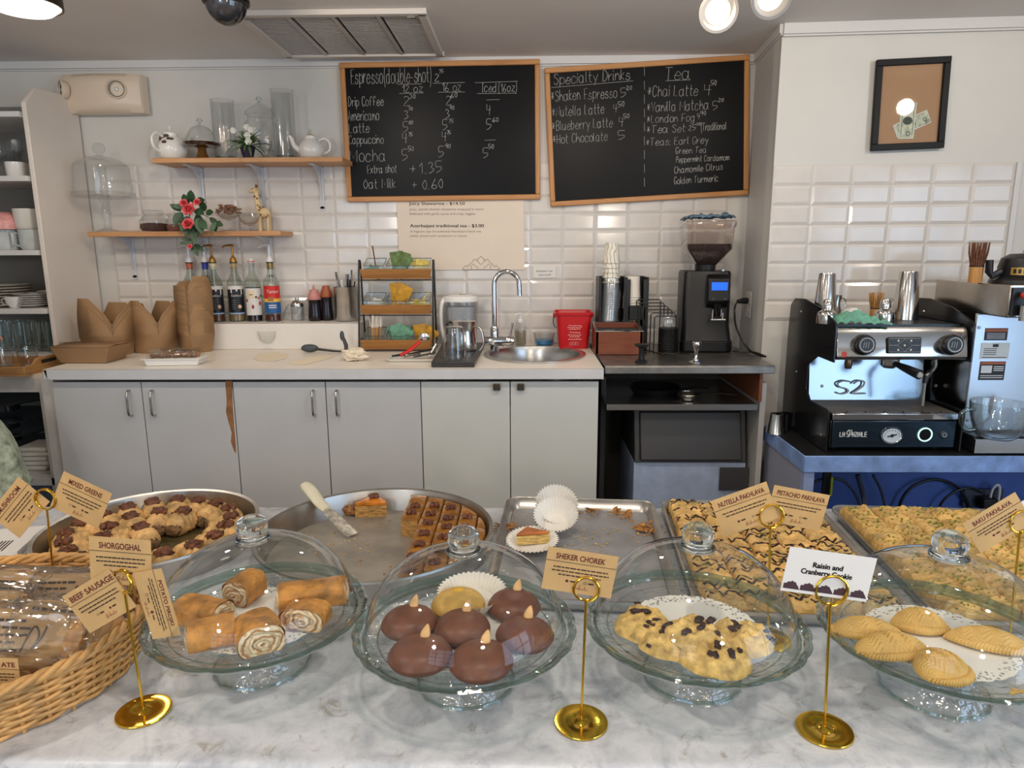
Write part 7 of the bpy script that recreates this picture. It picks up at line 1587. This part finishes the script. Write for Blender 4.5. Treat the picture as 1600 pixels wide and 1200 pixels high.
def cake_stand(label, cx, cy, rz):
    t = thing('cake_stand', label, 'cake stand', (cx, cy, ZF), rz); sc = lambda a, j: 1 + .014 * abs(sin(a * 11)) ** .7
    MB().lathe([(.069, .0), (.066, .004), (.052, .030), (.046, .052), (.05, .064)], 60, wob=lambda a, j: 1 + (.012 * sin(a * 16) if j < 2 else 0)).build('foot', GLASSP, t)
    MB().lathe([(.0655, .001), (.0685, .003), (.0675, .006), (.0645, .005), (.0655, .001)], 60, wob=lambda a, j: 1 + .012 * sin(a * 16)).build('foot_rim', GLASSR, t)
    MB().lathe([(0, .069), (.05, .069), (.118, .072), (.135, .077), (RP - .004, .084)], 132, wob=lambda a, j: sc(a, j) if j > 2 else 1).build('plate', GLASSP, t)
    MB().lathe([(RP - .010, .079), (RP - .003, .082), (RP, .086), (RP - .004, .0885), (RP - .010, .085), (RP - .010, .079)], 132, wob=sc).build('plate_rim', GLASSR, t)
    MB().lathe([(.118, .0745), (.120, .0755), (.118, .0765)], 72).build('rim_groove', GLASSR, t)
    R, H = .136, .112; prof = [(R + .0015, .0775), (R, .080)] + [(R * (cos(pi / 2 * k / 14) ** .84), .080 + H * (sin(pi / 2 * k / 14) ** 1.02)) for k in range(1, 14)] + [(.012, .080 + H)]
    d = MB().lathe(prof, 80).build('dome', GLASSD, t); MB().lathe([(R - .002, .0775), (R + .0025, .0775), (R + .003, .080), (R - .001, .0815), (R - .002, .0775)], 80).build('dome_rim', GLASSR, d)
    z = .080 + H; MB().lathe([tuple(p)[:2] for p in smooth([(0, z - .002, 0), (.020, z - .001, 0), (.0245, z + .004, 0), (.0185, z + .009, 0), (.0215, z + .018, 0), (.0195, z + .029, 0), (.010, z + .0355, 0), (0, z + .0365, 0)], 3)], 36).build('knob', KNOBG, d)
    o = MB().lathe([(0, 0), (.090, 0), (.090, .0006), (0, .0006)], 96, wob=lambda a, j: 1 + .03 * abs(sin(a * 14))); solo('paper_doily', o, DOILY, 'white lace paper doily under the ' + label.split(' holding ')[1], 'doily', (cx, cy, ZF + .0735), rz)
    return t
SA, SB_, SCc, SD = (-.383, .905), (-.083, .868), (.234, .883), (.556, .857)
cake_stand('domed glass cake stand holding the cream-filled strudel slices', *SA, .1); cake_stand('domed glass cake stand holding the chocolate cookies', *SB_, .3); cake_stand('domed glass cake stand holding the raisin cookies', *SCc, .5); cake_stand('domed glass cake stand holding the crescent nut pastries', *SD, .2)
ZP = ZF + .0752
def onp(px, py, h=0): p = on_z(px, py, ZP + h); return Vector((p.x, p.y, ZP))
# strudel slices
CRUST = M('golden_crust', (190, 132, 62), .5, var=.30, vs=34, bump=.9, bs=120, bd=.003)
def swirl():
    t = NT('cream_swirl_filling'); b = t.principled(.7); v = t.coords((1, 1, 1)); w = t.n('ShaderNodeTexWave'); w.wave_type = 'RINGS'; w.rings_direction = 'X'; w.inputs['Scale'].default_value = 34; w.inputs['Distortion'].default_value = 6; w.inputs['Detail'].default_value = 3; w.inputs['Detail Scale'].default_value = 1.5
    tc = t.n('ShaderNodeTexCoord'); mp = t.n('ShaderNodeMapping'); mp.inputs['Location'].default_value = (0, 0, -.016); mp.inputs['Scale'].default_value = (1, .75, 1); t.l(tc.outputs['Object'], mp.inputs['Vector']); t.l(mp.outputs['Vector'], w.inputs['Vector'])
    t.l(t.ramp(w.outputs['Fac'], [(.0, (166, 116, 72)), (.3, (226, 206, 168)), (.75, (238, 224, 194)), (1, (206, 168, 120))]), b.inputs['Base Color']); t.l(t.bump(w.outputs['Fac'], .5, .003), b.inputs['Normal']); return t.m
SWIRL = swirl()
def strudel(label, px, py, L, w, h, rz, seed=0):
    t = thing('strudel_slice', label, 'pastry', onp(px, py), rz)
    sec = lambda a: (math.copysign(abs(cos(a)) ** .75, cos(a)) * w / 2, max(.0, h * .42 + math.copysign(abs(sin(a)) ** .8, sin(a)) * h * .58))
    def fn(u, v):
        y, z = sec(2 * pi * u); k = 1 + .10 * noise.noise(Vector((cos(2 * pi * u) * 1.6, sin(2 * pi * u) * 1.6, v * 2.5 + seed * 3))) + .03 * noise.noise(Vector((u * 14, v * 6, seed))); return ((v - .5) * L, y * k, z * k)
    MB().grid(fn, 32, 8, cu=True).build('crust', CRUST, t)
    for s in (-1, 1):
        def cap(u, v, s=s):
            y, z = sec(2 * pi * u); zc = h * .4; rr = .97 * v; bul = .004 * sqrt(max(0, 1 - v * v)) + .0018 * sin(v * 16 + u * 6.3); return (s * (L / 2 + bul - .0005), y * rr, zc + (z - zc) * rr)
        MB().grid(cap, 32, 12, cu=True).build('cream_filling', SWIRL, t)
strudel('golden strudel end piece at the back of the left cake stand', 384, 935, .048, .044, .038, 1.3, 1)
strudel('strudel slice at the back right of the left cake stand, cut end to the right', 490, 942, .095, .048, .034, .3, 2)
strudel('strudel slice below the right one, swirled cut end facing front', 480, 976, .034, .064, .032, 1.42, 3)
strudel('strudel slice at the back left of the left cake stand', 318, 972, .070, .050, .034, -.3, 4)
strudel('strudel slice at the front left of the left cake stand', 333, 1003, .058, .050, .034, .42, 5)
strudel('strudel slice at the front centre of the left cake stand, cream swirl toward the front', 405, 1008, .050, .060, .040, 2.1, 6)
# chocolate cookies with almonds
CHK = M('cocoa_cookie', (114, 70, 52), .42, var=.10, vs=50, bump=.35, bs=120, bd=.0015); YCK = M('yellow_cookie', (214, 172, 92), .45, var=.08, vs=50, bump=.25, bs=120); ALM = M('blanched_almond', (222, 176, 118), .5, var=.1, vs=60)
def cookie(label, px, py, R, h, mat, almond, seed):
    t = thing('sugar_cookie', label, 'cookie', onp(px, py), seed)
    MB().lathe([tuple(p)[:2] for p in smooth([(0, .0, 0), (R * .8, .0, 0), (R * .98, h * .22, 0), (R, h * .36, 0), (R * .82, h * .72, 0), (R * .45, h * .95, 0), (0, h, 0)], 4)], 40, wob=lambda a, j: 1 + .02 * sin(a * 2 + seed)).build('body', mat, t)
    if almond:
        X = Rz(-seed) @ T(.004, .012, h * .93) @ Rx(-.5) @ Ry(.25)
        MB().lathe([tuple(p)[:2] for p in smooth([(0, -.006, 0), (.0055, .0, 0), (.0062, .006, 0), (.003, .014, 0), (0, .0175, 0)], 3)], 16, X=X, sy=.6).build('almond', ALM, t)
    else: MB().blob((0, .010, h * .97), (.009, .007, .003), .1).build('egg_glaze_spot', M('egg_glaze', (226, 176, 54), .12, coat=.5), t)
for k, (px, py, l) in enumerate([(640, 983, 'chocolate cookie with almond at the left of the second cake stand'), (723, 991, 'chocolate cookie with almond in the centre of the second cake stand'), (803, 956, 'chocolate cookie with almond at the back right of the second cake stand'), (820, 1002, 'chocolate cookie with almond at the right of the second cake stand'), (657, 1034, 'chocolate cookie with almond at the front left of the second cake stand'), (752, 1044, 'chocolate cookie with almond at the front right of the second cake stand')]):
    cookie(l, px, py, .0385 + .002 * (k > 3), .029, CHK, True, k * 1.3)
cookie('yellow round cookie without almond at the back of the second cake stand', 716, 952, .039, .027, YCK, False, 0)
c = on_z(715, 925, ZP); lo = liner('white paper liner lying behind and under the yellow cookie under the second dome', (SB_[0] + .004, SB_[1] + .076, ZP + .003), .036, .050, .020, (.08, 0, 0))
# raisin cookies
RCK = M('raisin_cookie_dough', (216, 176, 106), .6, var=.22, vs=70, bump=1, bs=80, bd=.003, sss=.03); RSN = M('dark_raisin', (56, 34, 32), .5, var=.3, vs=90, bump=.6, bs=150)
def rcookie(label, px, py, R, h, seed, dz=0):
    t = thing('raisin_cookie', label, 'cookie', onp(px, py, dz) + Vector((0, 0, dz)), seed); random.seed(seed * 5 + 1)
    def fn(u, v):
        a = 2 * pi * u; r = R * v * (1 + .10 * noise.noise(Vector((cos(a) * 1.7, sin(a) * 1.7, seed)))); x, y = r * cos(a), r * sin(a)
        return (x, y, h * max(0, 1 - v ** 3.2) ** .8 + (.010 * noise.noise(Vector((x * 62, y * 62, seed))) + .0045 * noise.noise(Vector((x * 170, y * 170, seed)))) * (1 - v ** 6))
    MB().grid(fn, 44, 18, cu=True).lathe([(0, 0), (R * .9, 0)], 30).build('body', RCK, t, angle=70)
    for q in range(7):
        a, r = random.uniform(0, 6.28), random.uniform(.1, .85); p = fn(a / 6.28, r); s = random.uniform(.003, .0062); MB().blob((p[0], p[1], p[2] + s * .1), (s * 1.5, s * .9, s * .6), .6, 2.5, q, 14, 10).build('raisin', RSN, t)
rcookie('raisin cookie at the left of the third cake stand', 1006, 981, .041, .019, 3); rcookie('raisin cookie at the front left of the third cake stand', 1045, 1005, .042, .017, 5); rcookie('raisin cookie lying on two others in the middle of the third cake stand', 1080, 992, .037, .018, 7, .014)
rcookie('raisin cookie at the right of the third cake stand', 1158, 1000, .042, .020, 9); rcookie('largest raisin cookie at the front of the third cake stand', 1115, 1025, .051, .022, 11)
solo('raisin', MB().blob((0, 0, .005), (.006, .006, .0055), .25, 3, 2, 14, 10), RSN, 'single raisin fallen beside the largest cookie on the third cake stand', 'raisin', onp(1158, 1034))
# crescent pastries with braided edge
SHK = M('pale_crescent_dough', (218, 178, 102), .5, var=.07, vs=30, bump=.2, bs=160, sss=.04)
def crescent(label, px, py, L, w, h, rz, seed=0, full=False):
    t = thing('crescent_pastry', label, 'pastry', onp(px, py), rz)
    def fn(u, v):
        x = (u - .5) * L; s = sin(pi * u) ** .62; y = -w * .42 * s + w * s * v * (1 if not full else 1.0)
        hz = h * s * (max(0, sin(pi * v)) ** .42) * (1 - .12 * v)
        k = (v * 8.0 + abs(((u * 5) % 1) - .5) * 3.0); hz += .0030 * (abs((k % 1) - .5) * 2 - .5) * s * (1 if .06 < v < .95 else 0)
        return (x, y, max(.0005, hz))
    MB().grid(fn, 120, 60).build('body', SHK, t, angle=80)
    mb = MB(); N = 26
    for k in range(N):
        u = .03 + .94 * k / (N - 1); p = Vector(fn(u, .0)); q = Vector(fn(min(1, u + .012), .0)); d = (q - p); a = atan2(d.y, d.x); s = .55 + .45 * sin(pi * u)
        mb.blob((p.x, p.y - .001, .0045 * s), (.0062 * s, .0030 * s, .0046 * s), .05, 3, k, 10, 6, X=T(0, 0, 0)) if False else mb.blob((0, 0, 0), (.0080 * s, .0030 * s, .0058 * s), .05, 3, k, 10, 6, X=T(p.x, p.y - .001, .0065 * s) @ Rz(a + .75))
    mb.build('braided_edge', SHK, t)
crescent('pale crescent pastry with braided edge at the left of the fourth cake stand', 1352, 990, .100, .046, .022, -.10, 1)
crescent('pale crescent pastry at the back centre of the fourth cake stand', 1436, 980, .076, .048, .027, -.12, 2)
crescent('pale crescent pastry in front of the left one on the fourth cake stand', 1392, 1018, .102, .052, .025, .12, 3)
crescent('pale crescent pastry standing at the front of the fourth cake stand', 1474, 1052, .070, .062, .028, .42, 4)
crescent('long pale crescent pastry at the right of the fourth cake stand', 1545, 1008, .105, .044, .023, -.38, 5)
crumbs('two yellow crumbs at the front of the fourth cake stand', [(1583, 1072), (1587, 1083)], 7, .0035, SHK, ZF + .0755, 47, (.002, .005))

# ================================================================== CARD HOLDERS AND CARDS
def card_stand(label, base, ring, rr, rz=0, R=.0335, zb=ZF):
    t = thing('card_holder', label, 'card holder', Vector((base.x, base.y, zb))); r0 = ring - Vector((base.x, base.y, zb))
    MB().lathe([(0, 0), (R, 0), (R + .0005, .0012), (R, .0026), (R * .35, .0036), (R * .30, .0026), (R * .2, .0046), (R * .08, .006), (0, .006)], 56).build('base', GOLD, t)
    lo = r0 - Vector((0, 0, rr)); MB().tube([(0, 0, .004), lo * .5, lo], .0017, 10).build('rod', GOLD, t)
    pts = [(r0.x + rr * sin(a) * cos(rz), r0.y + rr * sin(a) * sin(rz) + .0016 * (a / pi - 1.9), r0.z - rr * cos(a)) for a in [2 * pi * 1.85 * k / 56 for k in range(57)]]
    MB().tube(pts, .0016, 8).build('ring', GOLD, t); return t
SIGN = M('signature_ink', (168, 108, 74), .7)
def card(label, Y, TL, TR, BL, title, sweet=None, lines=3, kraft=True, thick=.0007, tz=0, t0=.16, t1=.84, name='name_card', cat='card'):
    A, B, D = on_y(*TL, Y), on_y(*TR, Y), on_y(*BL, Y); u = (B - A); wd = u.length; u.normalize(); dn = (D - A); dn = dn - u * dn.dot(u); h = dn.length; dn.normalize(); c = A + u * (wd / 2) + dn * (h / 2)
    t = thing(name, label, cat, c); w_ = -dn; n = Vector((0, -1, 0)); X = Matrix(((u.x, 0, w_.x, 0), (u.y, 1, w_.y, 0), (u.z, 0, w_.z, 0), (0, 0, 0, 1)))
    MB().box((0, 0, 0), (wd, thick, h), X=X).build('card', KRAFTC if kraft else PAPERW, t); f = -thick / 2 - .0003
    pt = lambda a, b: X @ Vector(((a - .5) * wd, f, (.5 - b) * h))
    def txt(s, a0, a1, b, hh, mt, nm, sl=0):
        mb = MB(); put_text(mb, s, pt(a0, b), u, w_, Vector(), (a1 - a0) * wd, hh * h, 0, sl, .022); mb.build(nm, mt, t)
    def bar(a0, a1, b, th, mt, nm):
        mb = MB(); mb.box(((a0 + a1 - 1) / 2 * wd, f, (.5 - b) * h), ((a1 - a0) * wd, .0002, th * h), X=X); mb.build(nm, mt, t)
    if kraft:
        txt(title, t0, t1, .235, .125, MAROON, 'title'); bar(0, 1, .30, .010, INK, 'rule'); random.seed(len(title) * 7 + int(TL[0]))
        for k in range(lines):
            a = .10 + (.05 * k if k == lines - 1 else 0) + random.uniform(0, .03); e = .92 - (a - .10) - random.uniform(0, .03); mb = MB(); b = .43 + .085 * k
            while a < e: l = random.uniform(.03, .085); l = min(l, e - a + .01); mb.box(((2 * a + l - 1) / 2 * wd, f, (.5 - b) * h), (l * wd, .0002, .026 * h), X=X); a += l + .012
            mb.build('small_print_line', INK, t)
        for k, a in enumerate((.34, .60)):
            fl = (sweet == k); prf = [(0, 0), (.022 * wd, 0)] if fl else [(.017 * wd, 0), (.022 * wd, 0)]
            MB().lathe(prf, 20, X=X @ T((a - .5) * wd, f, (.5 - .735) * h) @ Rx(pi / 2)).build('taste_mark', MAROON if fl else INK, t); bar(a + .045, a + .12, .735, .032, INK, 'mark_word')
        sg = [(.44, .90), (.46, .82), (.48, .84), (.455, .91), (.50, .87), (.52, .90), (.535, .80), (.53, .90), (.56, .87), (.575, .90), (.60, .87), (.61, .82), (.615, .90), (.66, .86)]
        MB().tube(smooth([pt(a, b) for a, b in sg], 3), .00035, 4).build('signature', SIGN, t)
    return t, pt, txt, wd, h, X, f
b1 = on_z(225, 1112, ZF); r1 = on_y(193, 908, b1.y); card_stand('gold card holder beside the wicker basket, holding three cards', b1, r1, .0145, -.35)
card('kraft card reading SHORGOGHAL, top one in the basket card holder', b1.y + .003, (138.7, 837), (235.6, 844.5), (142.2, 909.5), 'SHORGOGHAL', 1)
card('kraft card reading BEEF SAUSAGE tilted over the wicker basket', b1.y + .0005, (96.9, 931.9), (170, 889), (128, 996.5), 'BEEF SAUSAGE', 1, t0=.08, t1=.98)
card('kraft card reading POTATO PIROJKI turned on its side', b1.y - .002, (252.2, 888), (283, 991.8), (207.9, 897.6), 'POTATO PIROJKI', 1)
b2 = on_z(908, 1129, ZF); r2 = on_y(916, 920, b2.y); card_stand('gold card holder between second and third cake stands', b2, r2, .0155)
card('kraft card reading SHEKER CHOREK', b2.y + .0005, (857, 853.5), (967, 870), (853, 920), 'SHEKER CHOREK', 0, t0=.13, t1=.83)
b3 = on_z(1288, 1141, ZF); r3 = on_y(1299, 922, b3.y); card_stand('gold card holder between third and fourth cake stands', b3, r3, .0185)
t, pt, txt, wd, h, X, f = card('white card reading Raisin and Cranberry Cookie', b3.y + .0005, (1234.8, 854), (1370.5, 872.6), (1232.3, 924), '', kraft=False)
txt('Raisin and', .30, .645, .385, .115, BLACKINK, 'title'); txt('Raisin and', .303, .648, .385, .115, BLACKINK, 'title'); txt('Cranberry Cookie', .18, .77, .545, .115, BLACKINK, 'title'); txt('Cranberry Cookie', .183, .773, .545, .115, BLACKINK, 'title')
BORD = M('dark_plum_border', (74, 50, 58), .6)
for k in range(5):
    a0 = .02 + k * .195
    mb = MB(); st = [(0, .95), (0, .83), (.03, .83), (.045, .79), (.075, .79), (.09, .76), (.12, .79), (.135, .79), (.15, .84), (.165, .87), (.18, .92), (.195, .95)]
    P = [pt(a0 + a, b - .02) for a, b in st]; mb.add(P, [tuple(range(len(P)))]); mb.build('stepped_border', BORD, t)
r4 = on_y(1205, 806, .975); card_stand('gold card holder behind the third cake stand, holding two cards', Vector((on_y(1203, 950, .975).x, .975, 0)), r4, .0175)
card('kraft card leaning left above the chocolate-drizzled pastry pan', 0.9755, (1110.3, 783.1), (1197.3, 752.2), (1129.8, 839.6), 'NUTELLA PAKHLAVA', 0, lines=2, t0=.10, t1=.92)
card('kraft card reading PISTACHIO PAKHLAVA, leaning right', 0.978, (1210.2, 757.7), (1296.9, 773.9), (1198, 814), 'PISTACHIO PAKHLAVA', 0, lines=2, t0=.08, t1=.94)
r5 = on_y(1596, 815, .96); card_stand('gold card holder at the right edge behind the fourth cake stand', Vector((on_y(1588, 930, .96).x, .96, 0)), r5, .0165)
card('kraft card reading BAKU PAKHLAVA at the right edge', .9605, (1503.4, 818.5), (1586, 768.8), (1531, 865.4), 'BAKU PAKHLAVA', 0, t0=.14, t1=.86)
card('white card corner behind the kraft card at the right edge', .964, (1592, 786), (1672, 742), (1618, 834), '', kraft=False)
r6 = on_y(71, 780, 1.085); bx6 = on_y(85, 920, 1.085); card_stand('gold card holder between basket and walnut roll pan, holding two cards', Vector((bx6.x, 1.085, 0)), r6, .0175)
card('kraft card reading MIXED GREENS above the walnut roll pan', 1.0855, (99.7, 736.2), (175.4, 771.3), (66.7, 785.7), 'MIXED GREENS', 1)
card('kraft card reading MUSHROOM, tilted steeply at the left edge', 1.0885, (-18, 803), (28.9, 745), (29, 843), 'MUSHROOM', 1)

# ================================================================== WICKER BASKET
WK = M('wicker', (198, 152, 92), .55, var=.16, vs=30, bump=.25, bs=90); BC = Vector((-.797, .878, ZF)); NS = 44
t = thing('wicker_basket', 'woven wicker basket of wrapped sandwiches at the front left', 'basket', BC)
def bell(a, z, off=0): k = z / .075; rx, ry = .222 + .014 * k + off, .186 + .028 * k + off; return Vector((rx * cos(a), ry * sin(a), z))
mb = MB()
for k in range(NS): a = 2 * pi * k / NS; mb.tube([bell(a, .0), bell(a, .04), bell(a, .078)], .0026, 6)
o = mb.build('stakes', WK, t)
mb = MB(); NR = 12
for r in range(NR):
    z = .005 + r * .0057; mb.tube([bell(2 * pi * k / (NS * 3), z + .0012 * sin(k * .37 + r), .0036 * cos(pi * k / 3 + (pi if r % 2 else 0))) for k in range(NS * 3)], .0031, 6, closed=True)
mb.build('weave', WK, t)
mb = MB()
for s in range(3): mb.tube([bell(2 * pi * k / 200, .0765 + .0045 * sin(2 * pi * (k / 200 * 22 + s / 3)), .0045 * cos(2 * pi * (k / 200 * 22 + s / 3))) for k in range(200)], .0040, 7, closed=True)
mb.build('rim', WK, t)
MB().lathe([(0, .002), (.21, .002), (.21, .005), (0, .005)], 40, sy=.83).build('base', WK, t)
WRAP = thin_glass('clear_wrap', (246, 246, 244), 1.6, .09, .55, 26, .12); SLV = M('kraft_sleeve', (186, 152, 108), .7, var=.06, vs=20); BRD = M('sandwich_bread', (198, 150, 92), .7, var=.2, vs=30, bump=.4, bs=80)
def pack(label, px, py, Y, L, w, h, rot, seed):
    loc = on_y(px, py, Y); t = thing('wrapped_sandwich', label, 'wrapped sandwich', loc); t.rotation_euler = rot; random.seed(seed)
    MB().blob((0, 0, 0), (L * .47, h * .36, w * .40), .12, 3, seed, 28, 16, p=.5).build('sandwich', BRD, t)
    o = MB().blob((-L * .04, 0, 0), (L * .42, h * .44, w * .455), .02, 2, seed, 28, 16, p=.4).build('sleeve', SLV, t)
    f = -h * .455
    for k in range(5):
        z = w * (.26 - k * .11); mb = MB(); x = -L * .36
        while x < L * .0: l = random.uniform(.006, .014); mb.box((x + l / 2, f, z), (l, .0006, .0032), X=None); x += l + .003
        mb.build('sleeve_print', INK, o)
    MB().tube(smooth([(L * .05, f, -w * .2), (L * .10, f, w * .18), (L * .16, f, w * .05), (L * .13, f, -w * .15), (L * .18, f, .0), (L * .20, f, w * .2)], 4), .0012, 4).build('sleeve_drawing', INK, o)
    mb = MB()
    def fn(u, v):
        a = 2 * pi * u; b = pi * (v - .5); e = lambda q, p: math.copysign(abs(q) ** p, q); x, y, z = e(cos(b), .5) * e(cos(a), .5), e(cos(b), .5) * e(sin(a), .6), e(sin(b), .5)
        n = noise.noise(Vector((x * 3, y * 3, z * 3 + seed))) * .07 + (.3 - abs(noise.noise(Vector((x * 5, y * 5, z * 5 + seed))))) * .13 + (.3 - abs(noise.noise(Vector((x * 11, y * 9, z * 11 + seed))))) * .06; fl = 1 + .55 * max(0, abs(x) - .85) * 3
        return (x * L * .56 * (1 + n * .5), y * h * .62 * (1 + n * 2) * (1 if abs(x) < .9 else .4), z * w * .55 * (1 + n) * fl)
    mb.grid(fn, 80, 56, cu=True).build('clear_wrap', WRAP, t, angle=25)
pack('wrapped sandwich at the back left of the basket, drawing on its sleeve', 45, 935, .975, .17, .085, .055, (-.55, .1, .1), 1)
pack('wrapped sandwich at the back right of the basket, half behind the sausage card', 120, 935, .960, .15, .080, .05, (-.6, -.1, -.15), 2)
pack('wrapped sandwich at the front left of the basket, text panel on its sleeve', 40, 1000, .845, .16, .085, .05, (-.65, .12, .12), 3)
pack('wrapped sandwich at the front right of the basket', 110, 985, .870, .14, .080, .045, (-.7, .3, .35), 4)
pack('wrapped sandwich standing against the right side of the basket', 152, 975, .90, .10, .06, .04, (-.5, .9, .3), 5)
pack('wrapped sandwich lying under the others at the left edge', -25, 965, .93, .16, .085, .055, (-.5, 0, .1), 6)
c = card('kraft card ending in ATE at the front left of the basket', .765, (-62, 1026), (27.5, 1029), (-62, 1082), 'ATE', None, t0=.70, t1=.945)
# papers at the far left
c = on_z(0, 868, ZF + .02); t = thing('menu_leaflets', 'pile of printed paper leaflets at the left edge behind the basket', 'leaflets', (c.x - .075, c.y + .03, ZF), .25)
for k in range(5): MB().box((.004 * sin(k * 2.1), .004 * cos(k * 1.3), .004 + k * .0062), (.20, .13, .0056), rz=.03 * sin(k * 3)).build('leaflet', PAPERW, t)
for k in range(8): MB().box((.03 + k * .006, -.03, .0322), (.002, .05, .0006)).build('printed_line', INK, t)

# ================================================================== PERSON AT THE LEFT EDGE
PX, PY = at(-128, 2.25, 1.0).x, 2.25
t = thing('person', 'person in a grey-green patterned dress, only elbow and skirt edge visible at left', 'person', (PX, PY, 0), 0)
def skin_body(name, nodes, edges, mat, par, sub=2):
    me = bpy.data.meshes.new(name); me.from_pydata([n[:3] for n in nodes], edges, []); o = bpy.data.objects.new(name, me); COL.objects.link(o); me.materials.append(mat)
    sk = o.modifiers.new('skin', 'SKIN'); sk.use_smooth_shade = True
    for v, n in zip(me.skin_vertices[0].data, nodes): v.radius = (n[3], n[4] if len(n) > 4 else n[3]); v.use_root = False
    me.skin_vertices[0].data[0].use_root = True; ms = o.modifiers.new('smooth', 'SUBSURF'); ms.levels = sub; ms.render_levels = sub; o.parent = par; return o
SKIN = M('skin', (214, 160, 134), .5, var=.04, vs=20, sss=.1)
ex = on_y(1, 537, PY) - Vector((PX, PY, 0))
N = [(0, 0, .92, .135, .10), (0, 0, 1.08, .115, .09), (0, .0, 1.25, .135, .09), (0, 0, 1.38, .10, .07), (0, .01, 1.45, .05), (0, .02, 1.52, .055), (0, .035, 1.60, .078, .09), (0, .03, 1.68, .065, .075),
     (-.16, 0, 1.37, .05), (-.20, .03, 1.12, .038), (-.17, .24, 1.06, .027), (-.16, .31, 1.06, .03, .016), (.15, 0, 1.37, .05), (ex.x - .035, -.02, ex.z + .005, .037), (.03, .22, 1.12, .027), (.0, .29, 1.13, .03, .016),
     (-.09, 0, .80, .085), (-.095, .01, .47, .055), (-.095, -.01, .10, .038), (-.095, .08, .035, .035, .03), (.09, 0, .80, .085), (.095, .01, .47, .055), (.095, -.01, .10, .038), (.095, .08, .035, .035, .03)]
E_ = [(0, 1), (1, 2), (2, 3), (3, 4), (4, 5), (5, 6), (6, 7), (3, 8), (8, 9), (9, 10), (10, 11), (3, 12), (12, 13), (13, 14), (14, 15), (0, 16), (16, 17), (17, 18), (18, 19), (0, 20), (20, 21), (21, 22), (22, 23)]
for sx, (hx, hy, hz) in ((-1, (-.16, .31, 1.06)), (1, (.0, .29, 1.13))):
    b = 11 if sx < 0 else 15
    for q in range(4):
        i = len(N); L = (.040, .046, .044, .034)[q]; x0 = hx + (q - 1.5) * .017
        N += [(x0, hy + .045, hz, .0085), (x0, hy + .045 + L * .6, hz - .006, .008), (x0, hy + .045 + L, hz - .022, .007)]; E_ += [(b, i), (i, i + 1), (i + 1, i + 2)]
    i = len(N); N += [(hx + sx * .034, hy + .01, hz - .006, .010), (hx + sx * .046, hy + .04, hz - .012, .009)]; E_ += [(b, i), (i, i + 1)]
skin_body('body', N, E_, SKIN, t)
DRESS = M('grey_green_dress_fabric', (158, 168, 148), .8, var=.28, vs=34, bump=.2, bs=200)
sk = on_y(1, 690, PY) - Vector((PX, PY, 0)); s2 = on_y(25, 752, PY) - Vector((PX, PY, 0))
rs = [(.128, 1.36), (.150, 1.26), (.132, 1.08), (.150, .98), (sk.x, sk.z), (s2.x, s2.z), (s2.x + .015, s2.z - .04)]
MB().lathe([tuple(p)[:2] for p in smooth([(a, b, 0) for a, b in rs], 4)], 64, sy=.72, wob=lambda a, j: 1 + .03 * sin(a * 11) * (j / 25)).build('dress', DRESS, t, solid=.004)
MB().blob((0, -.005, 1.64), (.092, .105, .11), .06, 3, 2, 30, 20).build('hair', M('dark_brown_hair', (52, 38, 32), .5, var=.2, vs=60), t)
MB().blob((0, .122, 1.585), (.012, .018, .018), .0).build('nose', SKIN, t)
for s in (-.03, .03): MB().blob((s, .112, 1.612), (.012, .008, .007), 0).build('eye', M('eye', (60, 44, 38), .3), t)
MB().blob((0, .115, 1.548), (.022, .008, .006), 0).build('mouth', M('lips', (176, 104, 96), .5), t)
for s in (-1, 1): MB().blob((s * .083, .03, 1.595), (.010, .018, .028), 0).build('ear', SKIN, t)
